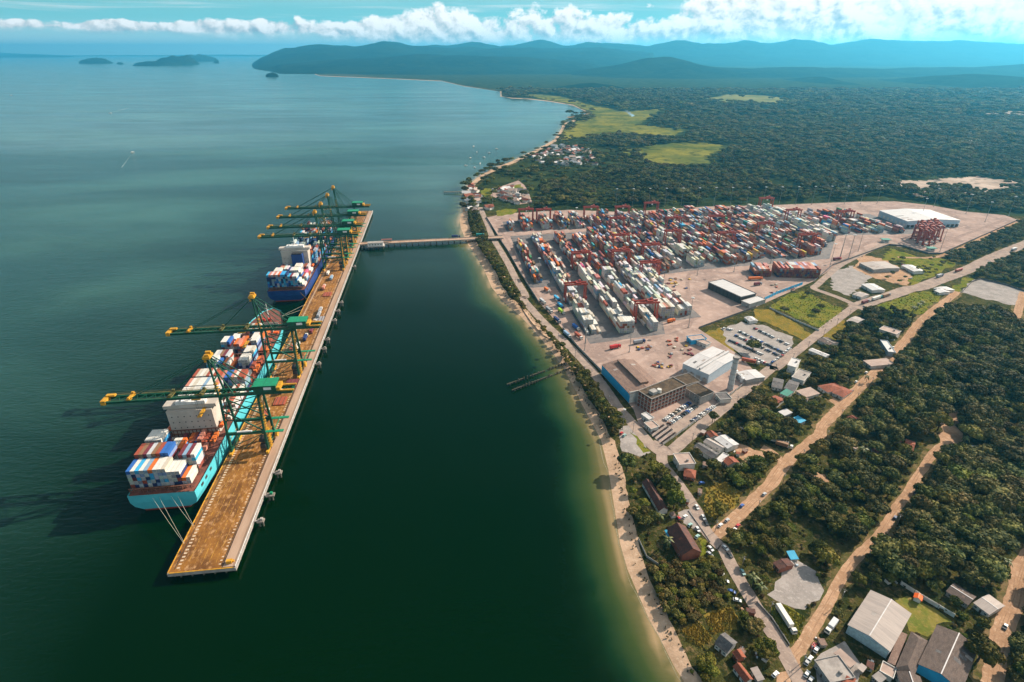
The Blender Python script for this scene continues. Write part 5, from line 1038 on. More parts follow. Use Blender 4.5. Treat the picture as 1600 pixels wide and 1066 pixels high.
H_ = [ # region, A, B, C, label, roof, h, rise, roof material, wall material
 ('j',(525,140),(572,222),(690,205),'flat pinkish-roofed house with a white edge beside the coastal road junction','flat',5.5,0,m_pink,m_wallw),
 ('j',(600,300),(690,320),(712,262),'house with dark hipped tile roof and bright red eave below the pinkish flat roof','hip',3,1.8,m_tile,m_brick),
 ('j',(672,85),(815,172),(862,135),'long low shed with dark grey roof, nearer of the parallel pair','gable',3.5,1.2,m_dgrey,m_wallw),
 ('j',(745,50),(868,118),(905,85),'long low shed with grey roof, farther of the parallel pair','gable',3.5,1.2,m_greys,m_wallw),
 ('j',(838,185),(880,205),(915,140),'small white-roofed annexe at the end of the grey sheds','flat',3.2,0,m_pale,m_wallw),
 ('j',(882,182),(928,225),(982,170),'red-brown gabled house beside the white annexe','gable',3.2,1.5,m_tile,m_wallw),
 ('j',(825,25),(925,100),(975,40),'wide white sheet-roofed workshop behind the grey sheds','gable',4,0.8,m_pale,m_wallw),
 ('j',(765,-20),(800,20),(845,-10),'red tile roof house behind the white workshop','gable',3,1.4,m_tile,m_wallw),
 ('j',(295,345),(420,560),(480,530),'long house with dark old tile roof half hidden under the shore trees','gable',3.2,2.2,m_tiled,m_wallw),
 ('j',(478,690),(590,885),(725,845),'large barn-like house with steep dark red gabled roof beside the village street','gable',5.0,4.2,m_tiled,m_brick),
 ('j',(462,700),(505,780),(535,765),'blue awning along the seaward wall of the large red house','mono',2.6,0.4,m_blueroof,m_wallw),
 ('k',(735,780),(830,858),(935,795),'house with dark grey roof slope and pale roof slope in the shore scrub','gable',3.4,2.4,m_dgrey,m_wallw),
 ('k',(865,845),(905,905),(970,880),'small house with red roof behind the dark grey house','gable',2.8,1.2,m_tile,m_brick),
 ('k',(870,950),(965,1075),(1035,1060),'house with orange-red tile roof at the bottom edge of the photo','gable',3.0,1.6,m_tile,m_wallw),
 ('k',(1000,965),(1055,1062),(1095,1030),'narrow shed with grey sheet roof next to the orange-red tile house','mono',2.8,0.5,m_greys,m_wallg),
 ('k',(1165,185),(1215,240),(1290,165),'open brick shed with dark roof by the grey gravel lot','gable',3.2,1.0,m_tiled,m_brick),
 ('k',(1265,100),(1300,165),(1345,140),'lean-to under a blue tarp beside the brick shed','mono',2.6,0.5,m_blueroof,m_wallg),
 ('l',(1025,395),(1190,500),(1240,430),'low brown-roofed outbuilding under the trees at the lower right','gable',3,1.0,m_browns,m_wallg),
 ('l',(1225,480),(1345,570),(1395,455),'pale grey sheet-roofed house beside the brown outbuilding','gable',3.2,0.8,m_greys,m_wallw),
 ('l',(55,905),(175,1075),(285,935),'flat concrete-roofed house at the bottom edge by the dirt track','flat',4.0,0,m_conc,m_wallg),
 ('l',(215,1075),(268,975),(350,1075),'red hipped roof at the bottom edge beside the concrete roof','hip',3.2,1.4,m_tile,m_wallw),
 ('l',(200,850),(320,960),(370,930),'tan lean-to roof between the concrete roof and the large shed','mono',2.8,0.4,m_pink,m_wallg),
 ('l',(480,1020),(540,1075),(590,1040),'small grey roof at the bottom edge beside the brown hall','mono',3,0.4,m_conc,m_wallg),
 ('i',(735,285),(840,318),(852,292),'two-storey blue and white building with pale roof beside the dirt road','flat',6.8,0,m_pink,m_wallw),
 ('i',(742,350),(790,420),(815,395),'white and pale blue house next to the two-storey building','flat',4.5,0,m_pale,m_wallb),
 ('i',(640,470),(690,505),(735,430),'red and white striped canopy shed by the dirt road','mono',3,0.6,m_pink,m_wallw),
 ('i',(190,500),(245,515),(278,470),'tall white three-storey house at the junction of the town road','flat',8.5,0,m_pale,m_wallw),
 ('i',(215,570),(290,595),(335,545),'flat white-roofed house in front of the tall white house','flat',4.2,0,m_conc,m_wallw),
 ('i',(315,408),(420,450),(432,432),'long narrow white roof among trees beside the town road','gable',3.5,0.6,m_pale,m_wallw),
 ('i',(95,625),(160,640),(195,590),'dark grey roof, first of a pair behind the trees','gable',3,1.0,m_dgrey,m_wallw),
 ('i',(170,635),(235,655),(265,600),'dark grey roof, second of the pair, farther inland','gable',3,1.0,m_dgrey,m_wallw),
 ('i',(145,665),(190,685),(205,650),'green sheet-roofed shed in front of the dark grey roofs','mono',3,0.5,m_teal,m_wallw),
 ('i',(70,715),(130,740),(165,695),'red-roofed house below the green shed','gable',3,1.2,m_tile,m_wallw),
 ('i',(240,650),(300,690),(340,640),'low pinkish roof beside the dark grey pair','mono',2.8,0.5,m_pink,m_wallw),
 ('i',(370,620),(430,660),(460,590),'house with bright brick-red hipped roof, larger of two by the dirt road','hip',3.2,1.9,m_tile,m_wallw),
 ('i',(455,660),(525,690),(545,635),'smaller red-roofed house right at the dirt road edge','hip',3.0,1.6,m_tile,m_wallw),
 ('i',(135,775),(175,800),(195,765),'pale roofed shack among the trees above the truck yard','mono',2.6,0.4,m_pale,m_wallg),
 ('i',(215,815),(265,845),(295,825),'shack with bright blue roof among dense trees','mono',2.6,0.4,m_blueroof,m_wallg),
 ('i',(540,810),(600,850),(625,820),'red tile-roofed house under trees inland of the dirt road','gable',3,1.4,m_tile,m_wallw),
 ('i',(880,990),(940,1010),(985,965),'red-brown house with a blue wall beside the upper track','gable',3,1.4,m_tile,m_wallb),
 ('i',(680,1035),(760,1080),(785,1065),'long house with faded red roof amid the wood','gable',3,1.3,m_tile,m_wallw),
 ('i',(1265,975),(1300,1015),(1330,965),'pale blue sheet-roofed shack at the end of the upper track','mono',3,0.5,m_wallb,m_wallg),
 ('i',(1280,648),(1295,660),(1305,640),'tiny blue and white shack in the forest clearing','mono',2.6,0.3,m_wallb,m_wallb),
 ('i',(540,235),(600,255),(625,215),'grey roof at the edge of the meadow by the town road','gable',3.2,1.0,m_greys,m_wallw),
 ('i',(1060,40),(1110,60),(1150,35),'small white house by the highway beside the gravel lot','gable',3.2,1.0,m_pale,m_wallw),
 ('i',(370,345),(440,380),(470,350),'brown roof in the trees beside the town road','gable',3,1.0,m_browns,m_wallw),
 ('g',(215,765),(330,820),(470,775),'flat wide grey-roofed shed beside the inner access road','gable',4.5,0.8,m_greys,m_wallg),
 ('g',(232,935),(320,985),(370,950),'low building with bright white roof by the highway junction','gable',3.6,0.8,m_pale,m_wallw),
 ('g',(160,1015),(235,1040),(275,1010),'low grey-roofed building in front of the bright white roof','gable',3.4,0.7,m_greys,m_wallw),
 ('g',(548,785),(650,835),(705,815),'white sheet-roofed building in the green plot inland','gable',3.8,0.8,m_pale,m_wallw),
 ('g',(810,985),(855,1005),(890,975),'small white house beside the wide gravel lot','gable',3,0.9,m_pale,m_wallw),
 ('h',(1110,452),(1180,508),(1258,442),'small grey-white sheet-roofed shed by the factory tower','gable',4.5,0.6,m_pale,m_wallg),
 ('h',(450,745),(505,785),(570,790),'white flat canopy roof at the factory gatehouse','flat',4.0,0,m_pale,m_wallw),
 ('h',(470,805),(520,850),(560,815),'pinkish flat gatehouse roof in front of the white canopy','flat',3.2,0,m_pink,m_wallw),
 ('h',(960,600),(1000,645),(1040,590),'small dark-roofed plant house with pale walls near the tower','flat',4.0,0,m_dgrey,m_wallw),
 ('h',(1165,70),(1205,100),(1245,80),'small pale roof at the corner of the car park meadow','gable',3,0.8,m_pale,m_wallw),
 ('h',(765,205),(800,235),(870,190),'low pinkish-roofed workshop with a bright blue end wall','flat',4.5,0,m_pink,m_bluew),
 ('h',(835,235),(905,265),(940,250),'low flat white-edged roof before the big white warehouse','flat',4.0,0,m_pink,m_wallw),
]
for q in H_: house(*q[:5], *q[5:6], h=q[6], rise=q[7], rm=q[8], wm=q[9], group=HS if q[0] in 'ijkl' else None)
# big coastal warehouse with the bright blue seaward wall
o, L, Wd = house('h', (178, 400), (372, 605), (545, 500), 'coastal warehouse with rusty brown roof and bright blue seaward wall', 'gable', 9, 2.6, m_rusty, m_wallw, 'warehouse', 'warehouse', nwin=6)
for k in range(12): MB().box((-L / 2 + (k + .5) * L / 12, -Wd / 2 + .38, 4.6), (L / 12 - 0.12, 0.25, 8.4)).obj('wall_panel', m_bluew, o)
MB().box((-L * .04, 1.5, 12.4), (L * .8, 7.5, 2.0)).obj('roof_monitor', m_rusty, o); MB().box((L / 2 - .6, 0, 9.2), (.5, Wd, 3.2)).obj('gable_parapet', m_wallw, o)
# four-storey concrete frame block
cen, L, Wd, rz = fit(G('h', 430, 585, 15), G('h', 525, 645, 15), G('h', 738, 528, 15)); FOOT.append((cen.x, cen.y, L / 2 + 2, Wd / 2 + 2, rz))
o = thing('factory_block', 'four-storey bare concrete frame factory block with red brick infill', 'building', cen, rz)
m_frame = mat('bare_concrete_frame', (0.42, 0.36, 0.32), (0.34, 0.29, 0.26), 0.4, 0.9); fh = 13.4 / 4
MB().box((0, 0, 6.6), (L - 1.2, Wd - 1.2, 13.0)).obj('core', mat('gloomy_interior', (0.045, 0.032, 0.028), None), o)
MB().box((0, 0, 13.6), (L, Wd, 0.5)).obj('roof', m_mossy, o)
MB().box((0, Wd / 2 - .2, 14.2), (L, .4, .8)).box((0, -Wd / 2 + .2, 14.2), (L, .4, .8)).box((L / 2 - .2, 0, 14.2), (.4, Wd - .8, .8)).box((-L / 2 + .2, 0, 14.2), (.4, Wd - .8, .8)).obj('parapet', m_frame, o)
for k in range(5): MB().box((0, 0, k * fh + .15), (L, Wd, .35)).obj('floor_slab', m_frame, o) if k < 4 else None
na, nb_ = 10, 4
for side in (-1, 1):
    for k in range(na + 1): MB().box((side * (L / 2 - .25), -Wd / 2 + .3 + k * (Wd - .6) / na, 6.7), (.6, .55, 13.4)).obj('column', m_frame, o)
    for k in range(nb_ + 1): MB().box((-L / 2 + .3 + k * (L - .6) / nb_, side * (Wd / 2 - .25), 6.7), (.55, .6, 13.4)).obj('column', m_frame, o)
    for f_ in range(4):
        for k in range(na): MB().box((side * (L / 2 - .5), -Wd / 2 + .3 + (k + .5) * (Wd - .6) / na, f_ * fh + 1.0), (.25, (Wd - .6) / na - .6, 1.3)).obj('infill_panel', m_brick, o)
        for k in range(nb_): MB().box((-L / 2 + .3 + (k + .5) * (L - .6) / nb_, side * (Wd / 2 - .5), f_ * fh + 1.3), ((L - .6) / nb_ - .6, .25, 2.0)).obj('infill_panel', m_brick, o)
MB().box((L * .1, -Wd * .3, 15.2), (5, 6, 2.6)).obj('roof_plant', m_wallg, o); MB().tube((L * .2, -Wd * .18, 13.8), (L * .2, -Wd * .18, 17), 1.8, n=12).obj('water_tank', m_wallw, o)
# mossy flat-roofed wings
for a, b_, c, lb in [((662, 492), (745, 550), (828, 490), 'flat mossy-roofed factory wing behind the frame block'), ((748, 560), (865, 632), (935, 580), 'flat mossy-roofed open factory wing facing the staff car park')]:
    o, L, Wd = house('h', a, b_, c, lb, 'flat', 7, 0, m_mossy, m_wallg, 'building', 'factory_wing', nwin=5)
    for k in range(7): MB().box((-L / 2 + (k + .5) * L / 7, -Wd / 2 + .2, 3.5), (.5, .5, 7)).obj('column', m_frame, o)
# white warehouse with raised roof strip
o, L, Wd = house('h', (738, 390), (925, 470), (1135, 345), 'large white factory warehouse with pale stepped roof', 'gable', 9.5, 1.2, m_pale, m_wallb, 'warehouse', 'warehouse', nwin=4)
MB().box((L * .12, 0, 11.0), (1.6, Wd * .96, 1.6)).box((-L * .0, 0, 10.9), (.5, Wd * .9, 1.5)).obj('roof_monitor', m_pale, o)
for k in range(4): MB().box((-L / 2 + 4 + k * L / 4.2, -Wd / 2 + .3, 2.2), (4, .3, 4.2)).obj('roller_door', m_wallg, o)
# tower
tw = thing('factory_tower', 'slender pale concrete tower between the white warehouse and the road', 'tower', G('h', 1068, 572)); FOOT.append((tw.location.x, tw.location.y, 4, 4, 0))
MB().tube((0, 0, 0), (0, 0, 30), 2.6, 2.1, 16).obj('shaft', m_galv, tw); MB().tube((0, 0, 30), (0, 0, 32), 2.7, 2.7, 16).obj('cap', m_conc, tw)
for k in range(5): MB().tube((0, 0, 5 + 5.4 * k), (0, 0, 5.5 + 5.4 * k), 2.75 - .09 * k, n=16).obj('band', m_conc, tw)
for k, (x, y) in enumerate([(1140, 500), (1150, 520), (1105, 470)]):
    tk = thing('storage_tank', ['pale cylindrical tank in front of the small shed', 'second pale tank beside the first one near the shed', 'squat tank behind the tower'][k], 'tank', G('h', x, y)); MB().tube((0, 0, 0), (0, 0, 4.5), 1.7, n=14).obj('shell', m_white, tk); MB().tube((0, 0, 4.5), (0, 0, 5.1), 1.7, .3, 14).obj('lid', m_white, tk)
# open yard workshop with white roof
o, L, Wd = house('f', (300, 860), (575, 985), (670, 940), 'open-sided yard workshop with white roof and dark bays', 'flat', 8, 0, m_pale, mat('workshop_dark', (0.06, 0.055, 0.055), None), 'warehouse', 'workshop', nwin=0)
for k in range(9): MB().box((-L / 2 + (k + .5) * L / 9, -Wd / 2 + .25, 4), (.6, .6, 8)).obj('column', m_dark, o)
house('f', (575, 1015), (648, 1045), (752, 990), 'lower white-roofed annexe of the yard workshop', 'flat', 5, 0, m_pale, m_wallg, 'building', 'annexe', nwin=2)
# great white warehouse inland
o, L, Wd = house('p', (1374, 329), (1418, 346), (1480, 337), 'great white warehouse at the inland end of the yard', 'gable', 11, 2.5, m_pale, m_wallb, 'warehouse', 'warehouse', nwin=0)
for k in range(12): MB().box((L / 2 - .38, -Wd / 2 + (k + .5) * Wd / 12, 2.6), (.3, Wd / 12 * .62, 4.6)).obj('loading_door', m_glass, o)
MB().box((L / 2 + 1.2, 0, 5.6), (3.4, Wd * .96, .3)).obj('dock_canopy', m_wallb, o)
for k in range(7): MB().box((-L / 2 + (k + .5) * L / 7, -Wd / 2 + .38, 3), (5, .3, 5)).obj('roller_door', m_wallw, o)
for x, y, lb in [(420, 600, 'small green-roofed checkpoint at the bend of the inner fence'), (780, 668, 'green-roofed checkpoint at the apron corner')]:
    c = G('g', x, y); o = thing('checkpoint', lb, 'building', c); MB().box((0, 0, 2), (9, 6, 4)).obj('wall', m_wallw, o); MB().box((0, 0, 4.3), (13, 9, .6)).obj('roof', m_teal, o); MB().box((0, -3.05, 2.2), (5, .1, 1.4)).obj('window', m_glass, o)
# large shed with near translucent gable
o, L, Wd = house('l', (472, 385), (302, 642), (602, 868), 'big shed with plain grey metal roof and pale blue gable in the lower right', 'gable', 6.0, 1.6, m_greys, m_wallb, 'warehouse', 'warehouse', nwin=5)
for k in range(9): MB().box((L / 2 - .35, -Wd / 2 + .6 + (k + .5) * (Wd - 1.2) / 9, 3.0), (.25, (Wd - 1.2) / 9 - .15, 5.6)).obj('gable_panel', mat('translucent_sheet', (0.42, 0.56, 0.60), (0.30, 0.40, 0.42), 0.8, 0.5), o)
# brown roofed hall complex
house('l', (960, 640), (818, 930), (1165, 1075), 'large brown sheet-roofed hall in the bottom right corner', 'gable', 5.5, 2.4, m_browns, m_bluew, 'hall', 'hall', nwin=4)
house('l', (770, 690), (655, 955), (825, 940), 'hipped dark brown roof between the hall and the grey shed', 'hip', 4.5, 1.8, m_browns, m_wallw, 'hall', 'hall_wing', nwin=3)
house('l', (690, 690), (595, 915), (648, 950), 'narrow striped tan lean-to along the grey shed', 'mono', 3.4, .5, m_rusty, m_wallg, 'shed', 'lean_to', nwin=2)
house('l', (560, 910), (535, 985), (640, 1040), 'flat tan roof in front of the lean-to', 'flat', 3.2, 0, m_pink, m_wallw, 'shed', 'annexe', nwin=1)
house('l', (660, 980), (690, 1075), (850, 1060), 'dark brown lower roof at the bottom edge beside the hall', 'gable', 4, 1.6, m_browns, m_wallw, 'hall', 'hall_wing', nwin=2)
house('l', (795, 405), (785, 440), (850, 470), 'tiny playhouse with bright orange roof on the lawn', 'gable', 2.4, 1.0, m_orange, m_wallw, 'playhouse', 'playhouse', nwin=1)
# walls and fences made of separate bays
def fence(name, pts, label, m, h=2.2, bay=6.0, th=.18, post=True, cat='fence'):
    P = [G(*q) for q in pts]; o = thing(name, label, cat, P[0]); base = P[0]
    for a, b_ in zip(P[:-1], P[1:]):
        n = max(1, int((b_ - a).length / bay))
        for k in range(n):
            p, q = a.lerp(b_, k / n) - base, a.lerp(b_, (k + 1) / n) - base; q = q.lerp(p, .015)
            MB().bar(p + Vector((0, 0, h / 2)), q + Vector((0, 0, h / 2)), th, h).obj('wall_bay', m, o)
            if post: MB().box((p.x, p.y, h / 2 + .1), (th * 2, th * 2, h + .2)).obj('post', m_conc, o)
    return o
fence('garden_wall', [('l',690,345),('l',790,410),('l',850,450),('l',1085,590)], 'long pale wall behind the lawn and the orange playhouse', m_wallw, 2.6, 5)
fence('yard_wall', [('d',400,350),('d',510,530),('d',570,620),('d',660,780),('d',810,1018)], 'boundary wall between the coastal road and the container yard', m_wallg, 2.4, 9)
fence('factory_wall', [('e',440,950),('h',10,280),('h',175,450)], 'boundary wall before the blue-walled warehouse along the coastal road', m_wallg, 2.4, 8)
fence('compound_wall', [('h',600,960),('h',900,745),('h',1255,465)], 'compound wall between the staff car park and the town road', m_wallg, 2.2, 8)
fence('blue_hoarding', [('f',765,1010),('f',880,955),('f',1085,880)], 'bright blue hoarding along the inner yard road', m_bluew, 3.6, 6, .3)
fence('yard_fence', [('f',1180,855),('g',0,790),('g',450,626),('g',560,636),('g',760,696),('g',870,696),('g',1475,430)], 'dark boundary fence along the inland side of the terminal', m_dgrey, 2.2, 12)
fence('back_fence', [('h',850,150),('f',700,1070)], 'boundary fence beyond the white workshop', m_dgrey, 2.2, 10)
fence('lot_fence', [('g',1030,1000),('g',1110,920),('g',1180,895),('g',1380,945),('g',1560,1005)], 'low fence round the wide gravel lot', m_dgrey, 1.8, 12)
fence('street_wall', [('j',640,560),('j',740,700),('j',800,790)], 'low kerb wall beside the cars on the village street', m_wallg, .6, 5)
fence('lot_wall', [('k',1050,480),('k',1160,600),('k',1290,800)], 'low wall between the village street and the parked trailer', m_wallg, 1.2, 5)
fence('beach_wall', [('j',270,770),('j',330,900),('j',420,960)], 'old wall above the beach by the large red house', m_wallg, 1.6, 5)
fence('meadow_wall', [('i',85,160),('i',240,235),('i',380,295)], 'pale wall through the golden meadow', m_wallw, 1.6, 8)
fence('roadside_wall', [('i',640,150),('i',760,190),('i',870,222)], 'pale wall at the meadow edge near the highway', m_wallw, 1.6, 8)
# the ruined jetty and the little pier
o = thing('ruined_jetty', 'ruined jetty, two rows of bare piles standing in the bay', 'jetty', Gp(880, 575, 0)); base = o.location.copy()
for r0, r1 in (((882, 570), (792, 603)), ((889, 578), (800, 612))):
    n = 20; m_jetty = mat('black_timber', (0.05, 0.042, 0.03), (0.09, 0.075, 0.05), .8, .9)
    for k in range(n):
        if random.random() < .12: continue
        q = Gp(r0[0] + (r1[0] - r0[0]) * k / n, r0[1] + (r1[1] - r0[1]) * k / n, 0) - base; hh_ = random.uniform(1.2, 3.4)
        MB().tube((q.x, q.y, -3), (q.x + random.uniform(-.3, .3), q.y + random.uniform(-.3, .3), hh_), .6, .5, 6).obj('pile', m_jetty, o)
        if random.random() < .85:
            q2 = Gp(r0[0] + (r1[0] - r0[0]) * (k + 1) / n, r0[1] + (r1[1] - r0[1]) * (k + 1) / n, 0) - base; MB().bar((q.x, q.y, 1.6), (q2.x, q2.y, 1.5), .9, .6).obj('beam', m_jetty, o)
a, b_ = G('d', 70, 160, 0), G('d', 228, 158, 0); o = thing('fishing_pier', 'small timber pier reaching out from the village shore', 'pier', a); v_ = b_ - a
MB().bar((0, 0, 2.6), (v_.x, v_.y, 2.6), 5, .6).obj('deck', m_pile, o)
for k in range(9):
    for s in (-2, 2): MB().tube((v_.x * k / 9, v_.y * k / 9 + s, -3), (v_.x * k / 9, v_.y * k / 9 + s, 3.4), .4, n=6).obj('pile', m_pile, o)
# ------------------------------------------------------------------ vegetation
def leafmat(name, c1, c2, c3, rnd):
    m = bpy.data.materials.new(name); m.use_nodes = True; t = NT(m.node_tree); b = m.node_tree.nodes['Principled BSDF']
    at = t.n('ShaderNodeAttribute', attribute_name='leaf').outputs['Fac']; gp = t.n('ShaderNodeNewGeometry').outputs['Position']
    oi = t.n('ShaderNodeObjectInfo').outputs['Random']
    f = t.m('ADD', t.m('ADD', t.m('MULTIPLY', at, 0.72), t.m('MULTIPLY', t.m('SUBTRACT', t.noise(gp, 0.006, 4, 0.65), 0.5), 0.9)), t.m('MULTIPLY', t.noise(gp, 0.03, 3, 0.6), 0.42), clamp=True)
    col = t.ramp(f, [(0.1, c1), (0.5, c2), (0.9, c3)])
    hs = t.n('ShaderNodeHueSaturation'); t.lk(col, hs.inputs['Color']); t.lk(t.m('MULTIPLY_ADD', oi, 0.075, 0.455), hs.inputs['Hue'])
    t.lk(t.m('MULTIPLY_ADD', t.m('FRACT', t.m('MULTIPLY', oi, 7.31)), 2 * rnd, 1 - rnd), hs.inputs['Value'])
    t.lk(hs.outputs[0], b.inputs['Base Color']); b.inputs['Roughness'].default_value = 0.75; b.inputs['Specular IOR Level'].default_value = 0.08
    MATS[name] = m; return m
m_leaf = leafmat('broadleaf_foliage', (0.011, 0.019, 0.005), (0.050, 0.058, 0.012), (0.19, 0.165, 0.045), 0.4)
m_leaf2 = leafmat('bright_foliage', (0.022, 0.036, 0.007), (0.078, 0.088, 0.012), (0.19, 0.165, 0.028), 0.3)
m_leaf3 = leafmat('dry_scrub_foliage', (0.032, 0.034, 0.010), (0.085, 0.075, 0.022), (0.17, 0.125, 0.04), 0.35)
m_bark = mat('tree_bark', (0.085, 0.065, 0.05), (0.05, 0.04, 0.03), 1.5, 0.95)
ICO = None
def ico():
    global ICO
    if ICO is None:
        bm = bmesh.new(); bmesh.ops.create_icosphere(bm, subdivisions=2, radius=1.0); ICO = (np.array([v.co[:] for v in bm.verts]), [[q.index for q in f.verts] for f in bm.faces]); bm.free()
    return ICO
def crown_mesh(name, m, seed, R=4.6, H=7.0, nl=16, nq=900, q=0.62, flat=0.75, base=2.4):
    """lobes through the crown's volume: a rough inner body for each, and leaf clumps standing off it"""
    r = np.random.default_rng(seed); V, Fc, A = [], [], []; iv, fi = ico(); lobes = []
    for k in range(nl):
        a = 2.39996 * k + r.uniform(-.4, .4); rr = R * 0.74 * math.sqrt((k + .4) / nl); top = 1 - (rr / R) ** 2 * .8
        z = base + (H - base) * (0.30 + 0.62 * top * r.uniform(.72, 1.05)); lobes.append((rr * math.cos(a), rr * math.sin(a), z, R * r.uniform(.25, .40)))
    for lx, ly, lz, lr in lobes:
        o = len(V); tint = r.uniform(.15, .75)
        dsp = 1 + .42 * (np.array([fbm(np.array([p[0] * 1.9 + lx + 9]), np.array([p[1] * 1.9 + p[2] * 1.3 + ly]), seed, 3)[0] for p in iv]) - .5)
        P = iv * dsp[:, None] * np.array([lr, lr, lr * flat]) * .93 + np.array([lx, ly, lz])
        V += P.tolist(); Fc += [[o + i for i in f] for f in fi]; A += (np.clip(tint + r.uniform(-.22, .18, len(iv)), 0, 1)).tolist()
        n = int(nq / nl)
        for _ in range(n):
            d = r.normal(size=3); d[2] = abs(d[2]) * 1.05 - .28; d /= np.linalg.norm(d); c = np.array([lx, ly, lz]) + d * np.array([lr, lr, lr * flat]) * r.uniform(.88, 1.14)
            nn = d + r.normal(size=3) * .55; nn /= np.linalg.norm(nn); u = np.cross(nn, r.normal(size=3)); u /= np.linalg.norm(u); v = np.cross(nn, u); s = q * r.uniform(.55, 1.25); o = len(V)
            V += [(c + u * s * r.uniform(.6, 1)).tolist(), (c + v * s * r.uniform(.4, .9)).tolist(), (c - u * s * r.uniform(.6, 1)).tolist(), (c - v * s * r.uniform(.4, .9)).tolist()]
            Fc.append([o, o + 1, o + 2, o + 3]); A += [float(np.clip(tint + r.uniform(-.3, .45), 0, 1))] * 4
    me = bpy.data.meshes.new(name); me.from_pydata(V, [], Fc); at = me.attributes.new('leaf', 'FLOAT', 'POINT'); at.data.foreach_set('value', np.array(A, np.float32)); me.materials.append(m); me.update(); return me
def trunk_mesh(seed, H, base):
    r = random.Random(seed); b_ = MB().tube((0, 0, -.3), (r.uniform(-.2, .2), r.uniform(-.2, .2), base), .34, .22, 7)
    for k in range(4):
        a = k * 1.6 + r.uniform(0, .6); b_.tube((0, 0, base * .8), (1.9 * math.cos(a), 1.9 * math.sin(a), base + (H - base) * .5), .17, .07, 5)
    return b_.mesh('trunk', m_bark)
KIND = {}
for nm, (m, R, H, nl, nq, q, fl, ba) in dict(dome=(m_leaf, 5.2, 8.0, 20, 1300, .62, .72, 2.6), round=(m_leaf, 4.2, 8.5, 15, 1000, .58, .9, 2.4), wide=(m_leaf, 6.6, 7.6, 26, 1600, .66, .6, 3.0), tall=(m_leaf, 3.6, 10.5, 16, 1000, .55, 1.1, 3.0), bright=(m_leaf2, 4.4, 7.2, 16, 1000, .56, .8, 2.0), brightwide=(m_leaf2, 5.6, 7.4, 20, 1200, .6, .65, 2.4), scrub=(m_leaf3, 4.2, 4.8, 14, 800, .6, .75, .4), scrubgreen=(m_leaf2, 4.0, 4.6, 14, 800, .6, .75, .4)).items():
    KIND[nm] = (crown_mesh('crown', m, sum(map(ord, nm)), R, H, nl, nq, q, fl, ba), trunk_mesh(len(nm), H, ba), R)
LOOK = dict(dome='dark domed broadleaf tree', round='dark round-crowned tree', wide='wide flat-topped dark tree', tall='tall narrow dark tree', bright='yellow-green round tree', brightwide='spreading yellow-green tree', scrub='low dry olive-brown shrub', scrubgreen='low bright green shrub')
def tree(x, y, kind, sc, label, group=None, name='broadleaf_tree', cat='tree', rz=None):
    o = thing(name, label, cat, (x, y, LZ), random.uniform(0, 6.28) if rz is None else rz, group); o.scale = (sc, sc, sc * random.uniform(.85, 1.12))
    link('trunk', KIND[kind][1], o); link('crown', KIND[kind][0], o); return o
def free(X, Y, pad=0.0):
    ok = np.ones(X.shape, bool)
    for pts, hw in ROADS: ok &= segdist(X, Y, pts) > hw + 1.4 + pad
    for pl_ in CLEAR[:]: ok &= ~inpoly(X, Y, pl_)
    pad = min(pad, 1.6)
    for cx, cy_, hl, hw, rz in FOOT:
        dx, dy = X - cx, Y - cy_; c, s = math.cos(rz), math.sin(rz); ok &= ~((np.abs(dx * c + dy * s) < hl + 1.2 + pad) & (np.abs(-dx * s + dy * c) < hw + 1.2 + pad))
    return ok
TREES = []                                                   # x, y, kind, scale, place
def scatter(place, pts, sp, prob, kinds, smin, smax, clump=0.0, ign=False):
    P = [Gp(*q) for q in ring(pts)]; P = [(q.x, q.y) for q in P]; xs, ys = zip(*P)
    gx, gy = np.meshgrid(np.arange(min(xs), max(xs), sp), np.arange(min(ys), max(ys), sp)); gx = gx.ravel() + RNG.uniform(-.46, .46, gx.size) * sp; gy = gy.ravel() + RNG.uniform(-.46, .46, gy.size) * sp
    ok = inpoly(gx, gy, P) & (RNG.random(gx.size) < prob); rp = max(0.0, 2.4 * smax - 1.0) if smax > .9 else .4
    if clump: ok &= fbm(gx / 26 + 3, gy / 26, 77, 3) > clump
    if not ign: ok &= free(gx, gy, rp)
    sz = fbm(gx / 35, gy / 35 + 8, 91, 2)
    for x, y, s_ in zip(gx[ok], gy[ok], sz[ok]): TREES.append((x, y, random.choices(list(kinds), list(kinds.values()))[0], smin + (smax - smin) * min(1, max(0, s_ * .9 + random.uniform(-.15, .3))), place))
DARK = dict(dome=4, round=3.5, wide=3, tall=1.6, bright=2.4, brightwide=1.6, scrubgreen=.5); VILL = dict(dome=3, round=3, wide=1, tall=.6, bright=2.5, brightwide=2)
scatter('in the dense inland wood', [(1484,482),(1540,492),(1600,508),(1800,560),(2000,1000),(1800,1100),(1600,1100),(1560,950),(1480,932),(1440,910),(1400,905),(1330,905),(1300,890),(1380,840),(1445,735),(1480,690),(1300,690),(1350,612),(1440,512)], 8.0, .99, DARK, .85, 1.9)
scatter('in the wood between the two earth roads', [(1300,690),(1480,690),(1445,735),(1380,840),(1300,905),(1250,850),(1190,872),(1135,842),(1160,806),(1245,712)], 7.2, .93, VILL, .6, 1.5, .25)
scatter('among the village houses', [(1060,715),(1100,690),(1160,640),(1190,600),(1245,578),(1322,520),(1345,492),(1400,482),(1440,482),(1345,595),(1280,665),(1240,700),(1200,745),(1165,785),(1130,820),(1095,770)], 6.8, .9, VILL, .55, 1.3, .22)
scatter('under the shore by the old dark-roofed house', [('j',340,190),('j',480,165),('j',580,240),('j',690,480),('j',560,570),('j',480,500),('j',400,300)], 7.0, 1, dict(dome=2, bright=3, brightwide=3), 1.0, 1.7)
scatter('above the beach by the large red house', [('j',210,640),('j',215,560),('j',300,490),('j',420,560),('j',400,720),('j',300,740)], 6.0, 1, dict(dome=2, round=3, bright=1), .6, 1.05)
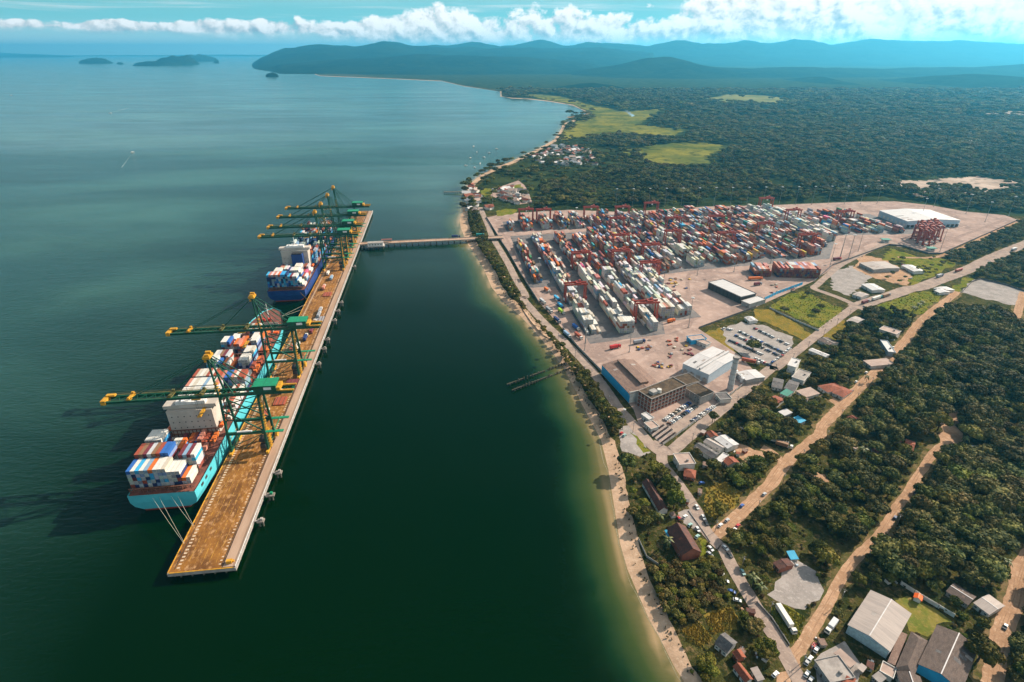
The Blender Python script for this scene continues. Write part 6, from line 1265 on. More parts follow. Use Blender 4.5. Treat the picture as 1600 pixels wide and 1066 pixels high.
scatter('between the street and the shore', [('j',190,250),('j',260,170),('j',340,190),('j',420,420),('j',300,490),('j',230,470)], 8, .55, VILL, .5, .9)
scatter('in the scrub lot above the beach', [('k',240,200),('k',400,190),('k',720,150),('k',790,270),('k',860,440),('k',660,620),('k',430,640),('k',380,560)], 3.7, .95, dict(scrub=5, scrubgreen=4, round=.5), .45, .95)
scatter('along the street near the dark grey house', [('k',920,570),('k',1050,640),('k',1060,740),('k',960,800),('k',900,700)], 5.5, 1, dict(bright=2, dome=2, scrubgreen=1), .6, .95)
scatter('beside the orange-red tile house', [('k',960,760),('k',1110,750),('k',1210,920),('k',1130,1000),('k',1060,960),('k',980,880)], 6.0, 1, dict(brightwide=3, bright=3, dome=1), .7, 1.1)
scatter('at the bottom edge above the beach', [('k',620,860),('k',800,830),('k',870,950),('k',960,1090),('k',640,1090),('k',580,980)], 5.0, .95, dict(scrub=3, scrubgreen=3, bright=3), .6, 1.05)
scatter('behind the brown hall', [('l',1440,1000),('l',1560,800),('l',1700,500),('l',1900,1066),('l',1600,1200)], 7, 1, DARK, .7, 1.2)
scatter('in the strip between track and gravel lot', [('l',230,170),('l',330,150),('l',600,220),('l',620,330),('l',470,380),('l',290,620),('l',140,560),('l',250,420)], 6.4, .9, dict(scrub=1, bright=2, round=3, dome=2), .55, 1.0)
scatter('by the lawn wall', [('l',620,240),('l',1000,300),('l',1040,420),('l',1180,520),('l',1380,600),('l',1330,720),('l',1090,580),('l',850,420),('l',690,330)], 5.8, .9, dict(bright=3, round=2, scrubgreen=2), .45, .9)
scatter('by the street bend near the parked cars', [('k',800,110),('k',960,180),('k',1240,260),('k',1160,380),('k',1060,440),('k',960,320),('k',880,180)], 5.8, .9, dict(round=3, bright=2, scrubgreen=1), .5, 1.0)
scatter('in the belt between beach and coastal road', [(733,330),(746,334),(755,362),(768,394),(785,424),(800,446),(822,478),(850,512),(880,547),(905,577),(940,617),(967,655),(988,695),(972,705),(945,665),(912,612),(880,562),(840,508),(800,468),(775,425),(750,390),(736,362)], 4.6, .97, dict(round=3, dome=3, bright=1.5, scrubgreen=1), .55, 1.0)
scatter('in the grove beside the town road', [('h',1000,700),('h',1080,640),('h',1180,540),('h',1300,480),('h',1345,520),('h',1300,640),('h',1180,720),('h',1060,740)], 7, .8, VILL, .7, 1.2)
scatter('in the wood between the yard and the highway', [('g',870,735),('g',1060,660),('g',1320,515),('g',1480,425),('g',1700,400),('g',1800,500),('g',1523,600),('g',1290,690),('g',1050,765),('g',900,800)], 8.2, .95, DARK, .7, 1.2)
scatter('in the wood south of the highway', [('g',1110,850),('g',1300,760),('g',1523,690),('g',1800,600),('g',1900,1000),('g',1560,985),('g',1380,935),('g',1180,885)], 8.2, .95, DARK, .7, 1.2)
scatter('in the meadow plots by the highway', [('g',380,740),('g',860,730),('g',1000,780),('g',640,960),('g',380,930)], 12, .4, VILL, .35, .8, ign=True)
scatter('at the meadow edge below the highway', [('i',640,180),('i',900,220),('i',960,250),('i',900,310),('i',700,300),('i',560,290)], 8, .7, VILL, .5, 1.0)
for x, y, k_, s_, lb in [(1222, 312, 'dome', 1.35, 'big dark tree at the corner of the factory car park')]: x, y = px('h', x, y); g = Gp(x, y); TREES.append((g.x, g.y, k_, s_, '!' + lb))
scatter('in the undergrowth of the village plots', [(985,700),(1060,715),(1190,600),(1345,492),(1480,478),(1640,520),(1700,1100),(1090,1100),(1030,930),(1000,850),(985,775)], 4.6, .5, dict(scrub=4, scrubgreen=3, round=1), .16, .42)
for r_, x, y, k_, s_, lb in [('l', 1255, 910, 'bright', 1.75, 'single round bright green tree beside the brown hall'), ('i', 172, 185, 'dome', .9, 'lone dark tree at the seaward side of the green meadow'), ('i', 305, 85, 'round', .7, 'lone small tree at the far side of the green meadow'), ('i', 385, 170, 'dome', .85, 'lone tree in the middle of the green meadow'), ('i', 355, 195, 'wide', .7, 'low spreading tree in the middle of the green meadow'), ('j', 180, 265, 'dome', 1.35, 'dark round tree standing over the beach and casting shadow on the sea'), ('h', 945, 800, 'round', 1.0, 'dark tree at the roadside across from the staff car park'), ('l', 735, 300, 'round', .7, 'pale green small tree by the end of the lawn wall'), ('f', 1120, 980, 'round', .8, 'dark shrub tree on the meadow by the blue hoarding'), ('j', 1235, 215, 'brightwide', 1.1, 'bright tree at the earth road crossing'), ('h', 1215, 910, 'brightwide', 1.25, 'large yellow-green tree behind the white workshop')]:
    g = G(r_, x, y); TREES.append((g.x, g.y, k_, s_, '!' + lb))
def tvis(q):
    X_, Y2 = proj(q[0], q[1], 5); d = math.sqrt(q[0] ** 2 + q[1] ** 2 + CAM_H ** 2)
    return d / q[3] ** .5 if -15 < X_ < 1615 and 0 < Y2 < 1080 else 1e9
for q in TREES: pass
TREES.sort(key=lambda q: -1 if q[4][0] == '!' else tvis(q)); NIND = 300; FAR = []
CNT = {}
for q in TREES[:NIND]:
    if q[4][0] == '!': tree(q[0], q[1], q[2], q[3], q[4][1:])
    else:
        lb = f"{LOOK[q[2]]} {q[4]}"; CNT[lb] = CNT.get(lb, 0) + 1
        tree(q[0], q[1], q[2], q[3], lb + f', {od(CNT[lb])} from below', 'trees ' + q[4], 'shrub' if 'scrub' in q[2] else 'broadleaf_tree', 'shrub' if 'scrub' in q[2] else 'tree')
# palms
frond_me = None
def palm(x, y, sc, label, group):
    global frond_me
    if frond_me is None:
        b_ = MB(); n = 5
        for s in (-1, 1):
            pts = [(0.25 + k * .62, 0, .55 + .5 * math.sin(k * .75) - .11 * k * k * .55) for k in range(n + 1)]
            for k in range(n):
                w0, w1 = .62 * math.sin(.5 + k * .5), .62 * math.sin(.5 + (k + 1) * .5) * (k < n - 1) + .04
                b_.add([pts[k], pts[k + 1], (pts[k + 1][0] + .15, s * w1, pts[k + 1][2] - .22), (pts[k][0] + .15, s * w0, pts[k][2] - .22)], [(0, 1, 2, 3)])
        frond_me = b_.mesh('frond', mat('palm_leaf', (0.07, 0.095, 0.02), (0.11, 0.11, 0.03), 1.0, 0.6, rnd=.25))
        palm.tr = MB().tube((0, 0, -.3), (.25, .1, 3.4), .24, .18, 7).tube((.25, .1, 3.4), (.35, .15, 6.4), .18, .15, 7).mesh('trunk', m_bark)
    o = thing('palm_tree', label, 'palm', (x, y, LZ), random.uniform(0, 6), group); o.scale = (sc,) * 3; link('trunk', palm.tr, o)
    for k in range(11): f_ = link('frond', frond_me, o, (.35, .15, 6.3)); f_.rotation_euler = (0, -.5 + 1.0 * (k % 3) / 2, k * .571 + random.uniform(-.1, .1)); f_.scale = (1.05,) * 3
PALMS = [('j',475,835,'in the walled garden of the large red house'),('j',430,640,'behind the large red house by the parked vans'),('j',1010,265,'in the garden of the red-brown house, nearer one'),('j',1060,225,'in the garden of the red-brown house, farther one'),('m',700,250,'beside the bare mast in the wood'),('m',600,200,'standing in the wood clearing'),('m',470,330,'near the long faded red roof'),('i',660,600,'at the earth road verge above the red roofs'),('i',960,170,'in the row of palms in the meadow, nearest'),('i',985,150,'in the row of palms in the meadow, middle'),('i',930,190,'in the row of palms in the meadow, seaward'),('k',1000,360,'at the street bend, bare ground below'),('m',1180,250,'by the sandy clearing at the upper track'),('l',1330,200,'in the grove inland of the brown outbuilding'),('l',1440,230,'near the earth road at the right edge'),('k',1060,420,'on the street side of the gravel lot')]
for r_, x, y, lb in PALMS: g = G(r_, x, y); palm(g.x, g.y, random.uniform(.8, 1.15), 'palm tree ' + lb, 'palms')
# the woods that read as a mass: one object that sets the same crowns on points
def far_points():
    out = []
    for y0, y1, sp, sc in ((560, 1000, 9.5, 1.15), (1000, 1700, 12.5, 1.45), (1700, 2700, 19, 2.1), (2700, 4600, 30, 3.3)):
        xs = np.arange(-.12 * y1, y1 * 1.02, sp); ys = np.arange(y0, y1, sp); X, Y = np.meshgrid(xs, ys); X = X.ravel() + RNG.uniform(-.48, .48, X.size) * sp; Y = Y.ravel() + RNG.uniform(-.48, .48, Y.size) * sp
        dep = Y * CT + (CAM_H) * ST; PXs = 800 + F * X / dep; PYs = 533 - F * (Y * ST - CAM_H * CT) / dep
        ok = (PXs > 650) & (PXs < 1680)
        ok &= ~inpoly(PXs, PYs, [(p, q) for p, q in SHORE] + [(398, 90), (0, 90), (0, 1100), (1110, 1130)]) 
        ok &= segdist(X, Y, innerW) > sp * .35 + 2
        # above the yard's back line and the woods that are already planted
        back = np.interp(PXs, [700, 740, 770, 800, 880, 970, 1100, 1200, 1300, 1345, 1400, 1455, 1510, 1570, 1700], [330, 335, 322, 328, 326, 326, 321, 318, 315, 313, 312, 318, 328, 334, 330])
        ok &= PYs < back
        vil = inpoly(PXs, PYs, [(735, 285), (790, 262), (820, 235), (880, 222), (960, 232), (1000, 255), (940, 268), (850, 290), (830, 330), (740, 335)])
        ok &= ~vil | (RNG.random(X.size) < .22)
        ok &= fbm(X / 300, Y / 420, 17, 4) > .22
        i = np.where(ok)[0]
        jx = (fbm(X / 55, Y / 70, 71, 3) - .5) * (210 if y0 >= 1000 else 0); jy = (fbm(X / 55 + 40, Y / 70, 73, 3) - .5) * (260 if y0 >= 1000 else 0)
        for pl_ in CLEAR: i = i[~(inpoly(X[i] + jx[i], Y[i] + jy[i], pl_) & (RNG.random(len(i)) > (.045 if y0 > 1400 else 0)))]
        for pts, hw in ROADS: i = i[segdist(X[i], Y[i], pts) > hw + sp * .35]
        s_ = sc * (.62 + .75 * fbm(X[i] / 90, Y[i] / 120, 5, 3)) * np.where(RNG.random(len(i)) < .08, 1.45, 1.0) * RNG.uniform(.65, 1.2, len(i))
        out.append(np.stack([X[i], Y[i], s_, s_ * (0.9 if sc < 1.5 else .62)], 1))
    return np.concatenate(out)
def forest(name, P, kinds, label, wts):
    n = len(P); me = bpy.data.meshes.new(name); me.vertices.add(n)
    me.vertices.foreach_set('co', np.concatenate([P[:, :2], np.full((n, 1), LZ - .2)], 1).astype(np.float32).ravel())
    for nm, a, tp in (('sxy', P[:, 2], 'FLOAT'), ('sz', P[:, 3], 'FLOAT'), ('rot', RNG.uniform(0, 6.28, n), 'FLOAT')): me.attributes.new(nm, tp, 'POINT').data.foreach_set('value', a.astype(np.float32))
    me.attributes.new('kind_index', 'INT', 'POINT').data.foreach_set('value', RNG.choice(len(kinds), n, p=np.array(wts) / sum(wts)).astype(np.int32) if not isinstance(kinds, tuple) else P[:, 4].astype(np.int32))
    o = link(name, me); ng = bpy.data.node_groups.new(name, 'GeometryNodeTree'); ng.interface.new_socket('Geometry', in_out='INPUT', socket_type='NodeSocketGeometry'); ng.interface.new_socket('Geometry', in_out='OUTPUT', socket_type='NodeSocketGeometry')
    N = ng.nodes; gi = N.new('NodeGroupInput'); go = N.new('NodeGroupOutput'); jn = N.new('GeometryNodeJoinGeometry'); iop = N.new('GeometryNodeInstanceOnPoints'); iop.inputs['Pick Instance'].default_value = True
    for k in reversed(list(kinds)):                          # joined in reverse so that index order holds
        src = next(q for q in C.objects if q.name.startswith('crown') and q.data == KIND[k][0]); oi = N.new('GeometryNodeObjectInfo'); oi.inputs['Object'].default_value = src; oi.inputs['As Instance'].default_value = True; oi.transform_space = 'ORIGINAL'
        ng.links.new(oi.outputs['Geometry'], jn.inputs[0])
    def att(nm, ty='FLOAT'):
        a = N.new('GeometryNodeInputNamedAttribute'); a.data_type = ty; a.inputs['Name'].default_value = nm; return a.outputs['Attribute']
    ng.links.new(gi.outputs[0], iop.inputs['Points']); ng.links.new(jn.outputs[0], iop.inputs['Instance']); ng.links.new(att('kind_index', 'INT'), iop.inputs['Instance Index'])
    sc_ = N.new('ShaderNodeCombineXYZ'); sx = att('sxy'); ng.links.new(sx, sc_.inputs[0]); ng.links.new(sx, sc_.inputs[1]); ng.links.new(att('sz'), sc_.inputs[2]); ng.links.new(sc_.outputs[0], iop.inputs['Scale'])
    rt = N.new('ShaderNodeCombineXYZ'); ng.links.new(att('rot'), rt.inputs[2]); ng.links.new(rt.outputs[0], iop.inputs['Rotation']); ng.links.new(iop.outputs[0], go.inputs[0])
    md = o.modifiers.new('trees', 'NODES'); md.node_group = ng; return tag(o, label, 'forest', kind='stuff')
FP = far_points(); KL = ['dome', 'round', 'wide', 'tall', 'bright', 'brightwide', 'scrub', 'scrubgreen']
rest = TREES[NIND:]; RP = np.array([(q[0], q[1], q[3], q[3] * random.uniform(.85, 1.15), KL.index(q[2])) for q in rest])
FK = RNG.choice(6, len(FP), p=[.24, .20, .17, .14, .14, .11])
forest('forest', np.concatenate([np.concatenate([FP, FK[:, None]], 1), RP]), tuple(KL), 'unbroken dark green forest filling the plain and the woods beyond the counted trees', None)
print('trees', len(TREES), 'far', len(FP))
# tufts of grass and weeds on the open plots
def tufts(polys, n, h, m, name):
    b_ = MB()
    for pl_ in polys:
        P = [Gp(*q) for q in ring(pl_)]; P = [(q.x, q.y) for q in P]; xs, ys = zip(*P); X = RNG.uniform(min(xs), max(xs), n); Y = RNG.uniform(min(ys), max(ys), n); ok = inpoly(X, Y, P)
        for x, y in zip(X[ok], Y[ok]):
            r = random.uniform(.4, 1.3); z = h * random.uniform(.4, 1.3); k = random.uniform(0, 6)
            vs = [(x + r * math.cos(k + q * 2.1), y + r * math.sin(k + q * 2.1), LZ - .05) for q in range(3)] + [(x, y, LZ + z)]; b_.add(vs, [(0, 1, 3), (1, 2, 3), (2, 0, 3)])
    tag(b_.obj(name, m), 'rough grass and weeds growing on the open plots', 'grass', kind='stuff')
tufts([[('j',760,380),('j',900,345),('j',1030,420),('j',1010,500),('j',830,620),('j',750,570)], [('k',670,590),('k',850,500),('k',910,590),('k',890,660),('k',720,720)], [('k',490,680),('k',620,620),('k',720,740),('k',640,820),('k',540,760)]], 700, .9, m_gold, 'dry_grass')
tufts([[('i',90,155),('i',170,90),('i',280,55),('i',400,110),('i',530,165),('i',490,215),('i',400,285),('i',300,240),('i',200,195)], [('k',1150,520),('k',1250,500),('k',1420,600),('k',1340,760),('k',1280,790),('k',1170,600)], [('i',700,155),('i',900,80),('i',1000,60),('i',1130,70),('i',1000,190),('i',900,220),('i',780,180)]], 900, .8, m_grass, 'green_grass')

# ------------------------------------------------------------------ cars, trucks, people's gear
def along(a, b_): return math.atan2(b_.y - a.y, b_.x - a.x)
def at(r_, x, y, lift=.13): g = G(r_, x, y); return Vector((g.x, g.y, LZ + lift))
sdir = along(G('k', 1030, 490), G('k', 1130, 650)); ddir = along(G('j', 950, 640), G('j', 1240, 360))
for r_, x, y, col, d, lb in [('j',700,535,'white',sdir,'white car at the upper end of the village street'),('j',748,610,'white',sdir,'white car parked on the street above the dark one'),('j',768,652,'black',sdir,'black car on the street next to the white one'),('j',612,605,'white',ddir,'white van-like car in the yard behind the large red house'),('j',572,625,'red',sdir,'red car in the yard behind the large red house'),('j',648,667,'pale green',ddir,'pale green car beside the red car'),('j',706,698,'white',sdir,'white car on the grass verge by the large red house'),('j',702,752,'pale green',ddir,'dark greenish car on the verge of the large red house'),('j',800,840,'white',sdir + .3,'white car nosing onto the street across from the junction'),('j',795,882,'silver',sdir + .4,'silver car below the white one on the verge'),('j',908,835,'white',sdir + .3,'white car on the inland side of the street below the junction'),('j',942,888,'black',sdir + .2,'black car behind the white car on the inland side'),('j',872,668,'white',ddir,'white car in the corner of the golden field'),('j',922,632,'silver',ddir,'silver car beside the earth road at the golden field'),('j',1000,672,'red',ddir,'bright red car on the earth road shoulder'),('j',974,702,'white',ddir,'white car next to the bright red car'),('j',945,728,'silver',ddir,'silver car at the mouth of the earth road'),('j',735,357,'blue',.3,'blue car in the yard by the golden field'),('j',1030,525,'blue',ddir,'blue pickup at the inland edge of the golden field'),('j',1195,440,'silver',ddir,'silver car on the earth road beside the dark clearing'),
        ('k',780,262,'white',sdir + .5,'white car at the scrub lot edge, uppermost'),('k',815,328,'white',sdir + 1.2,'white car at the scrub lot edge, broadside'),('k',865,405,'blue',sdir + 1.0,'deep blue car beside the scrub lot'),('k',905,468,'white',sdir + 1.1,'white car in front of the small golden plot'),('k',945,262,'pale green',sdir,'pale car in tree shade on the inland side of the street'),('k',1185,1015,'white',.6,'white car by the orange-red tile house'),('k',1468,805,'red',ddir,'red car parked by the white pickup'),('k',1486,832,'white',ddir,'white pickup at the end of the earth track'),('k',1440,900,'white',ddir,'white car in the row behind the concrete house'),('k',1420,925,'silver',ddir,'silver car in the row behind the concrete house'),('k',1418,1012,'white',ddir,'white car at the street corner by the concrete house'),('k',1445,1055,'silver',ddir,'silver car at the bottom edge by the street'),
        ('l',1458,662,'black',along(G('l',1540,450),G('l',1460,640)),'dark car driving on the earth road at the lower right'),('m',703,755,'dark blue',along(G('m',700,705),G('m',800,565)),'dark blue car driving on the inner earth track'),('m',845,580,'dark grey',along(G('m',700,705),G('m',800,565)),'grey car at the edge of the inner earth track'),('i',660,545,'white',ddir,'white car on the earth road by the striped shed'),('i',700,510,'red',ddir,'red car on the earth road by the striped shed'),('i',740,480,'silver',ddir,'silver car on the earth road below the blue-white building'),('i',600,600,'white',ddir,'white car on the verge above the red roofs'),('i',820,395,'white',ddir,'white car in front of the blue-white building'),('i',575,655,'dark grey',ddir,'grey car beside the smaller red-roofed house'),('h',335,895,'pale green',.9,'pale green car parked on the shore lot'),('h',315,880,'red',.9,'red car parked on the shore lot'),('d',700,180,'white',.2,'white van at the far village clearing'),('m',95,465,'white',.4,'white car by the small sandy clearing'),('k',1010,30,'white',1.0,'white car hidden at the wood edge')]:
    car(at(r_, x, y), d, col, lb)
def carrow(r_, a, b_, n, facing, rowname, ordn, parts=True, prob=.9):
    A, B2 = at(r_, *a), at(r_, *b_)
    for k in range(n):
        if random.random() > prob: continue
        p = A.lerp(B2, k / max(1, n - 1)); col = random.choices(list(CARCOL), [7, 5, 4, 4, 1.5, 1, 1.5, .6, .3, .3])[0]
        car(p + Vector((random.uniform(-.2, .2), random.uniform(-.2, .2), 0)), facing + random.uniform(-.05, .05), col, f'{col} car, {od(k + 1)} from the seaward end, {rowname}', ordn, parts)
rd = along(G('h', 700, 960), G('h', 1235, 525))
carrow('h', (618, 785), (785, 670), 15, rd + 1.57, 'outer row of the staff car park', 'cars in the staff car park'); carrow('h', (650, 812), (832, 690), 16, rd + 1.57, 'middle row of the staff car park', 'cars in the staff car park'); carrow('h', (800, 800), (952, 695), 14, rd + 1.57, 'roadside row of the staff car park', 'cars in the staff car park')
rf = along(G('h', 1130, 175), G('h', 1440, 310))
for k, (a, b_, n) in enumerate([((1240, 150), (1470, 262), 20), ((1135, 172), (1440, 318), 26), ((1110, 200), (1400, 335), 24), ((1068, 235), (1290, 330), 18), ((1025, 150), (1080, 160), 5), ((1245, 358), (1345, 405), 10), ((1365, 385), (1430, 340), 8), ((1440, 325), (1490, 285), 7)]):
    carrow('h', a, b_, n, rf + 1.57, f'{od(k + 1)} row of the gravel car park', 'cars in the gravel car park', True, .86)
# rows of motorcycles beside the gatehouse
bike = MB().box((0, 0, .55), (1.3, .22, .35)).box((.35, 0, .95), (.12, .7, .1)).tube((-.6, -.06, .3), (-.6, .06, .3), .3, n=7).tube((.62, -.06, .3), (.62, .06, .3), .3, n=7).mesh('parked_motorcycle', mat('motorcycle_paint', (0.10, 0.05, 0.04), (0.04, 0.03, 0.03), 1.5, 0.4, rnd=.5))
for rr_, (a, b_) in enumerate([((520, 882), (610, 820)), ((540, 905), (640, 832)), ((565, 925), (668, 850)), ((590, 948), (690, 875))]):
    A, B2 = at('h', *a, .06), at('h', *b_, .06); MB().bar((0, 0, .1), B2 - A + Vector((0, 0, .1)), 3.0, .2).obj('parking_strip', m_conc, tag(thing('kerb_strip', f'narrow kerbed strip under the {od(rr_ + 1)} motorcycle row', 'kerb', A)))
    for k in range(20): o = link('parked_motorcycle', bike, None, A.lerp(B2, (k + .5) / 20) + Vector((0, 0, .2)), rd + 1.4 + random.uniform(-.1, .1)); tag(o, f'motorcycle, {od(k + 1)} from the gatehouse end, in the {od(rr_ + 1)} parking row', 'motorcycle', f'motorcycles in the {od(rr_ + 1)} row by the gatehouse')
PT = {k: mat('lorry_' + k.replace(' ', '_'), c, None, rough=.5) for k, c in PAL.items()}
PT['red'] = mat('lorry_red', (0.48, 0.03, 0.03), None, rough=.4)
hwd = along(G('i', 700, 115), G('i', 905, 48))
T_ = [('i',720,108,hwd,'teal','white','green and white lorry on the highway junction',17),('i',775,92,hwd,'grey','brown','dark lorry behind the green and white one',14),('i',652,130,hwd,'grey','maroon','dark flat-sided lorry turning at the junction',12),('g',1000,835,hwd,'red','rust red','red lorry on the middle of the highway',14),('g',1440,668,hwd,'white','light grey','pale lorry far along the highway',12),('g',850,880,hwd,'navy','grey','grey lorry on the highway before the junction',12),('k',1255,615,along(G('k',1205,540),G('k',1300,690)),'white','white','long white trailer parked on the grass beside the street',15),
      ('h',268,288,.4,'red','red','red lorry in front of the blue-walled warehouse yard',11),('h',435,252,.35,'navy','grey','dark tanker lorry by the near end of the rows',12),('h',1205,388,-.5,'white','rust red','red trailer at the gate by the small grey shed',15),('i',140,965,-.55,'white','white','white lorry in the yard by the earth road, nearer of two',11),('i',165,985,-.55,'white','brown','brown-loaded lorry in the yard by the earth road',11),('j',1290,60,-.55,'white','white','long white lorry beside the earth road crossing',13),('f',690,840,.1,'orange','orange','orange machine carrier by the dark container wall',18),('f',710,885,.3,'grey','maroon','dark red machine by the yard workshop',10),('f',1370,675,.3,'red','maroon','dark red truck on the open apron',12),('l',178,670,along(G('l',215,620),G('l',140,720)),'white','light grey','white van-bodied lorry beside the big shed',9),('e',430,840,-1.15,'white','lime','lorry with a lime green container by the shoreward wall',12),('e',548,1010,-1.15,'white','rust red','lorry with a red container by the shoreward wall',12),('e',530,950,-1.15,'white','blue','lorry with a blue container by the shoreward wall',11),('e',330,690,-1.15,'white','orange','lorry with an orange container by the shoreward wall',11),('e',400,750,-1.2,'navy','sky blue','long sky blue trailer by the shore wall, farther one',13),('e',425,800,-1.2,'navy','sky blue','long sky blue trailer by the shoreward wall, nearer one',13),('e',345,830,-1.15,'white','grey','grey trailer parked close to the shoreward wall, middle',12),('e',300,770,-1.15,'white','light grey','pale trailer parked close to the shoreward wall, farthest',12),('e',400,900,-1.15,'grey','navy','navy trailer parked close to the shoreward wall',12),('e',470,1000,-1.15,'white','steel blue','grey-blue trailer parked close to the wall, nearest',12),('e',1190,905,.5,'orange','orange','orange reach stacker vehicle before the sixth row',9),('d',160,525,0.1,'navy','navy','dark lorry crossing the access bridge, seaward one',12),('d',350,512,0.1,'teal','teal','teal lorry crossing the access bridge near the shore',12)]
for r_, x, y, d, cab, bx_, lb, L_ in T_: truck(at(r_, x, y, 3.6 if 'bridge' in lb else .15), d, PT[cab], PT[bx_], lb, L_)
for k, (u, v, d, bx_) in enumerate([(262, 10, 1.57, 'rust red'), (266, 14, 1.57, 'white'), (284, 18, 1.57, 'navy'), (300, 21, 1.57, 'maroon'), (318, 20, 1.57, 'brown'), (338, 21.5, 1.57, 'grey'), (150, 14, 1.57, 'rust red'), (186, 17, 1.57, 'white'), (420, 13, 1.57, 'salmon'), (452, 17, 1.57, 'steel blue'), (470, 10, 1.57, 'white'), (350, 21, 1.57, 'grey')]):
    truck(Q(u, v, 5.02), QRZ + d, PT['white'], PT[bx_], f'terminal tractor with {bx_} box on the quay, ' + ['between the two near cranes, seaward lane','between the two near cranes, second lane','past the second crane, inner lane','past the second crane, landward lane','before the navy ship, landward lane','before the navy ship, beside the line','under the first crane','just past the first crane','alongside the navy ship\'s stern','alongside the navy ship, landward lane','alongside the navy ship, seaward lane','beside the mooring lines'][k], 12)
for k, (u, v) in enumerate([(170, 20), (198, 23), (240, 22), (330, 23), (400, 20)]):
    o = thing('hatch_cover', f'steel ship hatch cover lying on the quay, {od(k + 1)} from the tip', 'hatch cover', Q(u, v, 5.02), QRZ); MB().box((0, 0, .5), (9, 12, .9)).obj('panel', PT[['rust red', 'maroon', 'brown', 'grey', 'rust red'][k]], o)
    for s in (-3, 0, 3): MB().box((s, 0, 1.02), (.5, 11.6, .25)).obj('rib', m_lash, o)
# loose gear on the yard: spreaders, pallets, scrap
for k in range(70):
    r_, x, y = random.choice([('h', random.uniform(610, 830), random.uniform(215, 350)), ('h', random.uniform(540, 680), random.uniform(380, 420)), ('e', random.uniform(1160, 1330), random.uniform(600, 720)), ('f', random.uniform(820, 1040), random.uniform(880, 960)), ('h', random.uniform(430, 530), random.uniform(270, 300)), ('g', random.uniform(440, 640), random.uniform(780, 900))])
    p = at(r_, x, y, .05); EQ = EQ + 1 if k else 1; o = thing('equipment_pile', od(EQ) + ' heap of stored gear ' + {'h': 'between the factory buildings', 'e': 'in the scrap corner beside the sixth row', 'f': 'behind the yard workshop', 'g': 'on the sandy plot inland'}[r_], 'equipment', p, random.uniform(0, 3), 'heaps of stored equipment')
    c_ = random.choice(['brown', 'grey', 'rust red', 'maroon', 'navy', 'cream', 'yellow']); MB().box((0, 0, .6), (random.uniform(2, 5), random.uniform(1.2, 2.4), 1.2)).obj('crate_stack', PT[c_], o); MB().box((random.uniform(-1, 1), 1.8, .35), (random.uniform(1.5, 3), 1, .7)).obj('pallet', PT['brown'], o)
# sheds, tanks and garden clutter of the village
for k, (r_, x, y) in enumerate([('j',620,500),('j',720,430),('j',1000,150),('j',1050,130),('j',1110,190),('j',760,230),('j',520,600),('k',930,860),('k',1110,900),('k',1000,560),('k',1290,210),('l',600,330),('l',400,980),('l',110,790),('l',460,960),('l',1290,350),('i',300,710),('i',120,700),('i',60,820),('i',420,560),('i',600,880),('i',850,960),('h',1000,900),('h',880,880),('h',1150,860),('m',420,280),('m',560,300)]):
    g = at(r_, x, y, .02); o = thing('garden_shed', f'small makeshift shed among the houses, {od(k + 1)} counting inland', 'shed', g, random.uniform(0, 3)); a_, b_ = random.uniform(2.2, 4.2), random.uniform(2, 3.2)
    MB().box((0, 0, 1.1), (a_, b_, 2.2)).obj('wall', random.choice([m_wallg, m_brick, m_wallw]), o); MB().box((0, 0, 2.3), (a_ + .6, b_ + .6, .14)).obj('roof', random.choice([m_greys, m_rusty, m_tile, m_tiled, m_dgrey, m_pink]), o)
    for q in range(random.randint(1, 3)): MB().box((random.uniform(2.8, 4.5), random.uniform(-2, 2), .4), (random.uniform(.6, 1.8), random.uniform(.5, 1.2), .8), random.uniform(0, 3)).obj('stored_crate', random.choice([m_dirt, m_wallb, m_white, m_rusty]), o)
# dry weed and driftwood along the top of the beach
db = MB()
for (x1, y1), (x2, y2) in zip(innerW[4:330:1], innerW[5:331:1]):
    for q in range(3):
        f = random.random(); x, y = x1 + (x2 - x1) * f - random.uniform(.4, 5), y1 + (y2 - y1) * f + random.uniform(-.6, .6)
        if math.hypot(x, y) > 700 or random.random() < .35: continue
        a_ = random.uniform(0, 3.1); l_ = random.uniform(.4, 1.6); z = LZ - .75; db.bar((x, y, z + .35), (x + l_ * math.cos(a_), y + l_ * math.sin(a_), z + .75), random.uniform(.25, .7), .5)
tag(db.obj('driftwood', mat('dry_weed', (0.10, 0.075, 0.04), (0.05, 0.045, 0.025), 1.0, .95)), 'dark dry weed and driftwood strewn along the top of the beach', 'debris', kind='stuff')
# utility poles
m_wood_p = mat('weathered_pole', (0.22, 0.18, 0.15), None, rough=.9)
pole_p = thing('utility_pole', 'x', 'pole'); MB().tube((0, 0, 0), (0, 0, 9.5), .19, .13, 7).obj('post', m_wood_p, pole_p); MB().box((0, 0, 8.9), (.16, 2.2, .16)).obj('crossarm', m_wood_p, pole_p); MB().bar((0, 0, 8.2), (1.6, 0, 8.7), .1).obj('lamp_arm', m_galv, pole_p); MB().tube((.32, 0, 7.4), (.32, 0, 8.3), .28, n=8).obj('transformer', m_galv, pole_p); freeze(pole_p)
kk = 0
for nm, line, off, step in (('village street', SR, 4.6, 26), ('town road', MR, -6, 34), ('main earth road', D1, -6.2, 34), ('inner earth track', D2, 4.6, 40), ('coastal road', CR, -5.6, 38)):
    acc = 0; cnt = 0
    for a, b_ in zip(line[:-1], line[1:]):
        acc += (b_ - a).length
        if acc > step:
            acc = 0; cnt += 1; d = (b_ - a).normalized(); p = b_ + Vector((-d.y, d.x, 0)) * off; p.z = LZ; lb = f'wooden utility pole beside the {nm}, {od(cnt)} from its seaward end'
            if kk == 0: pole_p.location = p; pole_p.rotation_euler = (0, 0, along(a, b_)); pole_p['label'] = lb; pole_p['group'] = 'utility poles'
            else: copy_tree(pole_p, p, along(a, b_), lb, 'utility poles')
            kk += 1
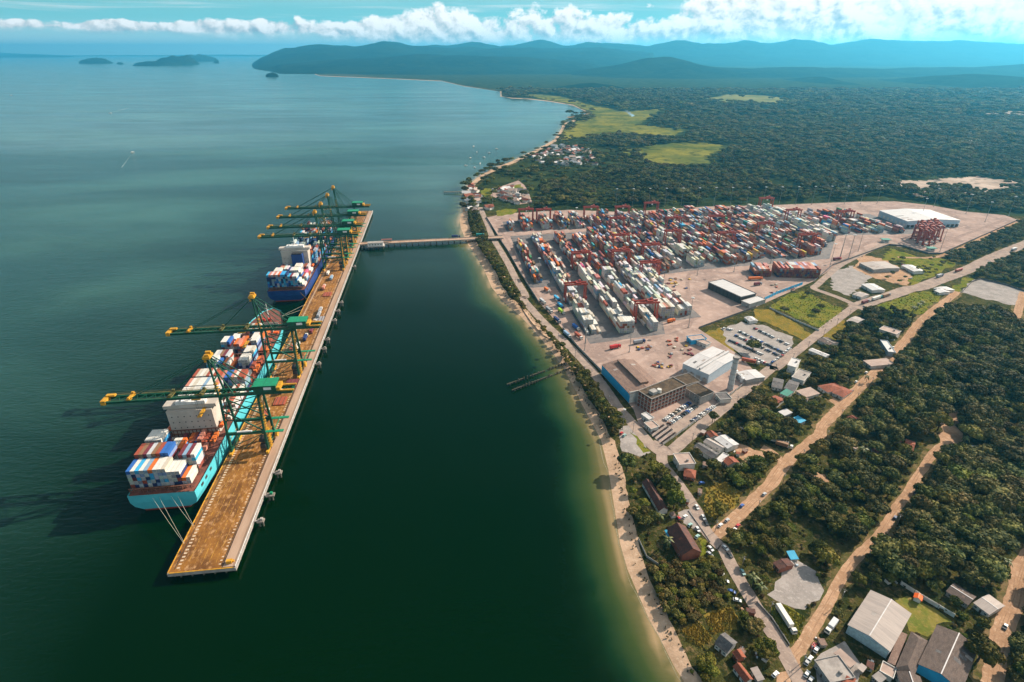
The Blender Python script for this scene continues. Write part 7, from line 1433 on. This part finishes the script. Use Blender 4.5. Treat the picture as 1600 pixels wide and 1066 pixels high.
# the far shore village
VC = {}
def hamlet(pts, n, place):
    P = [Gp(*q) for q in ring(pts)]; P = [(q.x, q.y) for q in P]; xs, ys = zip(*P); k = 0
    for x, y in sorted([(random.uniform(min(xs), max(xs)), random.uniform(min(ys), max(ys))) for _ in range(int(n * 1.9))]):
        if k >= n or not inpoly(np.array([x]), np.array([y]), P)[0]: continue
        k += 1; c = random.choices(['red', 'dark', 'pale', 'pink'], [4, 2, 3, 2])[0]; VC[c + place] = VC.get(c + place, 0) + 1; o = thing('village_house', f'small {c}-roofed house {place}, {od(VC[c + place])} from the sea', 'house', (x, y, LZ), random.uniform(0, 3.1), f'{c}-roofed houses {place}')
        link('wall', HW_, o); rf_ = link('roof', HR_[c], o); o.scale = (random.uniform(1.1, 1.9),) * 3
HW_ = MB().box((0, 0, 1.5), (9, 7, 3)).mesh('wall', m_wallw)
HR_ = {c: MB().add([(-5, -4, 2.9), (5, -4, 2.9), (5, 4, 2.9), (-5, 4, 2.9), (-5, 0, 4.8), (5, 0, 4.8)], [(0, 1, 5, 4), (2, 3, 4, 5), (0, 4, 3), (1, 2, 5), (3, 2, 1, 0)]).mesh('roof', m_) for c, m_ in (('red', m_tile), ('dark', m_dgrey), ('pale', m_pale), ('pink', m_pink))}
hamlet([('o',60,485),('o',150,455),('o',220,462),('o',340,480),('o',380,518),('o',200,520),('o',60,508)], 90, 'in the far shore village')
hamlet([('d',235,112),('d',285,100),('d',345,180),('d',330,330),('d',262,330),('d',240,250)], 24, 'along the shore by the little pier')
hamlet([('d',440,140),('d',700,100),('d',740,220),('d',640,250),('d',480,200)], 26, 'in the clearing behind the yard')
hamlet([('d',400,240),('d',470,240),('d',470,300),('d',400,300)], 4, 'at the yard corner by the coastal road')
# boats and wakes
def boat(p, rz, L, col, label, group=None):
    o = thing('boat', label, 'boat', p, rz, group); h = MB()
    st = [(-L / 2, .32), (0, .36), (L * .3, .26), (L / 2, .02)]; vs = []
    for x, w_ in st: vs += [(x, -w_ * L * .5, .9), (x, w_ * L * .5, .9), (x, -w_ * L * .3, -.3), (x, w_ * L * .3, -.3)]
    fs = []
    for k in range(3): a = 4 * k; fs += [(a, a + 4, a + 5, a + 1)[::-1], (a, a + 2, a + 6, a + 4), (a + 1, a + 5, a + 7, a + 3)]
    fs.append((0, 1, 3, 2)); h.add(vs, fs); h.obj('hull', col, o); MB().box((-L * .1, 0, 1.5), (L * .28, L * .2, 1.3)).obj('cabin', m_white, o)
for k, (x, y, lb) in enumerate([(728, 259, 'small pale boat moored off the village, nearest the pier'), (735, 247, 'small pale boat moored off the village, second from the pier'), (745, 238, 'small pale boat moored off the village, third from the pier'), (756, 246, 'small boat moored close to the village beach'), (764, 239, 'boat moored off the village beach beyond the others'), (750, 256, 'boat moored just off the village trees'), (742, 262, 'boat moored nearest the village trees'), (776, 233, 'boat farthest along the village beach'), (740, 229, 'outermost boat off the village')]): boat(Gp(x, y, 0), k * .9, 9, m_white, lb, 'boats moored off the village')
boat(Gp(18, 149, 0), 1.2, 24, m_dark, 'dark lone vessel far out on the open bay'); boat(Gp(172, 177, 0), 3.4, 14, m_white, 'white speedboat with a wake on the far bay'); boat(Gp(207, 238, 0), 1.0, 10, m_white, 'small white boat trailing a wake on the open bay')
boat(Gp(371, 108, 0), .3, 40, m_dark, 'dark distant ship beyond the islands'); boat(Gp(392, 98.5, 0), .3, 50, m_dark, 'dark distant ship near the headland')
fo = mat('wake_foam', (0.22, 0.30, 0.30), (0.08, 0.14, 0.14), .05, .6)
for a, b_, w_ in (((174, 176), (200, 169), 9), ((206, 240), (190, 262), 2.5)):
    A, B2 = Gp(*a, .03), Gp(*b_, .03); d = (B2 - A).normalized(); n = Vector((-d.y, d.x, 0)); tag(MB().poly([A, B2 + n * w_ / 2, B2 - n * w_ / 2][::1]).obj('wake', fo), kind='structure')
